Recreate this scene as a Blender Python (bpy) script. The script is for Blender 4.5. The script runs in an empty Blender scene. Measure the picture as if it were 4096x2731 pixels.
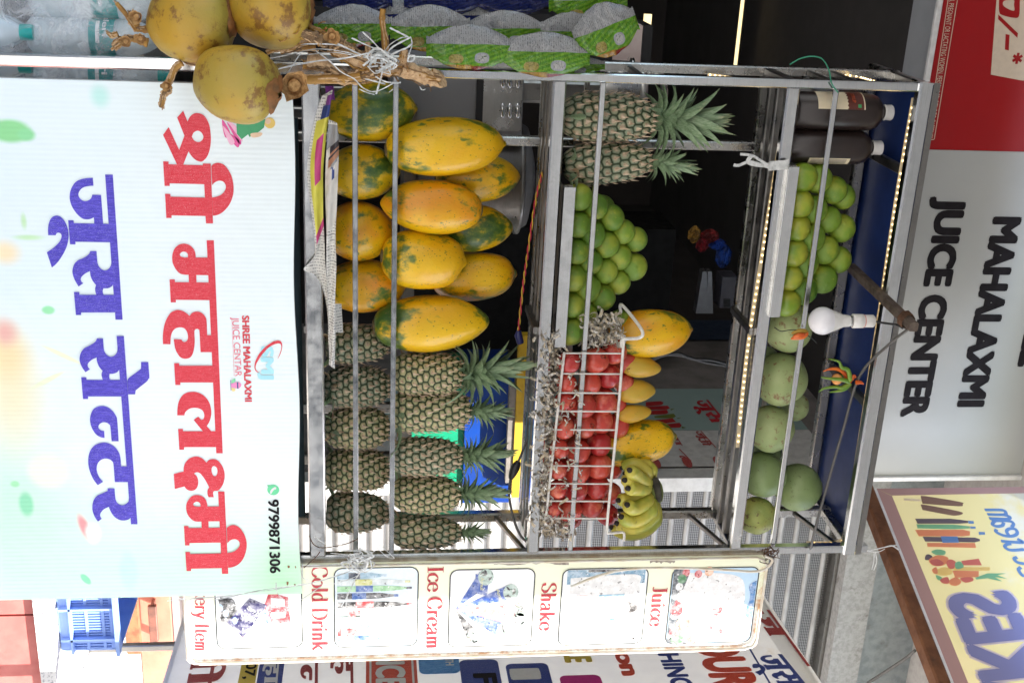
import bpy, bmesh, math, random
from mathutils import Vector, Matrix, Euler, noise
from mathutils.geometry import tessellate_polygon
random.seed(7)
SC = bpy.context.scene
COL = SC.collection
PI = math.pi
V = Vector
# ------------------------------------------------------------------ camera
H = 1.45                                   # camera height above the street
F, YAW, PIT, ROL = 4750.56, .3643, .1178, .0029
CPOS = V((-.3814, -2.6323, H))
FW = V((math.sin(YAW)*math.cos(PIT), math.cos(YAW)*math.cos(PIT), math.sin(PIT)))
_r0 = V((math.cos(YAW), -math.sin(YAW), 0)); _u0 = _r0.cross(FW)
RT = _r0*math.cos(ROL) + _u0*math.sin(ROL)
UP = -_r0*math.sin(ROL) + _u0*math.cos(ROL)
cd = bpy.data.cameras.new('camera'); cam = bpy.data.objects.new('camera', cd); COL.objects.link(cam)
# the photograph was taken upright and lies on its side: picture right is up in the place
mw = Matrix.Identity(4)
for i in range(3):
    mw[i][0] = UP[i]; mw[i][1] = -RT[i]; mw[i][2] = -FW[i]; mw[i][3] = CPOS[i]
cam.matrix_world = mw
cd.sensor_fit = 'HORIZONTAL'; cd.sensor_width = 36; cd.lens = 36*F/4096
cd.clip_start = .05; cd.clip_end = 500
SC.camera = cam
# ------------------------------------------------------------------ light
SUN_EL, SUN_AZ = math.radians(52), math.radians(135)      # azimuth from +Y towards +X: front right
SDIR = V((math.sin(SUN_AZ)*math.cos(SUN_EL), math.cos(SUN_AZ)*math.cos(SUN_EL), math.sin(SUN_EL)))
w = bpy.data.worlds.new('World'); SC.world = w; w.use_nodes = True
nt = w.node_tree; bg = nt.nodes['Background']
sk = nt.nodes.new('ShaderNodeTexSky'); sk.sky_type = 'NISHITA'; sk.sun_disc = False
sk.sun_elevation = SUN_EL; sk.sun_rotation = SUN_AZ; sk.air_density = 1.2; sk.dust_density = 2.5
nt.links.new(sk.outputs[0], bg.inputs[0]); bg.inputs[1].default_value = .15
sd = bpy.data.lights.new('sun', 'SUN'); sd.energy = 4.6; sd.angle = math.radians(.5); sd.color = (1, .95, .88)
sun = bpy.data.objects.new('sun', sd); COL.objects.link(sun)
sun.rotation_euler = (-SDIR).to_track_quat('-Z', 'Y').to_euler(); sun.location = (4, -6, 9)
SC.view_settings.view_transform = 'Standard'; SC.view_settings.look = 'None'
SC.view_settings.gamma = 1; SC.view_settings.use_curve_mapping = False
SC.view_settings.exposure = 1.98
SC.cycles.max_bounces = 8; SC.cycles.transparent_max_bounces = 16
SC.cycles.caustics_reflective = False; SC.cycles.caustics_refractive = False

# ------------------------------------------------------------------ where things stand
# surveyed from the photograph: u runs right and v up in its 2731 x 4096 upright frame
def ray(u, v): return FW + RT*((u-1365.5)/F) + UP*((v-2048)/F)
def P(u, v, y=0.):
    r = ray(u, v); return CPOS + r*((y-CPOS.y)/r.y)
def PX(u, v, x):
    r = ray(u, v); return CPOS + r*((x-CPOS.x)/r.x)
def PZ(u, v, z):
    r = ray(u, v); return CPOS + r*((z-CPOS.z)/r.z)
def PD(u, v, d): return CPOS + ray(u, v)*d
def mpp(p): return (V(p)-CPOS).dot(FW)/F          # metres for one pixel of the survey at p

# ------------------------------------------------------------------ object helpers
LOC = {}
def thing(name, label, cat, loc, group=None):
    o = bpy.data.objects.new(name, None); COL.objects.link(o)
    o.location = loc; o.empty_display_size = .05; LOC[o] = V(loc)
    tag(o, label, cat, group); return o
def tag(o, label=None, cat=None, group=None, kind=None):
    if label: o['label'] = label
    if cat: o['category'] = cat
    if group: o['group'] = group
    if kind: o['kind'] = kind
    return o
def mesh_obj(name, me, mat=None, parent=None, smooth=None):
    o = bpy.data.objects.new(name, me); COL.objects.link(o)
    if mat is not None:
        for m in (mat if isinstance(mat, (list, tuple)) else [mat]):
            if m.name not in [x.name for x in me.materials if x]: me.materials.append(m)
    if parent is not None: o.parent = parent; LOC[o] = LOC.get(parent, V((0,0,0)))
    return o
class MB:
    def __init__(s): s.v = []; s.f = []; s.m = []; s.sm = []
    def add(s, vs, fs, m=0, sm=False):
        b = len(s.v); s.v += [tuple(x) for x in vs]
        for f in fs: s.f.append(tuple(b+i for i in f)); s.m.append(m); s.sm.append(sm)
        return s
    def box(s, c, d, R=None, m=0, bev=0):
        c = V(c); hx, hy, hz = d[0]/2, d[1]/2, d[2]/2
        vs = [V((x, y, z)) for x in (-hx, hx) for y in (-hy, hy) for z in (-hz, hz)]
        if R is not None: vs = [R @ p for p in vs]
        return s.add([p+c for p in vs], [(0,1,3,2),(4,6,7,5),(0,4,5,1),(2,3,7,6),(0,2,6,4),(1,5,7,3)], m)
    def bar(s, a, b, wx, wz, up=None, m=0, bev=.0):
        """square tube from a to b, wx wide and wz high, edges slightly rounded"""
        a, b = V(a), V(b); d = (b-a).normalized()
        upv = V(up) if up else (V((0,0,1)) if abs(d.z) < .9 else V((0,1,0)))
        x = d.cross(upv).normalized(); z = x.cross(d).normalized()
        bv = bev or min(wx, wz)*.14
        sec = []
        for sx, sz in ((1,1),(-1,1),(-1,-1),(1,-1)):
            p1 = (sx*wx/2, sz*(wz/2-bv)); p2 = (sx*(wx/2-bv), sz*wz/2)
            sec += [p1, p2] if sx*sz > 0 else [p2, p1]
        n = len(sec)
        vs = [a+x*p+z*q for p, q in sec] + [b+x*p+z*q for p, q in sec]
        fs = [(i, (i+1) % n, n+(i+1) % n, n+i) for i in range(n)] + [tuple(range(n-1,-1,-1)), tuple(range(n, 2*n))]
        return s.add(vs, fs, m)
    def tube(s, pts, r, n=8, m=0, cap=True, sm=True, flat=1.):
        pts = [V(p) for p in pts]; k = len(pts)
        rs = r if isinstance(r, (list, tuple)) else [r]*k
        t0 = (pts[1]-pts[0]).normalized()
        x = t0.orthogonal().normalized(); b = len(s.v); vs = []
        for i in range(k):
            t = (pts[min(i+1, k-1)]-pts[max(i-1, 0)]).normalized()
            x = (x - t*x.dot(t)); x = x.normalized() if x.length > 1e-6 else t.orthogonal().normalized()
            y = t.cross(x)
            for j in range(n):
                a = 2*PI*j/n; vs.append(pts[i]+(x*math.cos(a)+y*math.sin(a)*flat)*rs[i])
        fs = [(i*n+j, i*n+(j+1) % n, (i+1)*n+(j+1) % n, (i+1)*n+j) for i in range(k-1) for j in range(n)]
        s.add(vs, fs, m, sm)
        if cap:
            s.add([vs[j] for j in range(n)], [tuple(range(n-1,-1,-1))], m); s.add([vs[(k-1)*n+j] for j in range(n)], [tuple(range(n))], m)
        return s
    def lathe(s, prof, n=24, c=(0,0,0), R=None, m=0, sm=True, close=True):
        c = V(c); vs = []
        for r, z in prof:
            for j in range(n):
                a = 2*PI*j/n; p = V((r*math.cos(a), r*math.sin(a), z))
                vs.append((R @ p if R is not None else p)+c)
        k = len(prof)
        s.add(vs, [(i*n+j, i*n+(j+1) % n, (i+1)*n+(j+1) % n, (i+1)*n+j) for i in range(k-1) for j in range(n)], m, sm)
        if close:
            s.add(vs[:n], [tuple(range(n-1,-1,-1))], m); s.add(vs[-n:], [tuple(range(n))], m)
        return s
    def sphere(s, c, r, n=12, k=8, m=0, R=None):
        if not isinstance(r, (tuple, list)): r = (r, r, r)
        c = V(c); vs = []
        for i in range(k+1):
            t = PI*i/k
            for j in range(n):
                a = 2*PI*j/n; p = V((r[0]*math.sin(t)*math.cos(a), r[1]*math.sin(t)*math.sin(a), -r[2]*math.cos(t)))
                vs.append((R @ p if R is not None else p)+c)
        return s.add(vs, [(i*n+j, i*n+(j+1) % n, (i+1)*n+(j+1) % n, (i+1)*n+j) for i in range(k) for j in range(n)], m, True)
    def quad(s, a, b, c, d, m=0): return s.add([a, b, c, d], [(0,1,2,3)], m)
    def ribbon(s, pts, w, nrm, m=0, th=0):
        pts = [V(p) for p in pts]; k = len(pts); vs = []
        for i in range(k):
            t = (pts[min(i+1, k-1)]-pts[max(i-1, 0)]).normalized()
            nn = V(nrm[i]) if isinstance(nrm, list) else V(nrm)
            x = t.cross(nn); x = x.normalized() if x.length > 1e-6 else t.orthogonal().normalized()
            ww = w[i] if isinstance(w, (list, tuple)) else w
            vs += [pts[i]-x*ww/2, pts[i]+x*ww/2]
        return s.add(vs, [(2*i, 2*i+1, 2*i+3, 2*i+2) for i in range(k-1)], m, True)
    def mesh(s, name, off=(0,0,0)):
        me = bpy.data.meshes.new(name); o = V(off)
        me.from_pydata([tuple(V(x)-o) for x in s.v], [], s.f)
        me.polygons.foreach_set('material_index', s.m); me.polygons.foreach_set('use_smooth', s.sm)
        me.update(); return me
    def build(s, name, mat, parent=None, origin=None, label=None, cat=None, group=None, kind=None):
        """links ONE mesh object; coordinates were given in the place itself"""
        off = LOC.get(parent, V((0,0,0))) if parent is not None else V(origin if origin is not None else (0,0,0))
        me = s.mesh(name, off)
        o = mesh_obj(name, me, mat, parent)
        if parent is None: o.location = off; LOC[o] = V(off)
        return tag(o, label, cat, group, kind)
def struct(name, mb, mat): return mb.build(name, mat, kind='structure')
def curve_pts(pts, n=8):
    """Catmull-Rom through pts"""
    pts = [V(p) for p in pts]; out = []
    for i in range(len(pts)-1):
        p0 = pts[max(i-1, 0)]; p1 = pts[i]; p2 = pts[i+1]; p3 = pts[min(i+2, len(pts)-1)]
        for j in range(n):
            t = j/n
            out.append(.5*((2*p1)+(p2-p0)*t+(2*p0-5*p1+4*p2-p3)*t*t+(3*p1-p0-3*p2+p3)*t**3))
    out.append(pts[-1]); return out
ORD = ['zeroth','first','second','third','fourth','fifth','sixth','seventh','eighth','ninth','tenth','eleventh','twelfth','thirteenth','fourteenth','fifteenth','sixteenth','seventeenth','eighteenth','nineteenth']

# ------------------------------------------------------------------ materials
def lin(r, g, b):
    f = lambda c: (c/255/12.92 if c/255 <= .04045 else ((c/255+.055)/1.055)**2.4)
    return (f(r), f(g), f(b))
class N:
    """small node-graph builder"""
    def __init__(s, name):
        s.mat = bpy.data.materials.new(name); s.mat.use_nodes = True; s.t = s.mat.node_tree
        s.b = s.t.nodes['Principled BSDF']; s.out = s.t.nodes['Material Output']
    def n(s, typ, **kw):
        nd = s.t.nodes.new('ShaderNode'+typ)
        for k, v in kw.items(): setattr(nd, k, v)
        return nd
    def put(s, sock, val):
        if hasattr(val, 'is_linked') or isinstance(val, bpy.types.NodeSocket): s.t.links.new(val, sock)
        elif isinstance(val, (tuple, list)) and len(val) == 3 and sock.type == 'RGBA': sock.default_value = (*val, 1)
        else: sock.default_value = val
    def coord(s, kind='Object', rnd=True, scale=None, loc=None):
        tc = s.n('TexCoord'); c = tc.outputs[kind]
        if rnd:
            oi = s.n('ObjectInfo'); mul = s.math('MULTIPLY', oi.outputs['Random'], 17.3)
            a = s.n('VectorMath', operation='ADD'); s.put(a.inputs[0], c); s.put(a.inputs[1], mul); c = a.outputs[0]
        if scale or loc:
            mp = s.n('Mapping'); s.put(mp.inputs[0], c)
            if scale: mp.inputs['Scale'].default_value = scale
            if loc: mp.inputs['Location'].default_value = loc
            c = mp.outputs[0]
        return c
    def noise(s, co, sc, det=4, rough=.55, dist=0):
        nd = s.n('TexNoise'); s.put(nd.inputs['Vector'], co); nd.inputs['Scale'].default_value = sc
        nd.inputs['Detail'].default_value = det; nd.inputs['Roughness'].default_value = rough; nd.inputs['Distortion'].default_value = dist
        return nd.outputs['Fac']
    def vor(s, co, sc, feat='F1', rnd=1):
        nd = s.n('TexVoronoi', feature=feat); s.put(nd.inputs['Vector'], co); nd.inputs['Scale'].default_value = sc
        nd.inputs['Randomness'].default_value = rnd
        return nd.outputs['Distance']
    def step(s, x, lo, hi, a=0., b=1.):
        nd = s.n('MapRange'); nd.clamp = True; nd.interpolation_type = 'SMOOTHSTEP'
        s.put(nd.inputs[0], x); nd.inputs[1].default_value = lo; nd.inputs[2].default_value = hi
        nd.inputs[3].default_value = a; nd.inputs[4].default_value = b; return nd.outputs[0]
    def math(s, op, a, b=0.):
        nd = s.n('Math', operation=op); s.put(nd.inputs[0], a); s.put(nd.inputs[1], b); return nd.outputs[0]
    def mix(s, f, a, b, mode='MIX'):
        nd = s.n('Mix', data_type='RGBA', blend_type=mode); s.put(nd.inputs[0], f); s.put(nd.inputs[6], a); s.put(nd.inputs[7], b)
        return nd.outputs[2]
    def sep(s, v):
        nd = s.n('SeparateXYZ'); s.put(nd.inputs[0], v); return nd.outputs
    def attr(s, name):
        nd = s.n('Attribute', attribute_name=name); return nd.outputs
    def bump(s, h, st=.2, d=.002):
        nd = s.n('Bump'); s.put(nd.inputs['Height'], h); nd.inputs['Strength'].default_value = st; nd.inputs['Distance'].default_value = d
        s.t.links.new(nd.outputs[0], s.b.inputs['Normal']); return s
    def fin(s, col=None, rough=.5, metal=0., spec=None, coat=0, sss=None, alpha=None, trans=None, emit=None, est=1.):
        b = s.b
        if col is not None: s.put(b.inputs['Base Color'], col)
        s.put(b.inputs['Roughness'], rough); s.put(b.inputs['Metallic'], metal)
        if spec is not None: b.inputs['Specular IOR Level'].default_value = spec
        if coat: b.inputs['Coat Weight'].default_value = coat; b.inputs['Coat Roughness'].default_value = .15
        if sss: b.inputs['Subsurface Weight'].default_value = sss; b.inputs['Subsurface Scale'].default_value = .01
        if alpha is not None: s.put(b.inputs['Alpha'], alpha)
        if trans: b.inputs['Transmission Weight'].default_value = trans
        if emit is not None: s.put(b.inputs['Emission Color'], emit); b.inputs['Emission Strength'].default_value = est
        return s.mat
MATS = {}
def simple(name, c, rough=.5, metal=0., c2=None, sc=30, lo=.35, hi=.7, bump=0, bsc=None, dirt=None, **kw):
    if name in MATS: return MATS[name]
    n = N(name); co = n.coord('Object')
    f = n.noise(co, sc, 6, .6)
    col = n.mix(n.step(f, lo, hi), c, c2 if c2 else tuple(x*.82 for x in c))
    if dirt:
        d = n.noise(co, sc*.31, 8, .7); col = n.mix(n.step(d, .56, .72), col, dirt)
    if bump: n.bump(n.noise(co, bsc or sc*2, 5), bump)
    rr = n.step(f, .2, .8, rough*.85, min(1, rough*1.2))
    MATS[name] = n.fin(col, rr, metal, **kw); return MATS[name]
def m_steel(name, c=(.60,.60,.575), rough=.3, dirt=(.18,.15,.11)):
    n = N(name); co = n.coord('Object')
    st = n.noise(n.coord('Object', scale=(1, 1, 60)), 9, 3); st2 = n.noise(co, 26, 6, .7)
    col = n.mix(n.step(st2, .3, .75), c, tuple(x*.86 for x in c)); col = n.mix(n.step(st, .45, .8), col, tuple(x*.8 for x in c))
    d = n.noise(co, 9, 9, .72)
    col = n.mix(n.step(d, .66, .86), col, dirt)
    rr = n.step(st2, .25, .8, rough*.7, rough*1.7)
    return n.fin(col, rr, n.step(d, .62, .78, 1., .45))
STEEL = m_steel('stainless steel', (.76,.77,.765), .16); STEEL2 = m_steel('dull steel', (.50,.49,.465), .26, (.10,.08,.06))
STEELD = m_steel('dark grimy steel', (.27,.26,.245), .34, (.05,.04,.035))
WHITE_WIRE = simple('white coated wire', (.72,.70,.66), .4, c2=(.55,.52,.47), sc=60)
CORD = simple('black cable', (.012,.012,.013), .5)
CORDG = simple('grey cable', (.10,.095,.09), .6)
TWINE = simple('white plastic twine', (.66,.67,.66), .45, c2=(.42,.43,.42), sc=90)
RUST = simple('rusty wire', (.10,.045,.02), .85, c2=(.05,.025,.015), sc=80)
INK = simple('black ink', (.012,.010,.012), .75, spec=.2); INKR = simple('red ink', lin(214,40,60), .45)
BLACKP = simple('black plastic', (.012,.012,.014), .4); WHITEP = simple('white plastic', (.72,.71,.69), .35, c2=(.62,.60,.57), sc=25)
def led(name, c, st):
    n = N(name); return n.fin((.8,.7,.5), .4, emit=c, est=st)
LEDW = led('warm white light', (1,.72,.34), 1.3); LEDBAR = led('tube light', (1,.78,.38), .42)
# ------------------------------------------------------------------ flat printing: planes, fonts, traced letters
class Pl:
    """a plane in the place: origin O, unit right ex, unit up ez; n faces the reader"""
    def __init__(s, O, ex, ez=(0,0,1), flip=1):
        s.O = V(O); s.ex = V(ex).normalized(); s.ez = V(ez).normalized(); s.n = s.ex.cross(s.ez).normalized()*flip
    def w(s, a, b, off=0.): return s.O + s.ex*a + s.ez*b + s.n*off
    def px(s, u, v):
        r = ray(u, v); p = CPOS + r*((s.O-CPOS).dot(s.n)/r.dot(s.n)); d = p-s.O
        return (d.dot(s.ex), d.dot(s.ez))
def smooth_loop(pts, n=5):
    """points of two numbers are corners, of three lie on a smooth curve"""
    k = len(pts); cs = [i for i, p in enumerate(pts) if len(p) == 2]; out = []
    g = lambda i: V((pts[i % k][0], pts[i % k][1]))
    for i in range(k):
        a, b = pts[i], pts[(i+1) % k]
        if len(a) == 2 and len(b) == 2: out.append(g(i)); continue
        p1, p2 = g(i), g(i+1)
        p0 = p1 if len(a) == 2 else g(i-1); p3 = p2 if len(b) == 2 else g(i+2)
        for j in range(n):
            t = j/n; out.append(.5*((2*p1)+(p2-p0)*t+(2*p0-5*p1+4*p2-p3)*t*t+(3*p1-p0-3*p2+p3)*t**3))
    return out
def fill(loops, pl, off=.0008, mb=None, m=0):
    """2-D loops on the plane (first outer, others holes) as a filled sheet"""
    mb = mb or MB()
    ls = [[V((p[0], p[1], 0)) for p in l] for l in loops]
    fs = tessellate_polygon(ls); fl = [p for l in ls for p in l]
    vs = [pl.w(p.x, p.y, off) for p in fl]
    f2 = []
    for a, b, c in fs:
        nn = (vs[b]-vs[a]).cross(vs[c]-vs[a])
        f2.append((a, b, c) if nn.dot(pl.n) > 0 else (a, c, b))
    return mb.add(vs, f2, m)
def poly(pl, pts, off, mb=None, m=0): return fill([pts], pl, off, mb, m)
def pxpoly(pl, uv, off, mb=None, m=0, n=5): return fill([smooth_loop([pl.px(p[0], p[1]) + tuple(p[2:]) for p in uv], n)], pl, off, mb, m)
def rrect(x0, y0, x1, y1, r, k=5):
    o = []
    for cx, cy, a0 in ((x1-r, y0+r, -90), (x1-r, y1-r, 0), (x0+r, y1-r, 90), (x0+r, y0+r, 180)):
        for i in range(k+1):
            a = math.radians(a0+90*i/k); o.append((cx+r*math.cos(a), cy+r*math.sin(a)))
    return o
def ell(cx, cy, rx, ry, rot=0, k=20):
    c, s = math.cos(rot), math.sin(rot)
    return [(cx+rx*math.cos(2*PI*i/k)*c-ry*math.sin(2*PI*i/k)*s, cy+rx*math.cos(2*PI*i/k)*s+ry*math.sin(2*PI*i/k)*c) for i in range(k)]
_fc = {}
def font_mesh(s, bold=0., shear=0.):
    """letters of the built-in font as flat loops of triangles: per character (verts, faces), plus box"""
    key = (s, bold, shear)
    if key in _fc: return _fc[key]
    c = bpy.data.curves.new('t', 'FONT'); c.body = s; c.size = 1; c.offset = bold; c.shear = shear; c.resolution_u = 4
    o = bpy.data.objects.new('t', c); COL.objects.link(o)
    bpy.context.view_layer.update()
    me = bpy.data.meshes.new_from_object(o.evaluated_get(bpy.context.evaluated_depsgraph_get()))
    vs = [tuple(v.co) for v in me.vertices]; fs = [tuple(p.vertices) for p in me.polygons]
    bpy.data.objects.remove(o); bpy.data.curves.remove(c); bpy.data.meshes.remove(me)
    x0 = min(v[0] for v in vs); x1 = max(v[0] for v in vs)
    _fc[key] = (vs, fs, x0, x1); return _fc[key]
def text(pl, s, p0, p1, h, off=.0008, mb=None, m=0, bold=.02, shear=0., mirror=False):
    """s on the baseline p0-p1 (plane coordinates), capitals h high"""
    mb = mb or MB(); vs, fs, x0, x1 = font_mesh(s, 0., shear)
    cap = .729
    a = V(p0); b = V(p1); d = b-a; L = d.length; d = d/L; nn = V((-d.y, d.x))
    # heavier weights are the same letters laid over each other a hair apart
    for k, (sx, sy) in enumerate([(0,0)] if bold < .008 else [(-1,0),(1,0),(0,-.8),(0,.8),(-.8,-.6),(.8,.6),(-.8,.6),(.8,-.6)]):
        o = []
        for x, y, z in vs:
            q = a + d*(((x-x0+sx*bold+bold)/(x1-x0+2*bold))*L) + nn*((y+sy*bold+bold*.8)/(cap+1.6*bold)*h); o.append(pl.w(q.x, q.y, off+k*.00004))
        f2 = []
        for f in fs:
            nv = (o[f[1]]-o[f[0]]).cross(o[f[2]]-o[f[0]]); f2.append(f if nv.dot(pl.n) > 0 else tuple(reversed(f)))
        mb.add(o, f2, m)
    return mb
def pxtext(pl, s, a, b, htop, off=.0008, **kw):
    """a, b = (u, v) of the baseline's ends, htop = v of the capitals' top above a"""
    p0 = pl.px(*a); p1 = pl.px(*b); p2 = pl.px(a[0], htop)
    return text(pl, s, p0, p1, p2[1]-p0[1], off, **kw)
# a small serif face drawn with a broad pen: strokes and serif bars, capitals 1 high
_am = lambda x: [(x,.48),(x+.12,.63),(x+.21,.6),(x+.24,.5),(x+.24,.0)]
SERIF = {
 'I': (.4, [[(.2,0),(.2,1)]], [(.04,.36,0),(.04,.36,.97)]),
 'J': (.45, [[(.28,.97),(.28,.2),(.2,.02),(.06,.06)]], [(.12,.42,.97)]),
 'C': (.74, [[(.64,.68),(.56,.9),(.38,.985),(.15,.85),(.06,.5),(.15,.15),(.38,.015),(.56,.1),(.66,.3)]], []),
 'D': (.78, [[(.16,0),(.16,1)],[(.16,.975),(.4,.97),(.62,.8),(.68,.5),(.62,.2),(.4,.03),(.16,.025)]], [(.03,.2,0),(.03,.2,.97)]),
 'S': (.58, [[(.48,.74),(.42,.92),(.27,.985),(.1,.88),(.1,.68),(.27,.54),(.45,.4),(.5,.2),(.38,.03),(.24,.015),(.1,.1),(.05,.28)]], []),
 'c': (.52, [[(.45,.50),(.38,.62),(.25,.655),(.09,.5),(.06,.33),(.1,.12),(.27,.01),(.40,.06),(.47,.18)]], []),
 'e': (.54, [[(.08,.37),(.27,.37),(.45,.37),(.42,.56),(.27,.655),(.09,.52),(.06,.33),(.1,.12),(.28,.01),(.41,.06),(.48,.18)]], []),
 'o': (.58, [[(.29,.66),(.1,.52),(.06,.33),(.1,.14),(.29,.0),(.47,.14),(.51,.33),(.47,.52),(.29,.66)]], []),
 'r': (.43, [[(.13,0),(.13,.65)],[(.13,.42),(.2,.6),(.32,.65),(.38,.56)]], [(.02,.26,0),(.02,.14,.63)]),
 'a': (.54, [[(.09,.5),(.15,.62),(.25,.655),(.36,.58),(.37,.42),(.37,.1),(.43,.02),(.5,.06)],[(.37,.39),(.2,.32),(.08,.2),(.09,.07),(.18,.01),(.3,.06),(.37,.16)]], []),
 'm': (.78, [[(.13,0),(.13,.65)], _am(.13), _am(.37)], [(.02,.22,0),(.28,.46,0),(.52,.72,0),(.02,.14,.63)]),
 'n': (.56, [[(.13,0),(.13,.65)], _am(.15)], [(.02,.24,0),(.29,.5,0),(.02,.14,.63)]),
 'h': (.56, [[(.13,0),(.13,1)], _am(.15)], [(.02,.24,0),(.29,.5,0),(.02,.14,.98)]),
 'l': (.3, [[(.13,0),(.13,1)]], [(.02,.26,0),(.02,.14,.98)]),
 'i': (.3, [[(.13,0),(.13,.65)],[(.13,.82),(.131,.95)]], [(.02,.26,0),(.02,.14,.63)]),
 'd': (.58, [[(.42,0),(.42,1)],[(.42,.52),(.3,.65),(.16,.6),(.07,.4),(.08,.15),(.2,.01),(.32,.05),(.42,.18)]], [(.42,.54,0),(.3,.43,.98)]),
 'k': (.58, [[(.13,0),(.13,1)],[(.14,.28),(.3,.46),(.44,.63)],[(.24,.4),(.36,.2),(.5,.02)]], [(.02,.24,0),(.02,.14,.98),(.34,.52,.63),(.38,.58,0)]),
 'u': (.57, [[(.12,.64),(.12,.18),(.2,.03),(.32,.06),(.4,.2)],[(.41,.64),(.41,.0)]], [(.02,.14,.63),(.3,.42,.63),(.4,.53,0)]),
 't': (.36, [[(.16,.85),(.16,.15),(.22,.02),(.33,.09)]], [(.03,.32,.62)]),
 'y': (.54, [[(.08,.64),(.18,.35),(.29,.04)],[(.47,.64),(.36,.3),(.24,-.12),(.14,-.26),(.04,-.2)]], [(.0,.2,.63),(.36,.54,.63)]),
 ' ': (.3, [], [])}
def serif_text(pl, s, p0, p1, h, off=.0008, mb=None, m=0, thick=.15, thin=.045):
    mb = mb or MB(); W = sum(SERIF[c][0] for c in s); a = V(p0); b = V(p1); d = b-a; L = d.length; d /= L; nn = V((-d.y, d.x)); x = 0.; k = 0
    to = lambda q, o: pl.w(*(a + d*(q[0]/W*L) + nn*(q[1]*h)), o)
    for c in s:
        adv, strokes, ser = SERIF[c]
        for st in strokes:
            pts = curve_pts([(p[0], p[1]) for p in st], 5) if len(st) > 2 else [V(p) for p in st]
            vs = []; k += 1; o = off + (k % 7)*.00006
            for i, p in enumerate(pts):
                t = (pts[min(i+1, len(pts)-1)]-pts[max(i-1, 0)]).normalized()
                ww = thin+(thick-thin)*abs(t.y)**1.4; q = V((-t.y, t.x))*ww/2
                vs += [to((x+p.x+q.x, p.y+q.y), o), to((x+p.x-q.x, p.y-q.y), o)]
            fs = []
            for i in range(len(pts)-1):
                f = (2*i, 2*i+1, 2*i+3, 2*i+2)
                fs.append(f if (vs[f[1]]-vs[f[0]]).cross(vs[f[2]]-vs[f[0]]).dot(pl.n) > 0 else f[::-1])
            mb.add(vs, fs, m)
        for x0, x1, y in ser:
            q = [(x+x0, y-.005), (x+x1, y-.005), (x+x1, y+.04), (x+x0, y+.04)]; k += 1; o = off + .0005 + (k % 5)*.00006
            mb.add([to(p, o) for p in q], [(0,1,2,3)], m)
        x += adv
    return mb
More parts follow.
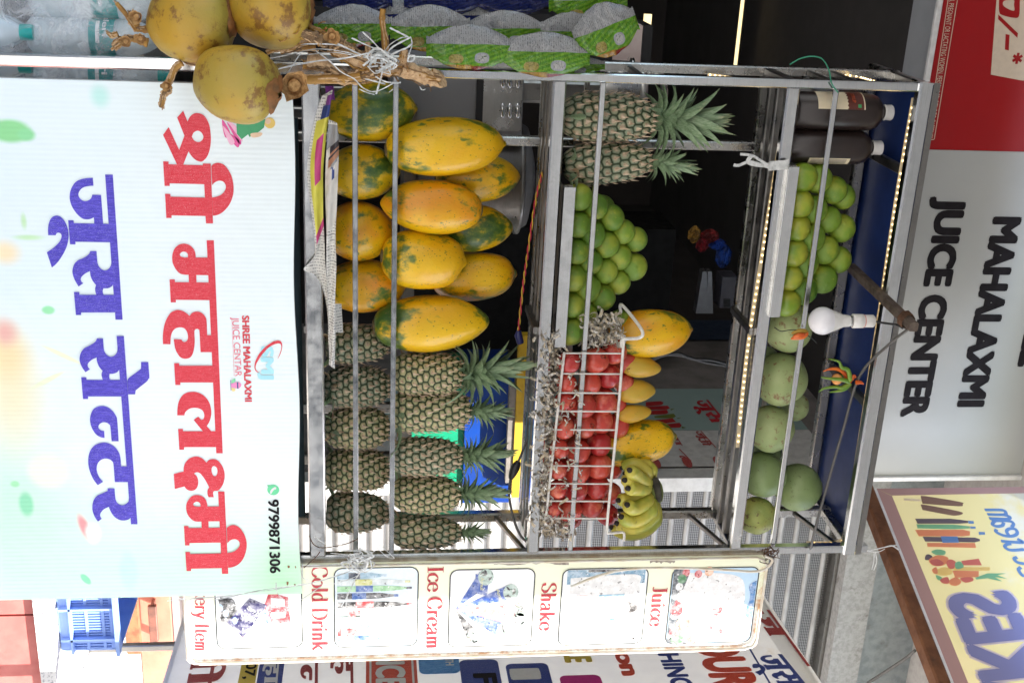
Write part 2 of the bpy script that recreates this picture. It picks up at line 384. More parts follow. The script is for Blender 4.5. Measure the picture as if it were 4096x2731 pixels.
# letters of the hanging banner, drawn as outlines (x, y) in a sheet whose x is up and y is right
GLY = {
 'sha': (0, [[(417,42),(472,178),(500,120,1),(545,82,1),(590,72,1),(650,85,1),(700,130,1),(745,225,1),(764,370,1),(757,490,1),(730,590,1),(690,650,1),(640,680,1),(570,655,1),(515,600,1),(485,550),(417,717),(340,715),(165,345),(235,247),(367,533),(433,355),(342,128)],
   [(525,367),(550,315,1),(603,292,1),(650,320,1),(670,365,1),(655,410,1),(610,436,1),(555,415,1)]]),
 'bars': (0, [[(166,676),(234,678),(234,712),(664,725),(664,703),(762,705),(791,1453),(703,1452),(697,1360),(272,1352),(272,1385),(206,1384),(190,1082),(256,1084),(258,1118),(690,1130),(681,962),(248,950),(249,984),(184,983)]]),
 'ii': (0, [[(770,735),(800,708,1),(865,695,1),(940,730,1),(1010,830,1),(1045,950,1),(1045,1080,1),(1000,1210,1),(920,1305,1),(850,1345,1),(790,1357),(779,1128),(840,1118,1),(905,1085,1),(945,1030,1),(950,975,1),(920,930,1),(870,918,1),(815,938,1),(781,975)]]),
 'head': (1, [[(712,97),(801,97),(913,2763),(832,2763)]]),
 'ma_stem': (1, [[(247,586),(313,586),(314,620),(760,626),(765,845),(326,840),(326,873),(262,873)]]),
 'ma': (1, [[(575,312),(572,270,1),(555,215,1),(510,165,1),(460,143,1),(415,138,1),(360,155,1),(310,200,1),(285,265,1),(280,325,1),(290,390,1),(330,465,1),(380,512,1),(435,526,1),(486,527),(491,640),(585,640),(581,530),(760,533),(750,313)],
   [(478,310),(475,270,1),(455,247,1),(420,237,1),(390,250,1),(376,275,1),(390,300,1),(430,310,1)]]),
 'ha': (1, [[(165,1395),(163,1290,1),(175,1190,1),(205,1090,1),(260,1005,1),(325,972,1),(360,968,1),(410,980,1),(460,1010,1),(498,1045),(530,1005,1),(590,988,1),(650,1005,1),(695,1055,1),(711,1110,1),(718,1283),(790,1283),(800,1496),(636,1496),(622,1240,1),(610,1213,1),(590,1203,1),(565,1215,1),(557,1245,1),(562,1350,1),(555,1440,1),(535,1520,1),(500,1565,1),(440,1578,1),(385,1560,1),(345,1510,1),(315,1440,1),(300,1335),(396,1337),(410,1360,1),(440,1369,1),(470,1345,1),(478,1300,1),(465,1240,1),(430,1197,1),(375,1185,1),(320,1200,1),(280,1245,1),(262,1310,1),(258,1397)]]),
 'aa_stem': (2, [[(304,160),(367,160),(369,192),(800,192),(810,401),(381,401),(383,433),(320,433)]]),
 'la': (2, [[(343,815),(345,740,1),(360,650,1),(400,575,1),(460,532,1),(550,520,1),(630,540,1),(700,590,1),(750,670,1),(770,770,1),(760,850,1),(740,905,1),(712,947),(765,1010),(765,1030),(665,1030),(662,1010),(548,872),(606,830),(645,872),(670,860,1),(682,815,1),(665,760,1),(620,730,1),(555,720,1),(490,735,1),(445,775,1),(432,815)]]),
 'la_stem': (2, [[(354,984),(413,984),(415,1013),(840,1013),(845,1212),(428,1212),(428,1245),(369,1245)]]),
 'ksha': (3, [[(299,231),(423,200),(425,150,1),(445,90,1),(500,35,1),(580,12,1),(640,28,1),(680,57,1),(708,90),(740,58,1),(795,45,1),(850,62,1),(900,120,1),(930,190,1),(937,270,1),(920,350,1),(885,410,1),(850,440,1),(805,445,1),(792,475,1),(802,522),(736,522),(722,480,1),(725,430,1),(744,398),(690,300,1),(650,245,1),(620,217,1),(585,210,1),(551,225),(590,265,1),(606,320,1),(600,380,1),(570,425,1),(520,442,1),(465,425,1),(432,387),(312,419)],
   [(800,131,1),(835,150,1),(848,195,1),(840,240,1),(818,261,1),(790,245,1),(773,195,1),(778,150,1)]]),
 'head2': (3, [[(855,450),(935,450),(983,1481),(904,1481)]]),
 'ma2': (3, [[(722,638),(715,590,1),(690,540,1),(650,508,1),(590,494,1),(530,508,1),(480,560,1),(456,620,1),(458,690,1),(480,750,1),(530,805,1),(580,826,1),(646,826),(651,920),(737,920),(734,824),(885,822),(880,636)],
   [(636,638),(632,605,1),(615,585,1),(588,577,1),(555,590,1),(543,612,1),(560,633,1),(600,640,1)]]),
 'st1': (3, [[(427,882),(483,882),(486,908),(900,902),(905,1089),(497,1095),(497,1125),(441,1125)]]),
 'st2': (3, [[(445,1207),(501,1207),(504,1232),(905,1224),(915,1408),(517,1416),(517,1445),(460,1445)]]),
 'ii2': (3, [[(964,905),(1000,880,1),(1055,869,1),(1120,900,1),(1180,980,1),(1212,1080,1),(1208,1180,1),(1170,1290,1),(1110,1360,1),(1040,1395,1),(981,1403),(970,1220),(1040,1205,1),(1095,1170,1),(1125,1125,1),(1118,1075,1),(1090,1052,1),(1055,1046,1),(1010,1060,1),(971,1097)]]),
 'bhead': (4, [[(818,57),(914,58),(1037,1874),(948,1874)]]),
 'ja': (4, [[(664,98),(672,197),(620,200,1),(560,212,1),(510,245,1),(483,300,1),(495,345,1),(530,380,1),(570,390,1),(615,378,1),(645,350,1),(656,310),(767,312),(795,690),(683,690),(677,592),(635,612,1),(585,618,1),(530,605,1),(470,555,1),(410,470,1),(378,380,1),(376,300,1),(400,220,1),(450,150,1),(520,115,1),(590,102,1)]]),
 'ja_stem': (4, [[(355,630),(423,630),(426,666),(890,675),(905,905),(446,898),(446,932),(379,930)]]),
 'uu': (4, [[(105,816),(103,740,1),(115,660,1),(150,595,1),(210,570,1),(265,590,1),(320,655,1),(352,740,1),(361,830,1),(345,930,1),(310,1020,1),(250,1120,1),(200,1180,1),(151,1221),(88,1030),(150,990,1),(210,940,1),(255,885,1),(273,830,1),(260,795,1),(232,784,1),(210,793,1),(198,817)]]),
 'sa': (4, [[(633,1014),(711,1015),(720,1140,1),(735,1195,1),(770,1240,1),(815,1257,1),(860,1240,1),(890,1195,1),(898,1140),(940,1140),(950,1440),(917,1437),(890,1465,1),(850,1480,1),(798,1480),(788,1510,1),(792,1540,1),(805,1570),(800,1590),(715,1590),(712,1570),(698,1530,1),(693,1485,1),(705,1440),(665,1390,1),(638,1330,1),(628,1265),(570,1295,1),(525,1335,1),(513,1370,1),(525,1400,1),(546,1417),(486,1458),(440,1380,1),(412,1300,1),(412,1240,1),(435,1175,1),(480,1130,1),(530,1110,1),(590,1075,1),(620,1045,1)]]),
 'sa_stem': (4, [[(428,1527),(495,1527),(497,1562),(950,1562),(965,1783),(518,1783),(518,1815),(452,1815)]]),
 'bhead2': (5, [[(963,510),(1053,510),(1224,2866),(1143,2866)]]),
 'se': (5, [[(716,540),(792,541),(802,665,1),(815,710,1),(845,750,1),(893,769,1),(940,750,1),(968,710,1),(974,660),(1010,660),(1020,950),(994,935),(965,965,1),(920,980,1),(875,982),(870,1015,1),(875,1040,1),(884,1058),(884,1080),(792,1080),(790,1055),(776,1010,1),(775,980,1),(787,945),(745,895,1),(718,830,1),(712,778),(655,805,1),(610,845,1),(600,880,1),(612,908,1),(629,925),(573,963),(530,900,1),(502,830,1),(501,770,1),(520,710,1),(560,660,1),(610,637,1),(665,605,1),(700,575,1)]]),
 'se_stem': (5, [[(518,1027),(582,1027),(585,1060),(1030,1060),(1045,1268),(605,1268),(605,1300),(541,1300)]]),
 'e_matra': (5, [[(1268,836),(1359,836),(1372,1020,1),(1360,1050,1),(1335,1085,1),(1215,1180,1),(1200,1200,1),(1195,1241),(1107,1241),(1096,1075),(1105,1050,1),(1130,1025,1),(1250,935,1),(1268,910,1)]]),
 'na': (6, [[(988,511),(900,511),(884,330,1),(870,300,1),(840,280,1),(795,273,1),(755,290,1),(735,320,1),(738,350,1),(765,375,1),(805,383),(811,470),(760,460,1),(700,420,1),(650,340,1),(630,260,1),(635,190,1),(665,120,1),(720,80,1),(785,69,1),(850,85,1),(915,135,1),(955,195,1),(970,250,1)]]),
 'ta': (6, [[(1018,825),(1110,825),(1120,1022),(940,1022),(923,800,1),(905,760,1),(870,735,1),(820,727,1),(765,745,1),(725,790,1),(712,850,1),(720,905,1),(750,970,1),(793,1018),(726,1060),(670,985,1),(625,880,1),(607,780,1),(615,680,1),(650,600,1),(710,550,1),(800,527,1),(870,540,1),(940,585,1),(990,650,1),(1010,720,1)]]),
 'ra': (6, [[(850,1102),(937,1102),(945,1210,1),(960,1265,1),(990,1298,1),(1035,1311,1),(1080,1295,1),(1110,1265,1),(1117,1220),(1150,1220),(1165,1470),(1138,1467),(1110,1490,1),(1060,1502,1),(1000,1495,1),(940,1460,1),(900,1410,1),(875,1360,1),(866,1331),(805,1360,1),(768,1400,1),(755,1435,1),(765,1465,1),(778,1480),(729,1516),(690,1460,1),(662,1380,1),(660,1310,1),(675,1250,1),(710,1200,1),(755,1175,1),(850,1132)]]),
}
GOFF = [(600,430),(600,930),(600,1400),(600,1820),(160,680),(160,1180),(160,1600)]
def gly(name):
    """loops of (u, v) (+1 when smooth) in the survey's frame"""
    k, loops = GLY[name]; ox, oy = GOFF[k]
    return [[(oy+p[1]*.3189, ox+p[0]*.3189) + tuple(p[2:]) for p in l] for l in loops]
def glyph_on(pl, names, fmap, off, mb, m=0, n=5):
    """traced letters on another sign: fmap takes (u, v) to plane coordinates"""
    for i, g in enumerate(names):
        fill([smooth_loop([tuple(fmap(p[0], p[1])) + tuple(p[2:]) for p in l], n) for l in gly(g)], pl, off+i*.0001, mb, m)
    return mb
# ------------------------------------------------------------------ the setting
ASPH = simple('street concrete', (.34,.33,.31), .9, c2=(.26,.25,.235), sc=3, bump=.3, bsc=60)
g = MB(); g.quad((-60,-90,0),(60,-90,0),(60,60,0),(-60,60,0)); struct('ground', g, ASPH)
FY = 1.24                                                   # plane of the shop fronts
ZP = P(2450, 557, FY).z                                     # top of the granite plinth
YR = PZ(2450, 196, ZP).y                                    # its front edge
XW = P(1872, 2500, FY).x                                    # right side wall of the juice shop
def m_granite():
    n = N('white granite'); co = n.coord('Object')
    a = n.noise(co, 120, 3, .7); b = n.vor(co, 160)
    c = n.mix(n.step(a, .5, .62), (.60,.59,.58), (.22,.22,.24)); c = n.mix(n.step(b, .0, .22, 1., 0.), c, (.35,.36,.40))
    n.bump(a, .08, .001); return n.fin(c, .6)
GRAN = m_granite()
REDT = simple('red tile', lin(190,112,104), .75, c2=lin(178,98,92), sc=14, dirt=lin(160,84,78))
GROUT = simple('dark grout', (.06,.04,.035), .9)
pl_ = MB(); pl_.box((3, (YR+FY+3)/2, ZP/2-.03), (9.4, FY+3-YR-.06, ZP-.06)); struct('plinth', pl_, GROUT)
gr = MB()
for i in range(8):
    x0 = -1.7+i*1.18; gr.box((x0+.588, (YR+FY+.2)/2, ZP-.02), (1.172, FY+.2-YR, .04))
o = struct('granite_step', gr, GRAN)
xj = P(2472, 100, YR).x                                     # a joint seen in the red riser
prow = MB(); prow.box((0,0,0), (.592, .02, .20)); tm = prow.mesh('tile')
pr2 = MB(); pr2.box((0,0,0), (.592, .02, .118)); tm2 = pr2.mesh('tile')
zrow = P(2440, 152, YR).z
rs = bpy.data.objects.new('plinth_riser', None); COL.objects.link(rs); rs['kind'] = 'structure'
for i in range(-5, 9):
    for me, z in ((tm2, (ZP-.04+zrow)/2+.003), (tm, zrow-.105), (tm, zrow-.309)):
        if me is tm2: pass
        t = mesh_obj('tile', me, REDT, rs); t.location = (xj+.298+i*.598, YR+.025, z)
        if me is tm2: t.scale = (1, 1, (ZP-.04-zrow-.008)/.118)
# ------------------------------------------------------------------ shop interior
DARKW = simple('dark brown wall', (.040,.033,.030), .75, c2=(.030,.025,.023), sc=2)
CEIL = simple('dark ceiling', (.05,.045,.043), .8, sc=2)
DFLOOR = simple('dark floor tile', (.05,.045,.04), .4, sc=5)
CONC = simple('bare concrete wall', (.22,.20,.19), .9, c2=(.15,.14,.13), sc=7, bump=.4, bsc=40, dirt=(.10,.09,.085))
YB = 5.2; XL = -3.2; ZC = 3.35
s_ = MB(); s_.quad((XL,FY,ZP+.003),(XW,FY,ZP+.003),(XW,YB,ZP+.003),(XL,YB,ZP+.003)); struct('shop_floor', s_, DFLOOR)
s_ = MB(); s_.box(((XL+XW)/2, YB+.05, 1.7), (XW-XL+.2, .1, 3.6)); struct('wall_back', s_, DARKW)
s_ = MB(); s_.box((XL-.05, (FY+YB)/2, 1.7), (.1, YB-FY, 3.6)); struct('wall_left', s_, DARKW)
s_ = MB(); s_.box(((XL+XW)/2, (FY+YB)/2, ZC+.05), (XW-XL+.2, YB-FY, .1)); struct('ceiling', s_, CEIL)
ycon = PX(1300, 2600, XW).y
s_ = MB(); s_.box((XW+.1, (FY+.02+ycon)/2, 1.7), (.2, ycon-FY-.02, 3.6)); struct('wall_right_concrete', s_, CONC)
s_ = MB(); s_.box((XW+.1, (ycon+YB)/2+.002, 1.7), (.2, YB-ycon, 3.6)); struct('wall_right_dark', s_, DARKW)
# ceiling beams and a band of dark panelling inside
for u0, v0, y0 in ((100, 3260, 3.2), (100, 3085, 3.9), (100, 3420, 2.2)):
    p = P(u0, v0, y0); b_ = MB(); b_.box((XL/2, y0, p.z), (5.2, .12, .09)); struct('ceiling_beam', b_, simple('beam paint', (.085,.075,.07), .7))
# building above and beside
FAC = simple('facade paint', (.42,.40,.37), .85, c2=(.36,.34,.31), sc=2, dirt=(.28,.26,.24))
# shop-front canopy slab and added sheet over the stall, unseen, shaped for their shade
SLAB = simple('canopy slab', (.40,.38,.36), .9)
s_ = MB(); s_.box((2, .93, 3.66), (14, 1.16, .12)); s_.box((2, FY+2.6, 5.2), (14, 2.4, 3)); struct('canopy_slab', s_, SLAB)
SHADE_TARP = simple('shade_tarp', (.40,.42,.44), .7, c2=(.34,.36,.38), sc=2)
az = V((math.sin(SUN_AZ), math.cos(SUN_AZ)))
TE = V((.8, .5)); t2 = TE+az*5.0
TZ = 2.34
s_ = MB(); s_.add([(-4,.5,3.46),(TE.x,.5,3.46),(t2.x,t2.y,TZ),(-4,t2.y,TZ)], [(0,1,2,3)]); s_.add([(-4,.5,3.47),(TE.x,.5,3.47),(t2.x,t2.y,TZ+.01),(-4,t2.y,TZ+.01)], [(3,2,1,0)])
s_.build('shade_tarp', SHADE_TARP, label='unseen grey sheet added overhead to shade the fruit stall', cat='shade_tarp', origin=(0,0,3.4))
# houses across the street, behind the photographer: they stand in the steel's reflections
ob = thing('facing_building', 'row of plain plastered shops across the street from the stall', 'building', (0,-15,0))
OBW = simple('facing plaster', (.34,.30,.26), .9, c2=(.26,.23,.20), sc=1.5); OBD = simple('facing dark opening', (.03,.03,.032), .6)
m = MB(); m.box((0,-17,2.3), (60,4,4.6)); m.build('wall', OBW, ob)
for i in range(9):
    m = MB(); m.box((-24+6*i,-14.97,1.35), (4.2,.08,2.7)); m.build('shop_opening', OBD, ob)
# ------------------------------------------------------------------ rolling shutter of the shop on the right
ZST = P(2300, 3305, FY).z
def m_perf():
    n = N('perforated shutter steel'); co = n.coord('Object', rnd=False); x, y, z = n.sep(co)
    k = 2*PI/.0105
    a = n.math('SINE', n.math('MULTIPLY', n.math('ADD', x, z), k*.707)); b = n.math('SINE', n.math('MULTIPLY', n.math('SUBTRACT', x, z), k*.707))
    d = n.step(n.math('MULTIPLY', a, b), -.25, .15)
    c = n.mix(d, (.26,.255,.25), (.008,.008,.009)); nz = n.noise(n.coord('Object', scale=(1,1,1)), 5, 5)
    c = n.mix(n.step(nz, .45, .8), c, (.10,.09,.08)); return n.fin(c, .5, .15)
PERF = m_perf(); SHUT = simple('shutter grey', (.36,.355,.345), .48, .2, c2=(.26,.255,.245), sc=8, dirt=(.20,.18,.16))
sh = thing('rolling_shutter', 'closed grey rolling shutter with perforated slats right of the stall', 'shutter', (XW+1.2, FY, ZP))
X0, X1 = XW+.06, XW+3.2
zb = P(2450, 690, FY).z
pitch = .0625; ns = int((ZST-zb)/pitch)
sl = MB(); xm = (X0+X1)/2; hw = (X1-X0)/2
prof = [(0,.0)]+[(0,.036)]
sl.add([(-hw,0,0),(hw,0,0),(hw,0,.038),(-hw,0,.038)], [(0,1,2,3)], 0)
rib = [(0,.038),(-.006,.040),(-.010,.045),(-.011,.050),(-.010,.055),(-.006,.060),(0,.0622)]
vs = [(sx*hw, y, z) for y, z in rib for sx in (-1, 1)]
sl.add(vs, [(2*i, 2*i+1, 2*i+3, 2*i+2) for i in range(len(rib)-1)], 1, True)
slm = sl.mesh('slat'); slp = sl.mesh('slat'); slp.materials.append(SHUT); slp.materials.append(SHUT); slm.materials.append(PERF); slm.materials.append(SHUT)
for i in range(ns+1):
    t = mesh_obj('slat', slm if zb+i*pitch > P(2150,2150,FY).z else slp, None, sh); t.location = (xm-LOC[sh].x, 0, zb+i*pitch-ZP)
b_ = MB(); b_.box((xm, FY-.015, (ZP+zb)/2), (X1-X0, .03, zb-ZP-.006)); rp = b_.build('bottom_plate', simple('red oxide paint', lin(200,122,100), .65, c2=lin(186,106,86), sc=9, dirt=lin(150,92,76)), sh)
h_ = MB(); a_ = P(2402, 640, FY-.03); hx = P(2530, 640, FY-.03).x
h_.bar((a_.x, FY-.034, a_.z-.02), (a_.x, FY-.075, a_.z-.02), .03, .012); h_.bar((a_.x-.01, FY-.075, a_.z-.02), (hx, FY-.075, a_.z-.02), .02, .03); h_.bar((hx, FY-.034, a_.z-.02), (hx, FY-.081, a_.z-.02), .03, .012)
h_.build('handle', simple('worn brown iron', lin(120,74,60), .7, c2=lin(90,60,50)), rp)
b_ = MB(); b_.box((XW+.03, FY-.04, (ZP+ZST)/2), (.056, .08, ZST-ZP)); b_.build('guide_rail', simple('white painted channel', (.62,.62,.60), .5), sh)
GALV = simple('galvanised sheet', (.30,.33,.34), .5, .55, c2=(.22,.25,.26), sc=28, dirt=(.18,.18,.18), bump=.05)
GALVD = simple('shutter box paint', (.34,.34,.33), .7, .1, c2=(.26,.26,.25), sc=60, dirt=(.16,.15,.14), bump=.1)
sb = thing('shutter_box', 'grey galvanised housing box above the rolling shutter', 'shutter box', (XW+1.5, FY-.1, ZST))
za = P(2300, 3375, FY-.12).z; zc_ = P(2300, 3500, FY-.12).z
b_ = MB(); b_.box((xm, FY-.03, (ZST+za)/2), (X1-X0+.2, .06, za-ZST)); b_.build('lower_lip', STEELD, sb)
b_ = MB(); b_.box((xm, FY-.06, (za+zc_)/2+.002), (X1-X0+.22, .12, zc_-za)); b_.build('front_panel', GALVD, sb)
b_ = MB(); b_.box((xm, FY-.02, zc_+.26), (X1-X0+.24, .12, .5)); b_.build('upper_panel', GALV, sb)
# ------------------------------------------------------------------ hanging front banner
def glow(mat, f):
    """thin flex lets some of the light behind it through"""
    t = mat.node_tree; b = t.nodes['Principled BSDF']; tr = t.nodes.new('ShaderNodeBsdfTranslucent'); mx = t.nodes.new('ShaderNodeMixShader'); mx.inputs[0].default_value = f
    if b.inputs[0].is_linked: t.links.new(b.inputs[0].links[0].from_socket, tr.inputs[0])
    t.links.new(b.outputs[0], mx.inputs[1]); t.links.new(tr.outputs[0], mx.inputs[2]); t.links.new(mx.outputs[0], t.nodes['Material Output'].inputs[0]); return mat
def cpic(r, g, b):
    """printed photograph colour, uneven, overexposure painted in"""
    k = 'print with painted glare %d %d %d' % (r, g, b)
    if k in MATS: return MATS[k]
    n = N(k); co = n.coord('Object', rnd=False); c = lin(r, g, b); a = n.noise(co, 55, 4, .6)
    col = n.mix(n.step(a, .35, .7), tuple(x*.75 for x in c), tuple(x*.55+.36 for x in c)); col = n.mix(n.step(n.noise(co, 120, 3), .60, .72), col, (.86,.86,.86)); col = n.mix(n.step(n.noise(co, 90, 2), .62, .70), col, tuple(x*.3 for x in c))  # pale tones and white patches paint in the sun's overexposure
    MATS[k] = n.fin(col, .5); return MATS[k]
def c_(r, g, b, rough=.45): return simple('print %d %d %d' % (r, g, b), lin(r, g, b), rough, c2=tuple(x*.93 for x in lin(r, g, b)), sc=60)
YBAN = -.04
bp = Pl(P(1365, 600, YBAN), (1,0,0))
def m_banner():
    n = N('flex print of pale green and fruit'); co = n.coord('Object', rnd=False); x, y, z = n.sep(co)
    base = n.mix(n.step(n.noise(co, 2.2, 2), .4, .7), lin(238,246,246), lin(234,245,244))
    def blob(base, u, v, ru, rv, col, soft=.5, rot=0):
        px, pz = bp.px(u, v); k = mpp(P(u, v, YBAN))
        dx = n.math('SUBTRACT', x, px); dz = n.math('SUBTRACT', z, pz)
        c, s = math.cos(rot), math.sin(rot)
        a = n.math('ADD', n.math('MULTIPLY', dx, c), n.math('MULTIPLY', dz, s)); b = n.math('SUBTRACT', n.math('MULTIPLY', dz, c), n.math('MULTIPLY', dx, s))
        a = n.math('DIVIDE', a, ru*k); b = n.math('DIVIDE', b, rv*k)
        d = n.math('SQRT', n.math('ADD', n.math('MULTIPLY', a, a), n.math('MULTIPLY', b, b)))
        return n.mix(n.step(d, 1-soft, 1+soft*.3, 1., 0.), base, col)
    for a in ((2330, 560, 420, 900, lin(210,243,222), .9), (2360, 1130, 300, 190, lin(192,238,198), .9), (2100, 60, 500, 330, lin(210,242,220), .8),
              (1560, 40, 330, 170, lin(248,238,200), .9), (1420, 20, 140, 110, lin(250,226,176), .8), (1330, 20, 70, 60, lin(244,186,172), .9), (1010, 20, 60, 70, lin(255,232,190), .8),
              (525, 40, 52, 90, lin(150,222,150), .35), (540, 105, 30, 40, lin(150,225,160), .5), (385, 400, 55, 45, lin(200,240,230), .8), (1240, 193, 20, 28, lin(160,235,175), .4),
              (1880, 195, 95, 95, lin(236,246,226), .4), (1885, 190, 70, 75, lin(246,248,226), .7), (2015, 105, 62, 32, lin(150,225,180), .45), (1935, 60, 16, 20, lin(170,235,180), .5),
              (2110, 340, 70, 22, lin(250,160,160), .5, .3), (2130, 372, 55, 34, lin(255,250,240), .5), (2315, 343, 30, 15, lin(140,230,180), .3, .6), (2285, 515, 95, 42, lin(200,242,232), .5), (950, 115, 14, 70, lin(206,238,190), .8), (885, 95, 40, 14, lin(206,238,190), .8),
              (1420, 250, 12, 95, lin(244,246,210), .5, -.5), (1520, 190, 12, 90, lin(244,246,210), .5, .5)):
        base = blob(base, *a)
    w_ = n.n('TexWave'); w_.inputs['Scale'].default_value = 28; n.put(w_.inputs[0], co); w_.bands_direction = 'X'
    sc = n.noise(co, 60, 6, .7); base = n.mix(n.step(sc, .68, .74), base, lin(205,215,212))
    n.bump(n.math('ADD', n.math('MULTIPLY', w_.outputs[1], .02), n.noise(co, 3.5, 3)), .5, .02)
    return n.fin(base, .42)
bx0, _ = bp.px(345, 1165); bx1, _ = bp.px(2384, 700); _, bz1 = bp.px(1300, 1187); _, bz0 = bp.px(1300, -330)
ban = thing('front_banner', 'large pale green flex banner with red and blue Hindi lettering hanging below the stall', 'banner', bp.w((bx0+bx1)/2, bz0))
m_ = MB(); k = 24
for i in range(k):                                          # a thin board, its top edge a little uneven
    xa = bx0+(bx1-bx0)*i/k; xb = bx0+(bx1-bx0)*(i+1)/k
    za = bz1+.004*math.sin(i*.55)-.003*(i/k); zb_ = bz1+.004*math.sin((i+1)*.55)-.003*((i+1)/k)
    a, b, c, d = bp.w(xa, bz0), bp.w(xb, bz0), bp.w(xb, zb_), bp.w(xa, za); t_ = V((0,.014,0))
    m_.add([a, b, c, d], [(0,1,2,3)]); m_.add([d, c, c+t_, d+t_], [(0,1,2,3)], 1); m_.add([a+t_, b+t_, c+t_, d+t_], [(3,2,1,0)], 1)
for xx in (bx0, bx1): m_.add([bp.w(xx, bz0), bp.w(xx, bz1-.004), bp.w(xx, bz1-.004)+V((0,.014,0)), bp.w(xx, bz0)+V((0,.014,0))], [(0,1,2,3)], 1)
# the print is laid out about the sheet's own middle
me = m_.mesh('sheet', bp.O); me.materials.append(m_banner()); me.materials.append(simple('banner edge', (.62,.62,.61), .6))
o = mesh_obj('sheet', me, None, ban); o.location = bp.O-LOC[ban]; LOC[o] = LOC[ban]
def m_print(name, c, c2):
    n = N(name); co = n.coord('Object', rnd=False); x, y, z = n.sep(co)
    w_ = n.noise(n.coord('Object', rnd=False, scale=(1,1,.12)), 500, 2); nz = n.noise(co, 900, 2)
    col = n.mix(n.step(w_, .42, .66), c, c2); col = n.mix(n.step(nz, .60, .72), col, tuple(.5*a+.4 for a in c2))
    return n.fin(col, .4)
RED = m_print('banner red', lin(216,30,52), lin(226,62,78)); BLU = m_print('banner blue', lin(58,42,176), lin(92,78,206))
HALO = simple('print white', (.82,.82,.82), .45)
def glyph_part(g, mat, k):
    mb = MB(); loops = [smooth_loop([bp.px(p[0], p[1]) + tuple(p[2:]) for p in l], 6) for l in gly(g)]
    fill(loops, bp, .0012+k*.00012, mb); mb.build('letter', mat, ban)
for k, g_ in enumerate(('head','sha','bars','ii','ma_stem','ma','ha','aa_stem','la','la_stem','ksha','head2','ma2','st1','st2','ii2')): glyph_part(g_, RED, k % 8)
for k, g_ in enumerate(('bhead','ja','ja_stem','uu','sa','sa_stem','bhead2','se','se_stem','e_matra','na','ta','ra')): glyph_part(g_, BLU, k % 8)
# small print: name lines, round mark, cup, telephone
S2 = lambda x, y: (1200+y*.28699, 880+x*.28699)             # crop -> survey (u, v)
mb = pxtext(bp, 'SHREE MAHALAXMI', S2(305,214), S2(348,1414), S2(413,214)[1], .0012, bold=.035); mb.build('letter', RED, ban)
PINK = c_(240,110,130)
mb = pxtext(bp, 'JUICE CENTAR', S2(170,240), S2(215,1060), S2(268,240)[1], .0012, bold=0); pxpoly(bp, [S2(163,240), S2(167,240), S2(201,1060), S2(197,1060)], .0012, mb); mb.build('letter', PINK, ban)
AQ = c_(178,235,246)
mb = pxtext(bp, 'SMJ', S2(568,640), S2(577,1104), S2(756,640)[1], .0012, bold=.05); mb.build('letter', AQ, ban)
mb = pxpoly(bp, [S2(548,1010)+(1,), S2(500,985)+(1,), S2(480,920)+(1,), S2(510,810)+(1,), S2(590,690)+(1,), S2(700,600)+(1,), S2(790,562)+(1,), S2(850,575)+(1,), S2(868,640)+(1,), S2(845,740)+(1,), S2(802,820)+(1,), S2(838,730)+(1,), S2(856,650)+(1,), S2(838,605)+(1,), S2(780,606)+(1,), S2(690,650)+(1,), S2(600,740)+(1,), S2(525,850)+(1,), S2(497,920)+(1,), S2(505,970)+(1,)], .0016); mb.build('swoosh_mark', RED, ban)
ic = MB(); pxpoly(bp, [S2(155,1160), S2(240,1140), S2(250,1228), S2(160,1215)], .0012, ic, 0); pxpoly(bp, [S2(250,1140)+(1,), S2(290,1160)+(1,), S2(295,1195)+(1,), S2(252,1228)+(1,)], .0012, ic, 0)
pxpoly(bp, [S2(236,1138), S2(254,1140), S2(258,1230), S2(240,1230)], .0016, ic, 1); pxpoly(bp, [S2(146,1110), S2(152,1110), S2(158,1255), S2(150,1255)], .0016, ic, 1)
pxpoly(bp, [S2(160,1150)+(1,), S2(170,1110)+(1,), S2(210,1090)+(1,), S2(214,1125)+(1,), S2(180,1152)+(1,)], .0016, ic, 2); pxpoly(bp, [S2(160,1225)+(1,), S2(210,1230)+(1,), S2(212,1260)+(1,), S2(175,1268)+(1,)], .0012, ic, 3)
ic.build('cup_picture', [c_(245,150,200), c_(50,80,130), c_(140,225,170), c_(250,225,150)], ban)
mb = pxtext(bp, '9799871306', (1996, 1072), (2291, 1080), 1118, .0012, bold=.03); mb.build('letter', INK, ban)
T3 = lambda x, y: (1831+y*.5739, x*.5739)
ic = MB(); cx, cy = bp.px(*T3(1905,220)); rr_ = 41*.5739*mpp(P(1950, 1090, YBAN))
poly(bp, ell(cx, cy, rr_, rr_), .0012, ic, 0); pxpoly(bp, [T3(1868,200), T3(1862,186), T3(1890,188)], .0010, ic, 0)
pxpoly(bp, [T3(1925,205)+(1,), T3(1915,200)+(1,), T3(1890,218)+(1,), T3(1882,240)+(1,), T3(1890,248)+(1,), T3(1900,232)+(1,), T3(1912,218)+(1,), T3(1924,215)+(1,)], .0016, ic, 1)
ic.build('telephone_mark', [c_(110,220,160), HALO], ban)
R1 = lambda x, y: (430+y*.31898, 600+x*.31898)
ic = MB()
for a, b, c, m in (((940,370),(905,150),(1010,330),0), ((1000,460),(915,230),(1060,420),1), ((1095,500),(930,300),(1110,400),0), ((1160,430),(980,180),(1090,250),1), ((1120,460),(960,180),(1130,380),0)):
    pxpoly(bp, [R1(*a)+(1,), R1(*b)+(1,), R1(*c)+(1,)], .0012+.0001*m, ic, m)
pxpoly(bp, [R1(1085,180), R1(1254,170), R1(1300,240), R1(1240,330), R1(1150,400), R1(1090,330)], .0016, ic, 2)
G3 = lambda x, y: (y*.5739, x*.5739)
cx, cy = bp.px(*G3(1880,858)); k_ = .5739*mpp(P(490, 1070, YBAN))
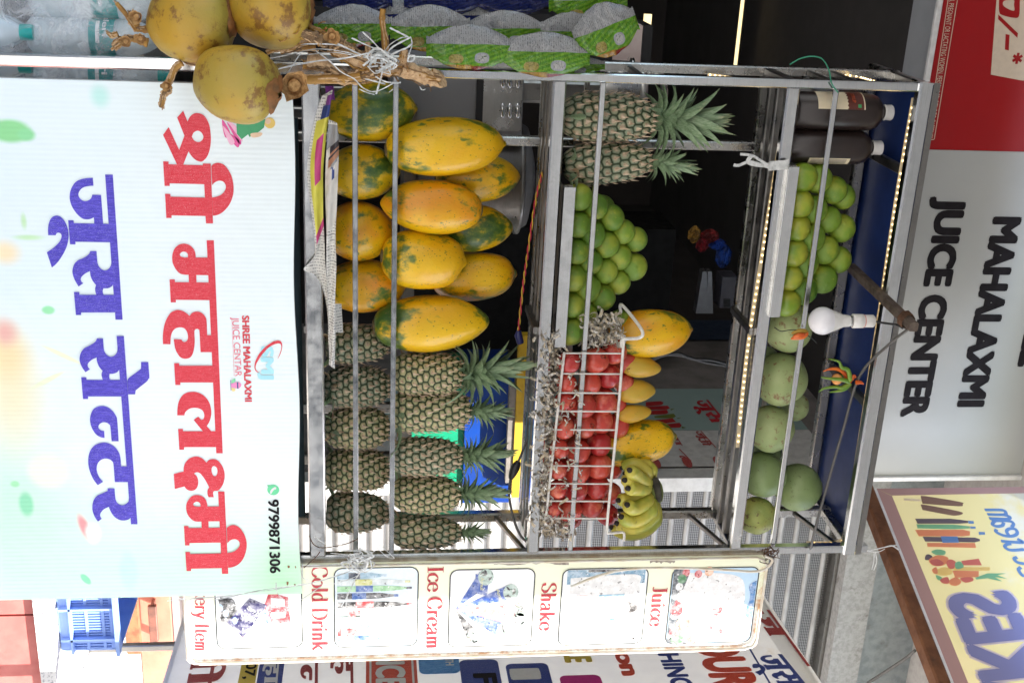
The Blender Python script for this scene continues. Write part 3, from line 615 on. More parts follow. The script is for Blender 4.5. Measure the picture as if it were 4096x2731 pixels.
poly(bp, ell(cx, cy, 38*k_, 38*k_), .0012, ic, 3); poly(bp, ell(cx-12*k_, cy-12*k_, 20*k_, 20*k_), .0018, ic, 4)
pxpoly(bp, [G3(1720,850), G3(1850,830), G3(1840,890), G3(1790,930), G3(1740,955), G3(1715,910)], .0020, ic, 2); pxpoly(bp, [G3(1750,930)+(1,), G3(1825,925)+(1,), G3(1815,950)+(1,), G3(1760,958)+(1,)], .0022, ic, 4)
ic.build('lotus_picture', [c_(236,90,160), c_(250,190,215), c_(70,165,110), c_(240,205,110), c_(240,205,170)], ban)
# stained corner and its wire ties
st = MB(); 
for u, v, r in ((2263,1155,9), (2265,1182,6), (2330,1150,9), (2338,1180,6)): 
    a, b = bp.px(u, v); poly(bp, [(a+math.cos(i*.7)*r*mpp(bp.w(a,b))*random.uniform(.3,1.6), b+math.sin(i*.7)*r*mpp(bp.w(a,b))*random.uniform(.3,.8)) for i in range(9)], .0012, st)
st.build('rust_stain', simple('rust stain', lin(150,105,60), .8, c2=lin(110,70,40), sc=90), ban)

# ------------------------------------------------------------------ menu board on the right of the stall
YM = -.022
mp_ = Pl(P(2430, 1900, YM), (1,0,0))
a0, _ = mp_.px(2226, 2600); a1, _ = mp_.px(2612, 2300); _, c0 = mp_.px(2620, 744); _, c1 = mp_.px(2420, 3050)
mn = thing('menu_board', 'tall narrow white menu board with five framed pictures on the right of the stall', 'menu board', mp_.w((a0+a1)/2, c0))
def m_menu():
    n = N('white flex with painted yellow shade'); co = n.coord('Object', rnd=False); x, y, z = n.sep(co)
    base = n.mix(n.step(n.math('ADD', n.math('MULTIPLY', x, 1.), n.math('MULTIPLY', n.noise(co, 3, 2), .05)), -.04, .10, 1., 0.), lin(244,246,242), lin(240,243,216))  # yellow shaded side and white sunlit side are painted into the base
    ex_ = n.math('MAXIMUM', n.step(z, c1-.035, c1-.004), n.step(x, a1-.03, a1-.002))
    st = n.math('MULTIPLY', ex_, n.step(n.noise(co, 22, 6, .7), .42, .62)); base = n.mix(st, base, lin(205,150,95))
    return n.fin(base, .5)
m_ = MB(); q = rrect(a0, c0, a1, c1, .02)
fill([q], mp_, 0, m_); fill([q], Pl(mp_.O+V((0,.02,0)), (1,0,0)), 0, m_, 1)
for i in range(len(q)):
    a, b = q[i], q[(i+1) % len(q)]; m_.add([mp_.w(*a), mp_.w(*b), mp_.w(*b)+V((0,.02,0)), mp_.w(*a)+V((0,.02,0))], [(3,2,1,0)], 1)
me = m_.mesh('sheet', mp_.O); me.materials.append(m_menu()); me.materials.append(simple('menu board edge', (.66,.60,.48), .6, c2=(.45,.33,.2)))
o = mesh_obj('sheet', me, None, mn); o.location = mp_.O-LOC[mn]; LOC[o] = LOC[mn]
RIM = simple('clear edge strip', (.72,.70,.64), .3, c2=(.6,.5,.36), sc=20)
m_ = MB(); q2 = rrect(a0+.006, c0+.006, a1-.006, c1-.006, .03, 6); pts = [mp_.w(a+.002*math.sin(i*2.1), b+.0015*math.cos(i*1.3), .006) for i, (a, b) in enumerate(q2 + q2[:1])]
m_.tube(pts, .005, 6, flat=.6); m_.build('edge_strip', RIM, mn)
DKR = m_print('menu red', lin(170,30,44), lin(196,52,62))
for s_t, A, B, top, in (('akery Item', (2325,781), (2604,781), 838), ('Cold Drink', (2261,1247), (2601,1250), 1311), ('Ice Cream', (2262,1711), (2595,1706), 1774), ('Shake', (2330,2168), (2522,2157), 2227), ('Juice', (2341,2612), (2505,2597), 2670)):
    p0 = mp_.px(*A); p1 = mp_.px(*B); h_ = mp_.px(A[0], top)[1]-p0[1]
    serif_text(mp_, s_t, p0, p1, h_, .0012).build('lettering', DKR, mn)
OUT = simple('print black line', (.02,.02,.022), .5)
FR = []
for (u0, v0, u1, v1) in ((2300,861,2591,1210), (2267,1336,2585,1673), (2273,1795,2583,2134), (2270,2240,2576,2582), (2267,2674,2570,3020)):
    x0, _ = mp_.px(u0, (v0+v1)/2); x1, _ = mp_.px(u1, (v0+v1)/2); _, z0 = mp_.px((u0+u1)/2, v0); _, z1 = mp_.px((u0+u1)/2, v1)
    FR.append((x0, z0, x1, z1))
BGc = [c_(244,248,250), c_(226,240,248), c_(246,248,250), c_(240,246,250), c_(190,218,240)]
def sh_(fr, a, b): return (fr[0]+(fr[2]-fr[0])*a, fr[1]+(fr[3]-fr[1])*b)
def shp(fr, pts, off, mb, m): poly(mp_, smooth_loop([sh_(fr, p[0], p[1])+tuple(p[2:]) for p in pts], 4), off, mb, m)
def shell(fr, a, b, ra, rb, off, mb, m, rot=0): cx, cy = sh_(fr, a, b); poly(mp_, ell(cx, cy, ra*(fr[2]-fr[0]), rb*(fr[3]-fr[1]), rot, 16), off, mb, m)
for i, fr in enumerate(FR):
    pic = thing_part = None
    mb = MB(); fill([rrect(*fr, .022), list(reversed(rrect(fr[0]+.003, fr[1]+.003, fr[2]-.003, fr[3]-.003, .019)))], mp_, .0010, mb, 1); poly(mp_, rrect(fr[0]+.002, fr[1]+.002, fr[2]-.002, fr[3]-.002, .020), .0007, mb, 0)
    pic = mb.build('picture_frame', [BGc[i], OUT], mn)
    d = MB(); cols = []
    if i == 0:                                              # chocolate bars
        cols = [cpic(40,34,96), cpic(20,20,26), cpic(214,60,70), cpic(150,180,220), cpic(245,245,245), cpic(240,170,175)]
        shp(fr, [(.28,.06),(.42,.10),(.55,.05),(.62,.06),(.62,.14),(.42,.26),(.30,.20)], .0012, d, 1); shp(fr, [(.30,.04),(.62,.08),(.7,.2),(.6,.3),(.32,.22)], .0013, d, 1)
        shp(fr, [(.30,.40),(.62,.13),(.84,.30),(.80,.34),(.40,.60)], .0015, d, 0); shp(fr, [(.74,.07),(.78,.05),(.90,.30),(.84,.33)], .0016, d, 5)
        shp(fr, [(.22,.62),(.42,.56),(.66,.62),(.64,.86),(.30,.84)], .0014, d, 2); shp(fr, [(.30,.64),(.40,.64),(.42,.80),(.32,.80)], .0017, d, 4); shp(fr, [(.50,.64),(.58,.64),(.58,.80),(.50,.80)], .0017, d, 4)
        for a, b in ((.42,.06),(.50,.12),(.60,.22),(.52,.58),(.60,.60)): shell(fr, a, b, .05, .03, .0018, d, 3)
        shp(fr, [(.70,.46),(.74,.44),(.76,.85),(.72,.86)], .0013, d, 3); shp(fr, [(.70,.34),(.76,.32),(.92,.60),(.86,.62)], .0013, d, 5)
        t_ = lambda a, b: sh_(fr, a, b)
        text(mp_, 'Dairy Milk', t_(.44,.36), t_(.57,.53), .011, .0022, d, 4, .01); text(mp_, 'Silk', t_(.54,.29), t_(.66,.46), .016, .0022, d, 4, 0, .3)
    elif i == 1:                                            # bottles and cans side by side
        cols = [cpic(170,205,225), cpic(225,225,140), cpic(170,225,170), cpic(60,110,190), cpic(30,26,28), cpic(214,60,64), cpic(230,240,240), cpic(150,215,200), cpic(60,70,90)]
        for a, b1, wd, body, lab, cap in ((.10,.62,.07,0,8,0), (.18,.90,.07,6,1,1), (.26,.92,.07,2,3,8), (.35,.76,.075,4,3,3), (.46,.93,.08,4,5,5), (.57,.62,.07,6,5,6), (.63,.90,.07,7,7,7), (.72,.86,.08,6,7,7), (.80,.30,.10,5,6,6), (.88,.86,.06,7,3,7)):
            shp(fr, [(a-wd/2,.04),(a+wd/2,.04),(a+wd/2,b1*.62,1),(a+wd*.32,b1*.82,1),(a+wd*.17,b1*.93),(a-wd*.17,b1*.93),(a-wd*.32,b1*.82,1),(a-wd/2,b1*.62,1)], .0012, d, body)
            shp(fr, [(a-wd/2-.002,b1*.28),(a+wd/2+.002,b1*.28),(a+wd/2+.002,b1*.5),(a-wd/2-.002,b1*.5)], .0015, d, lab); shp(fr, [(a-wd*.2,b1*.93),(a+wd*.2,b1*.93),(a+wd*.2,b1),(a-wd*.2,b1)], .0013, d, cap)
    elif i == 2:                                            # ice-cream cones fanned out
        cols = [cpic(60,100,190), cpic(235,235,190), cpic(120,120,110), cpic(236,150,150), cpic(190,215,205), cpic(40,40,44)]
        for k_, (a, b, r_, body) in enumerate(((.10,.42,.10,0), (.30,.72,.10,0), (.52,.86,.09,3), (.66,.84,.09,3), (.80,.66,.10,0), (.86,.30,.08,5))):
            dx, dz = a-.5, b-.05; L_ = math.hypot(dx, dz); nx, nz = -dz/L_*r_, dx/L_*r_
            shp(fr, [(.5,.08),(a+nx,b+nz),(a-nx,b-nz)], .0012+k_*.00008, d, body); shell(fr, a, b, r_*1.05, r_*.9, .0018, d, 4)
            for q_ in range(5): shell(fr, a+random.uniform(-.07,.07), b+random.uniform(-.05,.05), .03, .012, .0020+q_*.00005, d, 2 if q_ % 2 else 5, random.uniform(0,3))
        shp(fr, [(.06,.30),(.30,.30),(.34,.44),(.10,.46)], .0016, d, 0); text(mp_, 'Amul', sh_(fr,.10,.36), sh_(fr,.26,.36), .010, .0022, d, 1, .02); text(mp_, 'Amul', sh_(fr,.26,.54), sh_(fr,.42,.60), .010, .0022, d, 1, .02)
    elif i == 3:                                            # two tall glasses
        cols = [cpic(130,175,205), cpic(245,246,246), cpic(238,190,190), cpic(50,44,44), cpic(120,170,200)]
        shp(fr, [(.02,.06),(.20,.06),(.20,.96),(.02,.96)], .0011, d, 0); shp(fr, [(.02,.30),(.05,.30),(.05,.62),(.02,.62)], .0012, d, 3)
        for a in (.22, .52, .84): shp(fr, [(a-.10,.10),(a+.10,.10),(a+.135,.84,1),(a,.90,1),(a-.135,.84,1)], .0013, d, 1)
        for a in (.355, .665): shp(fr, [(a-.015,.44),(a+.015,.44),(a+.02,.74),(a-.02,.74)], .0014, d, 4); shp(fr, [(a-.02,.18),(a-.01,.18),(a+.0,.44),(a-.01,.44)], .0014, d, 2)
        shp(fr, [(.43,.78,1),(.52,.92,1),(.60,.80,1),(.52,.82,1)], .0016, d, 3); shp(fr, [(.90,.40),(.98,.40),(.98,.92),(.92,.92)], .0012, d, 4)
        for b in (.84,.89,.94): shell(fr, .92, b, .02, .018, .0018, d, 3)
    else:                                                   # heap of cut fruit against blue
        cols = [cpic(250,250,250), cpic(236,120,110), cpic(90,150,100), cpic(250,190,150), cpic(70,80,90), cpic(214,50,60), cpic(70,140,210)]
        shp(fr, [(.06,.10),(.96,.04),(.96,.14),(.92,.72,1),(.80,.84,1),(.30,.86,1),(.10,.7,1)], .0010, d, 0)
        shp(fr, [(.02,.02),(.98,.02),(.98,.24,1),(.7,.14,1),(.4,.12,1),(.02,.2,1)], .0011, d, 4)
        for a, b, r_, m in ((.06,.16,.05,5),(.14,.12,.06,2),(.24,.10,.05,0),(.36,.16,.09,0),(.46,.12,.06,5),(.55,.10,.08,5),(.62,.08,.05,0),(.74,.20,.11,3),(.74,.20,.085,1),(.84,.09,.06,5),(.92,.14,.09,2),(.95,.30,.07,1),(.08,.30,.05,5),(.05,.42,.06,3)): shell(fr, a, b, r_, r_*.85, .0013+random.random()*.0004, d, m)
        shell(fr, .74, .20, .06, .05, .0022, d, 3); shp(fr, [(.40,.20),(.47,.28,1),(.42,.34)], .0020, d, 2)
        for a, b in ((.62,.56),(.78,.52),(.84,.64)): shell(fr, a, b, .03, .022, .0018, d, 5)
        shp(fr, [(.55,.50),(.52,.62,1),(.60,.60,1)], .0018, d, 5); shp(fr, [(.18,.98),(.7,.98),(.62,.90,1),(.4,.93,1),(.25,.90,1)], .0013, d, 6)
    d.build('printed_picture', cols, pic)
# torn strip above the pictures
tr = MB()
for u0, u1, v0, v1 in ((2245,2262,1975,2275), (2240,2256,2600,2700)):
    up = [mp_.px(u0, v0+(v1-v0)*i/16)+() for i in range(17)]; dn = [mp_.px(u1-random.uniform(3,12), v0+(v1-v0)*i/16) for i in range(17)]
    poly(mp_, [(a, b) for a, b in up]+[(a, b) for a, b in reversed(dn)], .0012, tr)
tr.build('torn_patch', simple('torn backing', (.40,.37,.32), .9, c2=(.22,.18,.15), sc=80), mn)
wr = MB(); pts = [P(u, v, YM-.02) for u, v in ((2345,2285),(2300,2400),(2275,2520),(2270,2700),(2278,2900),(2285,3005),(2275,3060),(2240,3090),(2222,3060))]
wr.tube(curve_pts(pts), .0035, 6); wr.build('loose_edging', RIM, mn)

# ------------------------------------------------------------------ shop sign above
YS = .70
sp = Pl(P(1000, 3800, YS), (1,0,0))
_, sz0 = sp.px(180, 3735); sx1, _ = sp.px(1902, 3560); sxr, _ = sp.px(600, 3720); sx0 = sx1-4.6; sz1 = sz0+1.25
sg = thing('shop_sign', 'wide shop fascia sign, red on the left and grey white with black capitals', 'sign', sp.w((sx0+sx1)/2, sz0))
SGW = simple('sign white flex', (.40,.41,.395), .6, c2=(.38,.39,.375), sc=2.5, dirt=(.35,.355,.34)); SGR = simple('sign red flex', lin(152,2,8), .45, c2=lin(144,2,8), sc=3)
m_ = MB(); m_.quad(sp.w(sxr, sz0), sp.w(sx1, sz0), sp.w(sx1, sz1), sp.w(sxr, sz1)); m_.build('white_face', SGW, sg)
m_ = MB(); m_.quad(sp.w(sx0, sz0), sp.w(sxr-.001, sz0), sp.w(sxr-.001, sz1), sp.w(sx0, sz1)); m_.build('red_face', SGR, sg)
m_ = MB(); m_.box(sp.w((sx0+sx1)/2, (sz0+sz1)/2)+V((0,.093,0)), (sx1-sx0, .18, sz1-sz0-.004)); m_.build('box_frame', simple('sign box grey', (.40,.42,.44), .5, .2, c2=(.34,.36,.38), sc=6), sg)
m_ = MB(); m_.bar(sp.w(sx0, sz0-.006, .004), sp.w(sx1, sz0-.006, .004), .016, .016); m_.bar(sp.w(sx1+.008, sz0-.014, .004), sp.w(sx1+.008, sz1, .004), .016, .016); m_.build('edge_trim', simple('white trim', (.70,.70,.69), .4), sg)
for s_t, A, B, ht in (('MAHALAXMI', (866,3972), (1627,3822), 122), ('JUICE CENTER', (786,3753), (1668,3602), 121), ('SHREE', (1078,4148), (1466,4074), 122)):
    p0 = sp.px(*A); p1 = sp.px(*B); h_ = ht*mpp(P(A[0], A[1], YS))*1.07; p1 = (p1[0], p0[1])
    text(sp, s_t, p0, p1, h_, .0015, bold=.062).build('lettering', INK, sg)
CRM = c_(205,190,170)
R4 = lambda x, y: (y*.523, 2950+x*.523)
mb = pxtext(sp, 'N. PREGNANT OR LACTATING WOMEN. PERSONS SENSITIVE TO CAFFEINE”.', R4(1622,-14), R4(1452,1062), R4(1664,-14)[1], .0015, bold=0)
for a, b in (((1612,-40),(1446,1064)), ((1684,-40),(1500,1066))):
    q0 = sp.px(*R4(*a)); q1 = sp.px(*R4(*b)); poly(sp, [q0, q1, (q1[0], q1[1]+.0022), (q0[0], q0[1]+.0022)], .0015, mb)
q0 = sp.px(*R4(1446,1064)); q1 = sp.px(*R4(1500,1066)); poly(sp, [q0, (q0[0]+.0022,q0[1]), (q0[0]+.0022,q1[1]), (q0[0],q1[1])], .0017, mb)
mb.build('lettering', CRM, sg)
mb = pxpoly(sp, [R4(1985,-80), R4(1935,572), R4(2168,616), R4(2400,640), R4(2400,-80)], .0015); mb.build('price_patch', CRM, sg)
mb = MB()
fill([smooth_loop([sp.px(*R4(x, y))+(1,) for x, y in l], 4) for l in ([(2000,-20),(1998,90),(2025,118),(2110,138),(2150,125),(2156,20),(2150,-60),(2020,-80)], [(2035,10),(2035,50),(2110,85),(2112,40),(2108,0)])], sp, .0022, mb)
pxpoly(sp, [R4(1992,112), R4(1990,148), R4(2138,292), R4(2142,256)], .0022, mb); pxpoly(sp, [R4(2048,262), R4(2042,380), R4(2072,388), R4(2078,268)], .0022, mb)
cx, cy = sp.px(*R4(2138,448))
for a in (0, PI/3, 2*PI/3): 
    c, s = math.cos(a)*.016, math.sin(a)*.016; poly(sp, [(cx-c-s*.25, cy-s+c*.25), (cx+c-s*.25, cy+s+c*.25), (cx+c+s*.25, cy+s-c*.25), (cx-c+s*.25, cy-s-c*.25)], .0022+a*.0001, mb)
mb.build('price_lettering', SGR, sg)

# ------------------------------------------------------------------ old coaching banner standing at the right
A_ = PD(2390, 1507, 3.9); B_ = PD(2731, 1507, 3.41)
ex_ = V((B_.x-A_.x, B_.y-A_.y, 0)).normalized()
xp = Pl((A_.x, A_.y, 0), ex_)
_, et = xp.px(2390, 3062); _, eb = xp.px(2600, 690); e0 = -.12; e1 = .66
xb = thing('old_banner', 'weathered grey flex banner with printed class adverts standing behind the menu board', 'banner', xp.w((e0+e1)/2, eb))
EXM = glow(simple('weathered grey flex', (.74,.74,.74), .6, c2=(.68,.68,.69), sc=9, dirt=(.60,.54,.47)), .10)
m_ = MB(); nx, nz = 10, 24; vs = []
for j in range(nz+1):
    for i in range(nx+1):
        s_ = e0+(e1-e0)*i/nx; z = eb+(et-eb)*j/nz
        vs.append(xp.w(s_, z, 0))
m_.add(vs, [(j*(nx+1)+i, j*(nx+1)+i+1, (j+1)*(nx+1)+i+1, (j+1)*(nx+1)+i) for j in range(nz) for i in range(nx)])
m_.build('sheet', EXM, xb)
m_ = MB(); m_.bar(xp.w(e0, et-.012, -.016), xp.w(e1, et-.012, -.016), .024, .024); m_.bar(xp.w(e0, eb+.012, -.016), xp.w(e1, eb+.012, -.016), .024, .024); m_.bar(xp.w(e0+.012, eb-.0, -.018), xp.w(e0+.012, et, -.018), .022, .022); m_.bar(xp.w(e1-.012, ZP, -.018), xp.w(e1-.012, et, -.018), .022, .022); m_.bar(xp.w(.2, ZP, -.042), xp.w(.2, et, -.042), .022, .022)
m_.build('frame', STEELD, xb)
Z = lambda u, v: xp.px(u, v)
def band(v0, v1, u0, m, off=.0008, u1=2990):
    x0, z0 = Z(u0, v0); _, z1 = Z(u0, v1); x1 = e1-.01 if u1 > 2900 else Z(u1, v0)[0]
    return poly(xp, rrect(x0, z0, x1, z1, .001 if off < .001 else .02), off).build('colour_panel', m, xb)
MAR = m_print('old maroon', lin(150,44,46), lin(168,66,64)); NAV = m_print('old navy', lin(44,62,136), lin(62,78,150)); ORG = m_print('old orange red', lin(206,70,50), lin(216,92,68)); OYEL = m_print('old yellow', lin(206,178,60), lin(214,188,76)); SKY_ = m_print('old sky blue', lin(60,130,196), lin(110,165,214)); WHT = c_(215,214,210); MAG = c_(190,50,130)
band(985, 1050, 2560, OYEL); band(1055, 1150, 2560, NAV); band(1465, 1660, 2560, ORG); band(1478, 1486, 2560, WHT, .0011); band(1640, 1648, 2560, WHT, .0011)
band(1668, 1825, 2560, SKY_, .0012, 2697); band(1835, 1990, 2640, NAV, .0012); band(2020, 2190, 2655, NAV, .0013); band(2235, 2400, 2702, MAG, .0013)
def xt(s, u0, v0, u1, v1, m, bold=.03, off=.0018, shear=0.):
    p0 = Z(u0, v0); _, zt_ = Z(u0, v1); p1 = (Z(u1, v0)[0], p0[1]); text(xp, s, p0, p1, zt_-p0[1], off, None, 0, bold, shear).build('lettering', m, xb)
xt('8207,', 2600, 996, 2715, 1040, INK, .03); xt('IENCE', 2562, 1502, 2750, 1622, WHT, .05); xt('8', 2580, 1690, 2640, 1790, WHT, .05); xt('TH', 2632, 1780, 2662, 1815, WHT, .04)
xt('1', 2675, 2035, 2720, 2165, WHT, .05); xt('PLE', 2580, 2240, 2652, 2355, OYEL, .06); xt('son', 2570, 2440, 2705, 2520, ORG, .06); xt('CHING', 2575, 2612, 2755, 2700, NAV, .05); xt('OUR', 2560, 2762, 2755, 2950, ORG, .06); xt('F', 2693, 1890, 2740, 1990, INK, .05)
def gm(us, vs_, uL, uR, vB, vT):
    """map traced letters (their u range us, v range vs_) into a box of the banner"""
    x0, z0 = Z(uL, vB); x1 = Z(uR, vB)[0]; _, z1 = Z(uL, vT)
    return lambda u, v: (x0+(u-us[0])/(us[1]-us[0])*(x1-x0), z0+(v-vs_[0])/(vs_[1]-vs_[0])*(z1-z0))
glyph_on(xp, ('bhead','ja','ja_stem','uu','sa','sa_stem'), gm((698,1277), (188,470), 2620, 2752, 2980, 3140), .0018, mbx := MB()); mbx.build('lettering', NAV, xb)
glyph_on(xp, ('head','ma','ma_stem','ha'), gm((961,1560), (652,880), 2520, 2748, 1330, 1420), .0018, mbx := MB()); mbx.build('lettering', MAR, xb)
glyph_on(xp, ('bhead2','se','se_stem','na'), gm((1340,1800), (320,560), 2540, 2740, 1200, 1300), .0018, mbx := MB()); mbx.build('lettering', MAR, xb)
glyph_on(xp, ('head2','ma2','st1','st2','ii2'), gm((1960,2295), (738,990), 2560, 2745, 790, 930), .0018, mbx := MB()); mbx.build('lettering', MAR, xb)
glyph_on(xp, ('head','ma','ma_stem','ha','aa_stem'), gm((961,1560), (652,880), 2570, 2740, 1068, 1132), .0022, mbx := MB()); mbx.build('lettering', WHT, xb)
glyph_on(xp, ('bhead','ja','ja_stem'), gm((698,1000), (260,470), 2440, 2555, 3005, 3085), .0018, mbx := MB()); mbx.build('lettering', MAR, xb)
x0_, z0_ = Z(2560, 2975); poly(xp, [(x0_-.2,z0_),(e1-.02,z0_),(e1-.02,z0_+.006),(x0_-.2,z0_+.006)], .0012).build('colour_panel', NAV, xb)

# ------------------------------------------------------------------ sign seen from behind, upper right
A_ = PD(1950, 1507, 3.5); B_ = PD(2731, 1507, 3.03)
ex2 = V((B_.x-A_.x, B_.y-A_.y, 0)).normalized(); kp = Pl((A_.x, A_.y, 0), ex2)
_, kb = kp.px(1952, 3490); k0 = kp.px(1952, 3700)[0]; k1 = k0+.98; kt = kb+1.0
kg = thing('projecting_sign', 'yellow and mauve flex sign in a brown wooden frame, seen from behind', 'sign', kp.w((k0+k1)/2, kb))
def m_kes():
    n = N('backlit yellow flex'); co = n.coord('Object', rnd=False); x, y, z = n.sep(co)
    nz = n.noise(co, 7, 5, .6); f = n.math('ADD', n.math('MULTIPLY', n.math('SUBTRACT', z, kb-LOC[kg].z), 1.5), n.math('MULTIPLY', nz, .7))
    c = n.mix(n.step(f, .86, 1.02), lin(212,204,152), lin(208,210,202)); c = n.mix(n.step(n.noise(co, 3, 3), .5, .75), c, lin(222,208,158))
    n.fin(c, .6); tr_ = n.n('BsdfTranslucent'); n.put(tr_.inputs[0], c); mx = n.n('MixShader'); mx.inputs[0].default_value = .22
    n.t.links.new(n.b.outputs[0], mx.inputs[1]); n.t.links.new(tr_.outputs[0], mx.inputs[2]); n.t.links.new(mx.outputs[0], n.out.inputs[0]); return n.mat
def thru(name, c):
    n = N(name); n.fin(c, .6); tr_ = n.n('BsdfTranslucent'); n.put(tr_.inputs[0], (*c, 1)); mx = n.n('MixShader'); mx.inputs[0].default_value = .2
    n.t.links.new(n.b.outputs[0], mx.inputs[1]); n.t.links.new(tr_.outputs[0], mx.inputs[2]); n.t.links.new(mx.outputs[0], n.out.inputs[0]); return n.mat
MAUV = thru('mauve flex', lin(184,150,150)); KBLU = thru('violet blue flex', lin(146,148,196)); KWH = thru('pale lilac flex', lin(224,214,224)); KBL2 = thru('pen blue flex', lin(110,150,205))
m_ = MB(); m_.quad(kp.w(k0, kb), kp.w(k1, kb), kp.w(k1, kt), kp.w(k0, kt)); m_.build('sheet', m_kes(), kg)
WOOD = simple('brown wood', lin(116,74,44), .75, c2=lin(92,56,34), sc=22, dirt=lin(70,46,32), bump=.1)
m_ = MB(); m_.bar(kp.w(k0-.05, kb-.022, -.008), kp.w(k1, kb-.022, -.008), .05, .04); m_.build('bottom_rail', WOOD, kg)
m_ = MB(); poly(kp, [(k0, kb+.001),(k1, kb+.001),(k1, kb+.012),(k0, kb+.012)], .0016, m_, 1); poly(kp, [(k0, kb+.012),(k1, kb+.012),(k1, kb+.052),(k0+.03, kb+.052)], .0012, m_, 0); poly(kp, [(k0, kb+.012),(k0+.028, kb+.052),(k0+.022, kt),(k0, kt)], .0012, m_, 0); m_.build('border', [MAUV, HALO], kg)
def mtext(s, u0, v0, n_w, capv, mat, halo=None, bold=.05):
    """letters seen from behind: the last letter of s is leftmost, its foot at (u0, v0)"""
    x0, z0 = kp.px(u0, v0); _, z1 = kp.px(u0, capv); h_ = z1-z0
    vs, fs, xa, xb_ = font_mesh(s, 0., .12); L = n_w
    for bd, off, mt in (((bold+.035), .0022, halo), (bold, .0034, mat)):
        m_ = MB()
        for k_, (sx, sy) in enumerate([(-1,0),(1,0),(0,-.8),(0,.8),(-.8,-.6),(.8,.6),(-.8,.6),(.8,-.6)]):
            o = [kp.w(x0+(1-(x+sx*bd-xa)/(xb_-xa))*L, z0+(y+sy*bd)/.729*h_, off+k_*.00005) for x, y, z in vs]
            m_.add(o, [f if (o[f[1]]-o[f[0]]).cross(o[f[2]]-o[f[0]]).dot(kp.n) > 0 else tuple(reversed(f)) for f in fs])
        m_.build('lettering', mt, kg)
mtext('SHAKES', 2378, 3790, .60, 4050, KBLU, KWH)
C1 = lambda x, y: (1950+y*.498, 3600+x*.498)
hand = MB()
for k_, st_ in enumerate(([(680,180),(820,181),(850,205),(830,218),(700,215)], [(830,218),(880,235),(860,252),(715,248)], [(735,268),(870,268),(910,290),(895,318)], [(760,270),(740,295),(775,312),(820,305),(832,280)], [(775,335),(770,355),(830,385),(900,390),(940,368),(925,335),(880,330),(855,350),(870,380)], [(810,430),(900,438),(985,440),(940,412)], [(996,497),(890,503),(842,480),(850,460),(890,450)], [(940,560),(915,572),(940,600),(996,612)], [(970,640),(950,660),(975,700),(996,710)])):
    hand.ribbon([kp.w(*kp.px(*C1(p.x, p.y)), .0014+.0001*k_) for p in curve_pts([(a, b) for a, b in st_], 5)], .011, kp.n)
hand.build('handwriting', KBL2, kg)
pr = MB(); KC = [thru('choc brown flex', lin(140,112,100)), thru('dark bottle flex', lin(110,100,110)), thru('green flex', lin(130,190,150)), thru('orange flex', lin(232,150,112)), thru('blue label flex', lin(110,150,205)), thru('red flex', lin(214,120,110)), thru('pale flex', lin(236,222,196)), thru('lemon flex', lin(236,206,130))]
for k_, (m, pts) in enumerate(((0, [(165,75),(200,68,1),(480,115,1),(502,135,1),(470,150,1),(180,130)]), (0, [(165,140),(200,138,1),(470,190,1),(500,212,1),(450,225,1),(390,220,1),(180,180)]), (6, [(30,85),(170,95),(170,112),(30,105)]),
    (1, [(120,250),(400,250),(480,258),(545,268),(545,285),(480,290),(140,290)]), (4, [(545,266),(590,270),(592,290),(548,290)]), (2, [(130,295),(430,297),(560,312),(560,328),(440,335),(140,328)]), (4, [(562,312),(606,314),(606,330),(564,330)]),
    (3, [(120,340),(500,338),(560,352),(560,385),(500,392),(150,392)]), (4, [(630,356),(680,358),(682,378),(632,380)]), (1, [(180,395),(600,402),(640,415),(640,430),(600,440),(200,434)]), (4, [(325,392),(460,394),(472,442),(340,444)]), (3, [(215,445),(600,445),(610,485),(220,476)]),
    (2, [(250,515,1),(300,497,1),(360,510,1),(355,540,1),(290,542,1)]), (1, [(205,545,1),(230,537,1),(258,555,1),(235,580,1),(200,580,1)]), (3, [(230,580,1),(300,545,1),(380,560,1),(380,600,1),(330,630,1),(260,625,1)]), (5, [(240,590,1),(300,575,1),(350,610,1),(310,632,1),(260,620,1)]),
    (7, [(290,665,1),(350,640,1),(415,660,1),(410,695,1),(350,708,1),(295,695,1)]), (3, [(255,660,1),(290,640,1),(300,690,1),(270,690,1)]), (5, [(490,590),(630,572),(655,625),(500,625)]), (7, [(420,640),(720,640),(720,668),(430,668)]), (3, [(420,668),(630,672),(630,720),(440,725)]), (2, [(600,725),(700,690),(850,690),(780,705),(860,735),(760,720),(820,755),(700,730),(610,740)]), (2, [(285,705,1),(330,720,1),(340,750,1),(300,740,1)]), (5, [(320,740,1),(380,720,1),(390,770,1),(340,770,1)]), (3, [(395,745,1),(450,722,1),(490,760,1),(450,790,1),(400,780,1)]), (5, [(480,730,1),(570,722,1),(585,750,1),(520,765,1)]), (5, [(370,605,1),(400,578,1),(445,600,1),(430,650,1),(390,650,1)]), (2, [(440,610,1),(480,595,1),(510,640,1),(450,655,1)]))):
    pxpoly(kp, [C1(p[0], p[1])+tuple(p[2:]) for p in pts], .0014+k_*.00006, pr, m, 4)
pr.build('printed_picture', KC, kg)
cb = MB(); cb.tube(curve_pts([P(2731,3470,1.0), P(2640,3610,.95), P(2600,3660,.9)]), .006, 8); cb.build('overhead_cable', CORDG, origin=P(2640,3560,1), label='grey cable running past the projecting wooden framed sign', cat='cable')

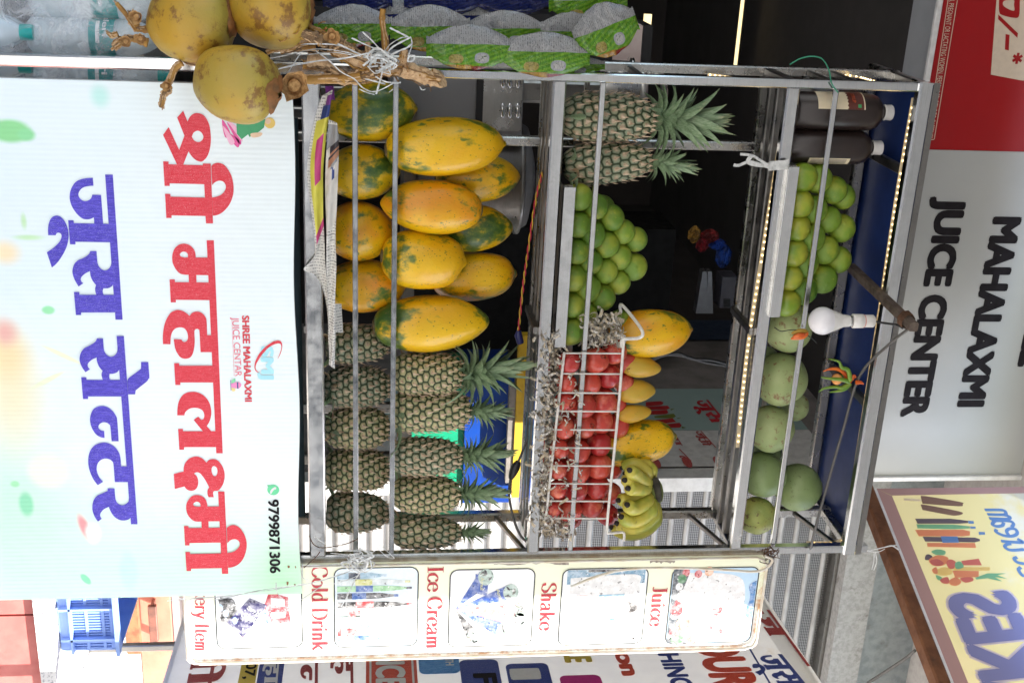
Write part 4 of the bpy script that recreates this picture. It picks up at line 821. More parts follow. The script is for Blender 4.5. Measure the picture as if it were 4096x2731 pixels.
# ------------------------------------------------------------------ banners on the inner side wall
wp = Pl((XW-.006, 2, 0), (0,-1,0))
wb = thing('inner_banner', 'dim teal banner with red Hindi lettering on the inner shop wall', 'banner', wp.w(0, 2.0))
y0, zlo = wp.px(1555, 2450); y1, _ = wp.px(1722, 2450); _, zhi = wp.px(1600, 3260)
TEAL = simple('teal flex', lin(150,172,168), .5, c2=lin(140,164,160), sc=2)
poly(wp, [(y0,1.4),(y1,1.4),(y1,3.2),(y0,3.2)], 0).build('sheet', TEAL, wb)
y2, _ = wp.px(1866, 2700); wpl = Pl((XW-.006, 2, 0), (0,-1,0))
W3 = lambda x, y: (1480+y*.28063, 2600+x*.28063)
def wm(us, vs_, A, B, C):
    a = V(wp.px(*W3(*A))); b = V(wp.px(*W3(*B))); c = V(wp.px(*W3(*C)))       # head left, head right, foot left
    return lambda u, v: a+(b-a)*((u-us[0])/(us[1]-us[0]))+(c-a)*((vs_[1]-v)/(vs_[1]-vs_[0]))
mbx = MB(); glyph_on(wp, ('bhead','ja','ja_stem','uu','sa','sa_stem'), wm((698,1277), (188,470), (850,430), (1075,760), (540,430)), .002, mbx); mbx.build('lettering', m_print('deep red', lin(176,16,34), lin(190,30,44)), wb)
mbx = MB()
for k_, (m, pts) in enumerate(((0, [(-60,460),(150,445),(195,465),(170,500),(-60,520)]), (0, [(-60,525),(250,510),(285,545),(240,565),(-60,570)]), (0, [(-60,590),(240,570),(260,610),(230,630),(-60,640)]), (1, [(55,660),(340,625),(370,665),(320,690),(70,685)]), (0, [(0,725),(320,690),(370,740),(240,760),(0,760)]), (0, [(100,790),(420,755),(450,790),(430,822),(100,830)]), (1, [(290,560),(355,550),(300,580)]), (1, [(375,690),(450,680),(400,700)]), (1, [(450,810),(520,825),(460,835)]))):
    pxpoly(wp, [W3(*p) for p in pts], .0015+.0001*k_, mbx, m)
mbx.build('printed_picture', [simple('print carrot red', lin(176,40,44), .5), simple('print leaf green', lin(110,120,50), .5)], wb)
w2 = thing('inner_notice', 'white notice with red dots and Hindi words beside the inner teal banner', 'notice', wp.w((y1+y2)/2, 1.5))
poly(wp, [(y1+.004,1.4),(y2,1.4),(y2,3.2),(y1+.004,3.2)], .001).build('sheet', simple('notice white', (.62,.62,.60), .5), w2)
INKM = m_print('dull red ink', lin(170,70,66), lin(182,84,80))
mbx = MB(); glyph_on(wp, ('bhead','ja','ja_stem','uu'), wm((698,1000), (188,470), (740,872), (840,995), (580,872)), .003, mbx); glyph_on(wp, ('head2','ma2','st1','st2'), wm((1960,2295), (738,920), (350,888), (470,1085), (260,888)), .003, mbx)
glyph_on(wp, ('head2','st1','st2','ii2'), wm((2090,2295), (738,990), (850,1010), (905,1085), (705,1010)), .003, mbx); glyph_on(wp, ('bhead2','ta'), wm((1760,1950), (350,560), (540,1225), (575,1270), (400,1225)), .003, mbx); mbx.build('lettering', INKM, w2)
for x, y in ((82,1330),(528,1322),(970,1316),(1400,1310)):
    a, b = wp.px(*W3(x, y)); poly(wp, ell(a, b, .045, .017), .004).build('red_dot', INKM, w2)
# ------------------------------------------------------------------ the stainless display rack
W_, D_ = 1.2, .18
HS = dict(s1=-.1319, a1=-.0373, b1=.0515, s2=.4111, g2=.5088, s3=.9448, g3=1.0465, top=1.256)
HS = {k: v+H for k, v in HS.items()}
RD = .31                                                     # depth of the roof
rk = thing('display_rack', 'three tier stainless steel fruit rack with open front bars and blue roof panel', 'display rack', (W_/2, .09, HS['s1']-.9))
ZB = .35
def bar(name, a, b, wx, wz, mat=STEEL, up=None):
    m = MB(); m.bar(a, b, wx, wz, up); return m.build(name, mat, rk)
ZT = HS['top']+.02
bar('post', (-.006,0,ZB), (-.006,0,HS['s1']+.15), .026, .026); bar('post', (-.004,.001,HS['s1']+.15), (-.004,.001,ZT), .020, .022)
bar('post', (W_+.004,0,ZB), (W_+.004,0,ZT+.03), .022, .024)
bar('post', (-.004,D_+.01,HS['s1']-.1), (-.004,D_+.01,ZT), .022, .022, STEEL2); bar('post', (W_,D_+.01,HS['s1']-.1), (W_,D_+.01,ZT), .026, .026, STEEL2)
xm_ = P(578, 2700, D_+.01).x
bar('post', (xm_,D_+.012,HS['s1']-.1), (xm_,D_+.012,HS['s3']), .022, .026, STEEL2)
for k, hz in (('s1', .040), ('s2', .030), ('s3', .030)):
    z = HS[k]
    bar('front_rail', (.006,-.001,z), (W_-.007,-.001,z), .026, hz)
    bar('shelf_bar', (.008,.062,z-.004), (W_-.014,.062,z-.004), .022, .022, STEELD); bar('shelf_bar', (.008,.118,z-.004), (W_-.014,.118,z-.004), .022, .022, STEELD)
    bar('rear_rail', (.008,D_+.01,z), (W_-.014,D_+.01,z), .024, .026, STEEL2)
    for x in (-.004, W_/2, W_): bar('cross_bar', (x,.014,z-.018 if x == W_/2 else z), (x,D_-.003,z-.018 if x == W_/2 else z), .018, .016 if x == W_/2 else .022, STEELD)
for k in ('a1', 'b1', 'g2', 'g3'):
    z = HS[k]; bar('guard_bar', (.007,-.004,z), (W_-.008,-.004,z), .010, .0125)
    if k in ('g2','g3'): bar('rear_guard_bar', (.008,D_+.012,z), (W_-.014,D_+.012,z), .010, .012, STEEL2)
for k in ('g2', 'g3', 'a1'): bar('side_guard_bar', (-.004,.014,HS[k]), (-.004,D_-.003,HS[k]), .012, .012, STEELD); 
bar('side_guard_bar', (-.004,.014,HS['s2']+.19), (-.004,D_-.003,HS['s2']+.19), .014, .014, STEELD); bar('side_guard_bar', (-.004,.014,HS['s3']+.16), (-.004,D_-.003,HS['s3']+.16), .014, .014, STEELD)
# diagonal braces at the right end
for z in (HS['s2'], HS['s3'], HS['top']-.01): bar('corner_brace', (W_+.002,.015,z-.02), (W_-.0,D_-.004,z-.075), .012, .012, STEELD)
# roof: front header, side and rear rails, blue sheet seen from below
zt = HS['top']
bar('header_rail', (-.016,-.004,zt), (W_+.016,-.004,zt), .028, .034); bar('roof_rail', (-.004,.012,zt+.004), (-.004,RD,zt+.004), .022, .022, STEEL2); bar('roof_rail', (W_,.012,zt+.004), (W_,RD,zt+.004), .024, .022, STEEL2); bar('roof_rear_rail', (.008,RD-.01,zt), (W_-.014,RD-.01,zt), .024, .026, STEEL2)
for x in (xm_+.02, .80): bar('roof_rib', (x,.012,zt+.001), (x,RD-.024,zt+.001), .022, .016, STEELD)
BLUEP = simple('blue painted sheet', lin(24,48,104), .4, c2=lin(18,38,86), sc=5, dirt=lin(34,56,104))
m = MB(); m.box((W_/2, RD/2, zt+.024), (W_+.02, RD+.02, .012)); m.build('roof_panel', BLUEP, rk)
m = MB(); m.box((W_/2-.002, -.020, zt+.022), (W_+.03, .003, .014)); m.build('header_lip', STEELD, rk)
# square tube that carries the lamp, pushed through under the roof
a = P(1070, 3405, .20); b = P(1308, 3655, -.20); bt = MB(); bt.bar(a, b, .022, .022)
lb = bt.build('square_tube', simple('rusty square tube', (.13,.10,.08), .7, .3, c2=(.07,.05,.04), sc=40), origin=b, label='rusty square tube sticking out under the blue roof, carrying the bulb', cat='metal tube')
wr = MB(); 
for i in range(6):
    c = a.lerp(b, .86+.012*i); wr.tube([c+V((math.cos(t*.9)*.019, .006*math.sin(t), math.sin(t*.9)*.019)) for t in range(8)], .0013, 5)
wr.build('wire_binding', RUST, lb)
# trays with steel lips for the limes
def tray(u0, v0, u1, v1, hpx, label):
    A = P(u0, v0, -.028); B = P(u1, v1, -.028); z = (A.z+B.z)/2; h = hpx*mpp(A)
    t = thing('lime_tray', label, 'tray', ((A.x+B.x)/2, .06, z-h/2), 'steel lime trays')
    m = MB(); m.box(((A.x+B.x)/2, -.028, z), (B.x-A.x, .0025, h)); m.box(((A.x+B.x)/2, -.0235, z+h/2-.001), (B.x-A.x, .006, .0022)); m.build('front_lip', STEEL, t)
    m = MB(); m.box(((A.x+B.x)/2, .06, z-h/2+.001), (B.x-A.x-.004, .170, .002)); m.build('floor', STEELD, t)
    m = MB(); m.box(((A.x+B.x)/2, -.014, z-h*.1), (B.x-A.x+.004, .018, h*.8)); m.build('inner_channel', STEEL2, t)
    return z-h/2
# heights of the tray floors follow the rails they sit on
tray2 = tray(750, 2283, 1388, 2237, 46, 'long steel tray lip holding the limes on the middle shelf')
tray3 = tray(668, 3185, 1268, 3090, 44, 'long steel tray lip holding the limes on the top shelf')
# ------------------------------------------------------------------ light strips
STRIP = simple('light strip tape', (.62,.52,.34), .5)
def strip(pts, label, n_b, width=.010, nrm=(0,-1,0)):
    pts = [V(p) for p in pts]; t = thing('light_strip', label, 'light strip', pts[len(pts)//2], 'warm light strips on the rack')
    cp = curve_pts(pts, 10); m = MB(); m.ribbon(cp, width, nrm); m.ribbon([p+V(nrm)*-.001 for p in cp], width, nrm); m.build('tape', STRIP, t)
    L = [0.]
    for i in range(1, len(cp)): L.append(L[-1]+(cp[i]-cp[i-1]).length)
    b = MB(); N_ = int(L[-1]/n_b); j = 0
    for i in range(N_):
        d = (i+.5)*n_b
        while j < len(cp)-2 and L[j+1] < d: j += 1
        if random.random() < .12: continue
        p = cp[j].lerp(cp[j+1], (d-L[j])/max(1e-6, L[j+1]-L[j])); b.sphere(p+V(nrm)*.0015, .0026, 6, 4)
    o = b.build('lamp_beads', LEDW, t); o['kind'] = 'stuff'
strip([P(600,3115,.03), P(1000,3052,.03), P(1400,2990,.03), P(1790,2950,.03)], 'row of warm light beads under the top shelf', .0165)
strip([P(392,3655,.02), P(800,3585,.02), P(1300,3510,.02), P(1800,3432,.02), P(2110,3383,.02), P(2166,3350,.02), P(2170,3225,.02)], 'row of warm light beads along the roof header', .0155)
strip([P(300,2830,.16), P(318,2950,.12), P(345,3040,.07)], 'short warm light strip at the left end below the top shelf', .012, nrm=(-.5,-.86,0))
strip([P(300,3330,.19), P(305,3405,.17), P(322,3480,.08), P(345,3545,.03)], 'short warm light strip at the left end under the roof', .012, nrm=(-.5,-.86,0))
# long dark lamp lead over the roof front
cb = MB(); cb.tube(curve_pts([P(1312,3640,-.17), P(1370,3565,-.07), P(1500,3440,-.05), P(1720,3372,-.045), P(1900,3320,-.04), P(2080,3270,-.04), P(2180,3245,-.02), P(2200,3238,.01)]), .0034, 6)
cb.build('lamp_lead', CORDG, origin=P(1700,3380,-.05), label='dark twisted cable sagging across the rack front below the roof', cat='cable')
# bulb hanging cap up from its holder
bc = P(1283, 3290, -.10); bl = thing('light_bulb', 'white unlit bulb hanging globe down from a white holder', 'bulb', bc, )
k = mpp(bc); r = 56*k
prof = [(.001,-r)]+[(r*math.sin(t*PI/14), -r*math.cos(t*PI/14)) for t in range(1, 10)]+[(r*.80, r*.62)]
m = MB(); m.lathe(prof, 28, bc); m.build('globe', simple('opal white', (.74,.73,.76), .35, c2=(.70,.69,.72)), bl)
m = MB(); m.lathe([(r*.82, r*.62),(r*.66, r*1.05),(r*.46, r*1.5),(r*.42, r*1.95),(r*.40,r*2.0)], 24, bc); m.build('body', WHITEP, bl)
m = MB(); m.lathe([(r*.36,r*2.0),(r*.38,r*2.1),(r*.36,r*2.25)], 20, bc); m.build('metal_cap', STEEL2, bl)
m = MB(); m.lathe([(r*.46,r*2.2),(r*.52,r*2.25),(r*.50,r*3.0),(r*.44,r*3.06),(r*.46,r*3.12),(r*.46,r*3.75),(r*.36,r*3.85)], 24, bc); hd = m.build('holder', WHITEP, bl)
m = MB(); m.lathe([(r*.475,r*3.03),(r*.49,r*3.06),(r*.475,r*3.09)], 24, bc); m.build('red_ring', simple('faded red', lin(200,120,110), .5), hd)
m = MB(); m.tube(curve_pts([bc+V((0,0,r*3.8)), bc+V((.004,-.002,r*4.6)), P(1300,3590,-.11), P(1312,3610,-.17)]), .0028, 6); m.build('lead', CORD, bl)
# ------------------------------------------------------------------ fruit
DSP = 1.7415
def place(o, base, tip, width, up_extra=0.):
    """stand a unit fruit (length 1 along z, width 1) between two points"""
    d = tip-base; L = d.length
    q = d.to_track_quat('Z', 'X'); o.rotation_mode = 'QUATERNION'
    o.rotation_quaternion = q @ Euler((0,0,random.uniform(0,6.28))).to_quaternion()
    o.location = base; o.scale = (width, width, L)
def shared(me, name, mat=None, parent=None): return mesh_obj(name, me, mat, parent)
def lathe_mesh(name, prof, n=32, lobes=0, amp=0., nz=0., seed=0):
    mb = MB(); P2 = curve_pts([(r, z) for r, z in prof], 3); vs = []
    for i, p in enumerate(P2):
        for j in range(n):
            a = 2*PI*j/n; r = max(p.x, .0)*(1+amp*math.cos(lobes*a))
            q = V((r*math.cos(a), r*math.sin(a), p.y))
            if nz and r > .001: q += q.normalized()*nz*noise.noise(q*2.6+V((seed, seed*.7, 3)))*(1 if r > .05 else .3)
            vs.append(q)
    k = len(P2)
    mb.add(vs, [(i*n+j, i*n+(j+1) % n, (i+1)*n+(j+1) % n, (i+1)*n+j) for i in range(k-1) for j in range(n)], 0, True)
    mb.add(vs[:n], [tuple(range(n-1,-1,-1))]); mb.add(vs[-n:], [tuple(range(n))]); return mb.mesh(name)
def m_papaya(name, gr, org):
    n = N(name); co = n.coord('Object', scale=(1,1,1.1)); big = n.noise(co, 1.7, 3, .5, .3); mid = n.noise(co, 5, 6, .65)
    base = n.mix(n.step(n.noise(co, 1.3, 2), .35, .65), lin(224,178,16), lin(*org))
    g = n.math('ADD', n.math('MULTIPLY', big, .66), n.math('MULTIPLY', mid, .44))
    c = n.mix(n.step(g, gr, gr+.09), base, lin(92,112,34)); c = n.mix(n.step(g, gr+.06, gr+.16), c, lin(52,84,34))
    dots = n.vor(co, 20); c = n.mix(n.math('MULTIPLY', n.step(dots, .10, .2, 1., 0.), n.step(n.noise(co, 2.2, 2), .42, .52)), c, lin(80,92,36))
    c = n.mix(n.math('MULTIPLY', n.step(n.noise(co, 9, 3), .58, .64), n.step(n.noise(co, 1.9, 2), .52, .58)), c, lin(104,118,38))
    c = n.mix(n.step(n.noise(co, 11, 6, .7), .62, .70), c, lin(120,100,54)); c = n.mix(n.step(n.noise(co, 26, 5, .7), .60, .70, 0., .55), c, lin(150,140,40))
    n.bump(n.noise(co, 14, 4), .15, .01); return n.fin(c, .30, spec=.5)
PAPM = [m_papaya('papaya skin yellow', .545, (220,164,18)), m_papaya('papaya skin orange', .585, (214,140,16)), m_papaya('papaya skin green', .50, (208,172,24))]
pprof = [(.0,.0),(.16,.012),(.30,.07),(.42,.2),(.492,.38),(.49,.56),(.42,.74),(.30,.87),(.17,.95),(.06,.99),(.0,1.)]
PAPME = [lathe_mesh('papaya', pprof, 36, 5, .018, .025, s) for s in (1, 5, 9)]
pprof2 = [(.0,.0),(.15,.012),(.30,.06),(.44,.2),(.50,.40),(.485,.6),(.42,.78),(.30,.90),(.12,.965),(.05,1.0),(.0,1.005)]
PAPME.append(lathe_mesh('papaya', pprof2, 36, 5, .02, .02, 3))
for i, (xb, yb, xt, yt, wd, Y, mi, ms, lab) in enumerate((
  (748,262,960,250,136,.115,2,0,'mostly green papaya at the lower left, first in the bottom row'),
  (750,398,920,392,127,.115,2,1,'green and yellow papaya, second in the bottom row'),
  (750,530,906,530,140,.115,1,2,'plain orange yellow papaya, third in the bottom row'),
  (748,660,936,655,124,.115,1,0,'plain orange papaya, fourth in the bottom row, next to the pineapples'),
  (886,345,1164,330,136,.060,0,0,'largest long papaya leaning at the left of the second row'),
  (1106,482,873,466,126,.060,1,1,'orange papaya standing stem end up, second in the second row'),
  (876,588,1070,604,137,.058,0,3,'yellow papaya with a nipple tip, third in the second row'),
  (858,748,1122,736,133,.060,0,2,'long speckled papaya at the right of the second row, above a pineapple'),
  (1000,412,1195,406,114,.165,0,1,'papaya with green blotches behind the largest papaya'),
  (1000,527,1177,522,109,.165,2,2,'papaya with green patches half hidden, middle of the back row'),
  (990,640,1186,628,113,.165,1,3,'orange papaya with a pointed tip, right of the back row'),
  (1395,772,1592,756,112,.13,1,0,'orange papaya on the middle shelf behind the wire basket corner'),
  (1362,1032,1553,1002,105,.13,0,3,'yellow papaya with grey spots between mangoes and bananas'))):
    B = P(yb*DSP, xb*DSP, Y); T = P(yt*DSP, xt*DSP, Y+(.02 if i in (4,6,7) else 0)); o = shared(PAPME[ms], 'papaya')
    o.data = PAPME[ms].copy() if mi != 0 else PAPME[ms]
    o.data.materials.clear() if mi != 0 else None
    if not o.data.materials: o.data.materials.append(PAPM[mi])
    place(o, B, T, wd*DSP*mpp(B)); tag(o, lab, 'papaya', 'papayas on the rack')
    c_p = MB(); c_p.lathe([(.12,.010),(.105,-.004),(.07,-.010),(.06,-.004),(.0,-.006)], 12, close=False); cm = c_p.mesh('stem_scar')
    s = mesh_obj('stem_scar', cm, simple('dry stem scar', lin(110,96,62), .9, c2=lin(70,60,40), sc=9), o)

# pineapples ---------------------------------------------------------------
def m_pine(name, tan, grn):
    n = N(name); r = n.attr('eye'); col = n.sep(r[0] if False else r['Vector']); gv, ce, rd = col[0], col[1], col[2]
    co = n.coord('Object'); nz = n.noise(co, 9, 5, .7)
    oi = n.n('ObjectInfo').outputs['Random']; c = n.mix(n.math('MULTIPLY', n.step(rd, .2, .9), n.step(oi, .0, 1., .25, .9)), lin(*grn), lin(166,158,116)); c = n.mix(n.step(nz, .52, .72), c, lin(158,124,92))
    c = n.mix(n.step(ce, .05, .36, .9, 0.), c, lin(*tan)); c = n.mix(n.step(n.noise(co, 30, 4, .7), .55, .68), c, lin(74,78,60)); c = n.mix(n.step(gv, .06, .34, 1., 0.), c, lin(36,54,22))
    return n.fin(c, .62)
PINM = [m_pine('pineapple skin', (186,166,140), (134,144,118)), m_pine('pineapple skin yellowish', (200,174,136), (154,156,112))]
BRACT = simple('dry bract tip', lin(206,184,158), .8, c2=lin(140,114,88), sc=12)
def pine_mesh(seed):
    rn = random.Random(seed); n, rows = (13,12,13,14)[seed % 4], (11,10,12,11)[seed % 4]; NA, NT = 150, 104; jit = {}; pw = (3.4,2.9,4.0,3.0)[seed % 4]; tp = (.10,.16,.06,.2)[seed % 4]
    R = lambda t: .5*(max(0., 1-abs(2*t-.96)**pw))**.5*(1-tp*t)*(1+.03*math.sin(t*5+seed)) if 0 < t < 1 else .02
    eyes = {}; vs = []; cols = []
    def lat(a, t):
        y = t*rows; best = []
        for j in range(int(y)-1, int(y)+3):
            off = (.5 if j % 2 else 0.)+.12*j
            x = a*n-off
            for i in (math.floor(x), math.floor(x)+1):
                jx, jy = jit.setdefault((i % n, j), (rn.uniform(-.16,.16), rn.uniform(-.16,.16))); dx = x-i+jx; dy = (y-j-.5+jy)*.92; best.append((math.hypot(dx, dy), i % n, j))
        best.sort(); return best
    for it in range(NT+1):
        t = it/NT
        for ia in range(NA):
            a = ia/NA; b = lat(a, t); f1, f2 = b[0][0], b[1][0]; gp = f2-f1
            key = b[0][1:]; rd = eyes.setdefault(key, rn.random())
            h = min(1, gp/.30); h = h*h*(3-2*h)
            r = max(.02, R(.03+.94*t))*(1+.075*h-.05)+(.012*max(0, 1-f1/.3))
            th = 2*PI*a; vs.append((r*math.cos(th), r*math.sin(th), t)); cols += [gp, f1, rd, 1.]
    mb = MB(); mb.add(vs, [(i*NA+j, i*NA+(j+1) % NA, (i+1)*NA+(j+1) % NA, (i+1)*NA+j) for i in range(NT) for j in range(NA)], 0, True)
    nb = len(mb.v)
    for j in range(1, rows-0):
        for i in range(n):
            t = (j+.5)/rows
            if not .05 < t < .97: continue
            a = 2*PI*((i+(.5 if j % 2 else 0.)+.12*j)/n); r = R(.03+.94*t)*1.05; w = .075; L = rn.uniform(.03,.10); tw = rn.uniform(-.6,.6)
            def pt(da, dz, dr): return ((r+dr)*math.cos(a+da), (r+dr)*math.sin(a+da), t+dz)
            mb.add([pt(-w/ r*.55,-.02,.0), pt(w/r*.55,-.02,.0), pt(tw*.16,L,rn.uniform(.02,.06)), pt(0,.0,.03)], [(0,1,3),(1,2,3),(2,0,3)], 1)
    me = mb.mesh('body'); at = me.attributes.new('eye', 'FLOAT_COLOR', 'POINT')
    cols += [.5,.5,.5,1.]*(len(mb.v)-nb); at.data.foreach_set('color', cols); return me
PINME = [pine_mesh(s_) for s_ in (1, 2, 3, 4)]
for i, me in enumerate(PINME): me.materials.append(PINM[i % 2]); me.materials.append(BRACT)
LEAFM = N('pineapple leaf'); _c = LEAFM.coord('Object'); _x = LEAFM.sep(LEAFM.coord('Object', rnd=False))
LEAFM = LEAFM.fin(LEAFM.mix(LEAFM.step(LEAFM.noise(LEAFM.coord('Object', scale=(8,8,1)), 6, 4), .35, .7), LEAFM.mix(LEAFM.step(_x[2], .75, 1.02), lin(140,160,128), lin(166,160,124)), lin(92,122,80)), .5)
DRYLEAF = simple('dry pineapple leaf', lin(168,150,112), .7, c2=lin(140,96,80), sc=6)
def leaf_mesh(curl, wd, seed):
    rn = random.Random(seed); mb = MB(); k = 8; vs = []
    for i in range(k+1):
        t = i/k; w = wd*(1-t)**.8*(.55+1.2*t if t < .35 else 1)*.98; z = math.sin(t*1.1)/1.1*(1) if curl else t
        x = curl*t**2.2; z = t-.35*abs(curl)*t**2; vs += [(x-.25*w, -w/2, z), (x+.12*w, 0, z), (x-.25*w, w/2, z)]
    mb.add(vs, [(3*i+j, 3*i+j+1, 3*i+j+4, 3*i+j+3) for i in range(k) for j in (0, 1)], 0, True)
    me = mb.mesh('leaf'); return me
LEAVES = [leaf_mesh(c, w, i) for i, (c, w) in enumerate(((-.05,.34), (.2,.40), (.42,.42), (.75,.42)))]
for me in LEAVES: me.materials.append(LEAFM)
LEAVESD = [leaf_mesh(c, w, i+9) for i, (c, w) in enumerate(((.5,.3), (.9,.26)))]
for me in LEAVESD: me.materials.append(DRYLEAF)
CORE = MB(); CORE.lathe([(.10,0),(.09,.2),(.05,.4),(.01,.5)], 8); CORE = CORE.mesh('crown'); CORE.materials.append(LEAFM)
def pineapple(u0, v0, u1, v1, wd, Y, mi, label, group, crown=0, nl=30, spread=1., lean=(0,0), dry=0, cY=0.):
    B = P(u0, v0, Y); T = P(u1, v1, Y); L = (T-B).length; W = wd*mpp(B)
    t = bpy.data.objects.new('pineapple', None); COL.objects.link(t); t.empty_display_size = .05; tag(t, label, 'pineapple', group)
    t.location = B; q = (T-B).to_track_quat('Z', 'X'); t.rotation_mode = 'QUATERNION'; t.rotation_quaternion = q
    b = mesh_obj('body', PINME[mi+2*random.randint(0,1)], None, t); b.scale = (W*random.uniform(.95,1.04), W*random.uniform(.95,1.04), L); b.rotation_euler = (0,0,random.uniform(0,6.28))
    if crown:
        C = crown*mpp(T); c = mesh_obj('crown', CORE, None, t); c.location = (0,0,L*.97); c.scale = (C*.8, C*.8, C*.9); c.rotation_euler = (lean[0], lean[1], 0)
        nl = int(nl*1.6)
        for i in range(nl):
            f = i/nl; a = i*2.39996+random.uniform(-.2,.2); tilt = (1.35*(1-f)**1.15+.10)*spread*random.uniform(.85,1.15)
            l = (.50+.42*f)*random.uniform(.85,1.12) if f < .85 else random.uniform(.7,.9)
            lf = mesh_obj('leaf', LEAVES[min(3, max(0, int((1-f)*3.2+random.uniform(-.6,.6))))], None, c)
            lf.rotation_mode = 'XYZ'; s = l*1.08
            lf.rotation_euler = Euler((0, tilt*.82, a), 'XYZ'); lf.location = (math.cos(a)*.07*(1-f), math.sin(a)*.07*(1-f), .02+.40*f)
            lf.scale = (s, s*1.1, s)
    for i in range(dry):
        a = random.uniform(-2.6,-.5) if i else random.uniform(-2.2,-1); lf = mesh_obj('base_leaf', LEAVESD[i % 2] if i % 3 == 1 else LEAVES[2+i % 2], None, t)
        lf.rotation_euler = (0, random.uniform(.7,1.5), a); lf.location = (math.cos(a)*W*.3, math.sin(a)*W*.3, .008); s = random.uniform(.05,.11); lf.scale = (s, s*.6, s)
    return t
for k, (u, v0, v1, w_) in enumerate(((1376,1302,1560,172), (1548,1300,1565,176), (1712,1302,1560,172), (1879,1304,1558,168), (2045,1306,1555,170))):
    pineapple(u, v0, u+random.uniform(-6,6), v1, w_, .118, (0,0,1,1,0)[k], 'pineapple without visible leaves, %s from the papayas in the lower row' % ORD[k+1], 'pineapples in the lower row of the bottom shelf', 0, dry=5)
for k, (u, v0, v1, w_, cr, nl, sp_, ln, mi) in enumerate(((1492,1572,1852,176,270,34,1.15,(.0,.18),1), (1645,1568,1882,172,165,30,.8,(.0,.05),1), (1822,1570,1852,172,200,30,.85,(0,.12),0), (1972,1572,1842,160,190,28,.9,(0,.1),1), (2124,1570,1848,150,120,26,.7,(0,.06),0))):
    pineapple(u, v0, u+(6 if k != 1 else -4), v1, w_, .058, mi, ('crowned pineapple next to the long speckled papaya, largest spiky crown', 'crowned pineapple with a tight grey crown, second in the upper row', 'crowned pineapple in the middle of the upper row', 'crowned pineapple in front of the blue box edge, fourth in the upper row', 'crowned pineapple at the far right beside the menu board')[k], 'crowned pineapples in the upper row of the bottom shelf', cr, nl, sp_, ln, 4 if k else 2)
pineapple(466, 2250, 474, 2622, 212, .085, 0, 'pineapple with a wide open crown at the left of the middle shelf', 'pineapples on the middle shelf', 300, 36, 1.1, (0,.02), 1)
pineapple(664, 2256, 640, 2610, 176, .085, 0, 'narrower pineapple with dry base leaves next to the limes', 'pineapples on the middle shelf', 185, 28, .8, (0,.25), 4)

# sweet limes ----------------------------------------------------------------
def m_lime():
    n = N('sweet lime skin'); co = n.coord('Object'); oi = n.n('ObjectInfo'); rd = oi.outputs['Random']
    z = n.sep(n.coord('Object', rnd=False))[2]
    c = n.mix(rd, lin(78,120,32), lin(122,152,48)); c = n.mix(n.step(n.noise(co, 1.2, 3), .46, .72), c, lin(156,164,52))
    c = n.mix(n.step(n.vor(co, 4.5), .0, .20, .8, 0.), c, lin(164,164,56)); c = n.mix(n.step(n.noise(co, 5, 5), .66, .74), c, lin(140,128,56))
    n.bump(n.noise(co, 46, 2), .22, .02); return n.fin(c, .36, spec=.5)
LIMM = m_lime(); LIMME = []
for s in (1, 2):
    me = lathe_mesh('sweet_lime', [(0,-.47),(.06,-.475),(.2,-.455),(.38,-.33),(.485,-.12),(.5,.05),(.46,.22),(.36,.36),(.2,.45),(.08,.475),(.03,.487),(0,.49)], 28, 0, 0, .015, s); me.materials.append(LIMM); LIMME.append(me)
YLIM = N('sweet lime skin ripe'); _co = YLIM.coord('Object'); YLIM = YLIM.fin(YLIM.mix(YLIM.step(YLIM.noise(_co, 1.4, 3), .35, .65), lin(116,146,42), lin(162,166,52)), .36)
LIMY = LIMME[0].copy(); LIMY.materials.clear(); LIMY.materials.append(YLIM)
def ball(me, name, u, v, r, Y, lab, cat, group, sq=1.):
    c = P(u, v, Y); o = mesh_obj(name, me); d = 2*r*mpp(c)*random.uniform(.95,1.05)
    o.location = c; o.scale = (d*random.uniform(.97,1.03), d*random.uniform(.97,1.03), d*sq*random.uniform(.97,1.03))
    o.rotation_euler = (random.uniform(0,6.28), random.uniform(0,6.28), random.uniform(0,6.28)); return tag(o, lab, cat, group)
R2 = lambda x, y: (680+y*.459, 2150+x*.459); R5 = lambda x, y: (600+y*.51, 2950+x*.51)
rows2 = [[(360,238),(348,475),(335,708),(305,940),(298,1175),(285,1405)], [(500,320),(468,560),(452,800),(425,1030),(405,1260)], [(640,415),(592,650),(588,880),(562,1110)], [(738,538),(702,755),(700,975)], [(845,605),(832,842)]]
rows3 = [[(508,215),(482,420),(462,610),(435,805),(408,1000),(383,1195)], [(625,225),(590,465),(570,685),(520,890),(508,1095)], [(752,315),(705,545),(680,783),(665,1010)], [(820,365),(812,615),(787,860)]]
for nm, rows, fn, r, g, Y0 in (('middle', rows2, R2, 54, 'limes on the middle shelf', .035), ('top', rows3, R5, 56, 'limes on the top shelf', .035)):
    for ri, row in enumerate(rows):
        for ci, (x, y) in enumerate(row):
            u, v = fn(x, y); yy = Y0+.022*ri
            ball(LIMY if (nm == 'top' and ri == 0) else LIMME[(ri+ci) % 2], 'sweet_lime', u, v, r*random.uniform(.96,1.05), yy, '%s lime on the %s shelf, row %s from below, %s from the left' % ('yellowish' if (nm == 'top' and ri == 0) else 'green', nm, ('one','two','three','four','five')[ri], ORD[ci+1]), 'lime', g)
ball(LIMME[0], 'sweet_lime', *R2(715,1312), 46, .13, 'dark green lime half hidden behind the shredded paper by the basket', 'lime', 'limes on the middle shelf')
# second layers behind, only partly seen
for i, (x, y) in enumerate(((620,300),(600,540),(560,760),(540,980))): ball(LIMME[i % 2], 'sweet_lime', *R2(x-60,y+40), 52, .155, 'hidden lime at the back of the middle shelf pile, %s from the left' % ORD[i+1], 'lime', 'limes on the middle shelf')

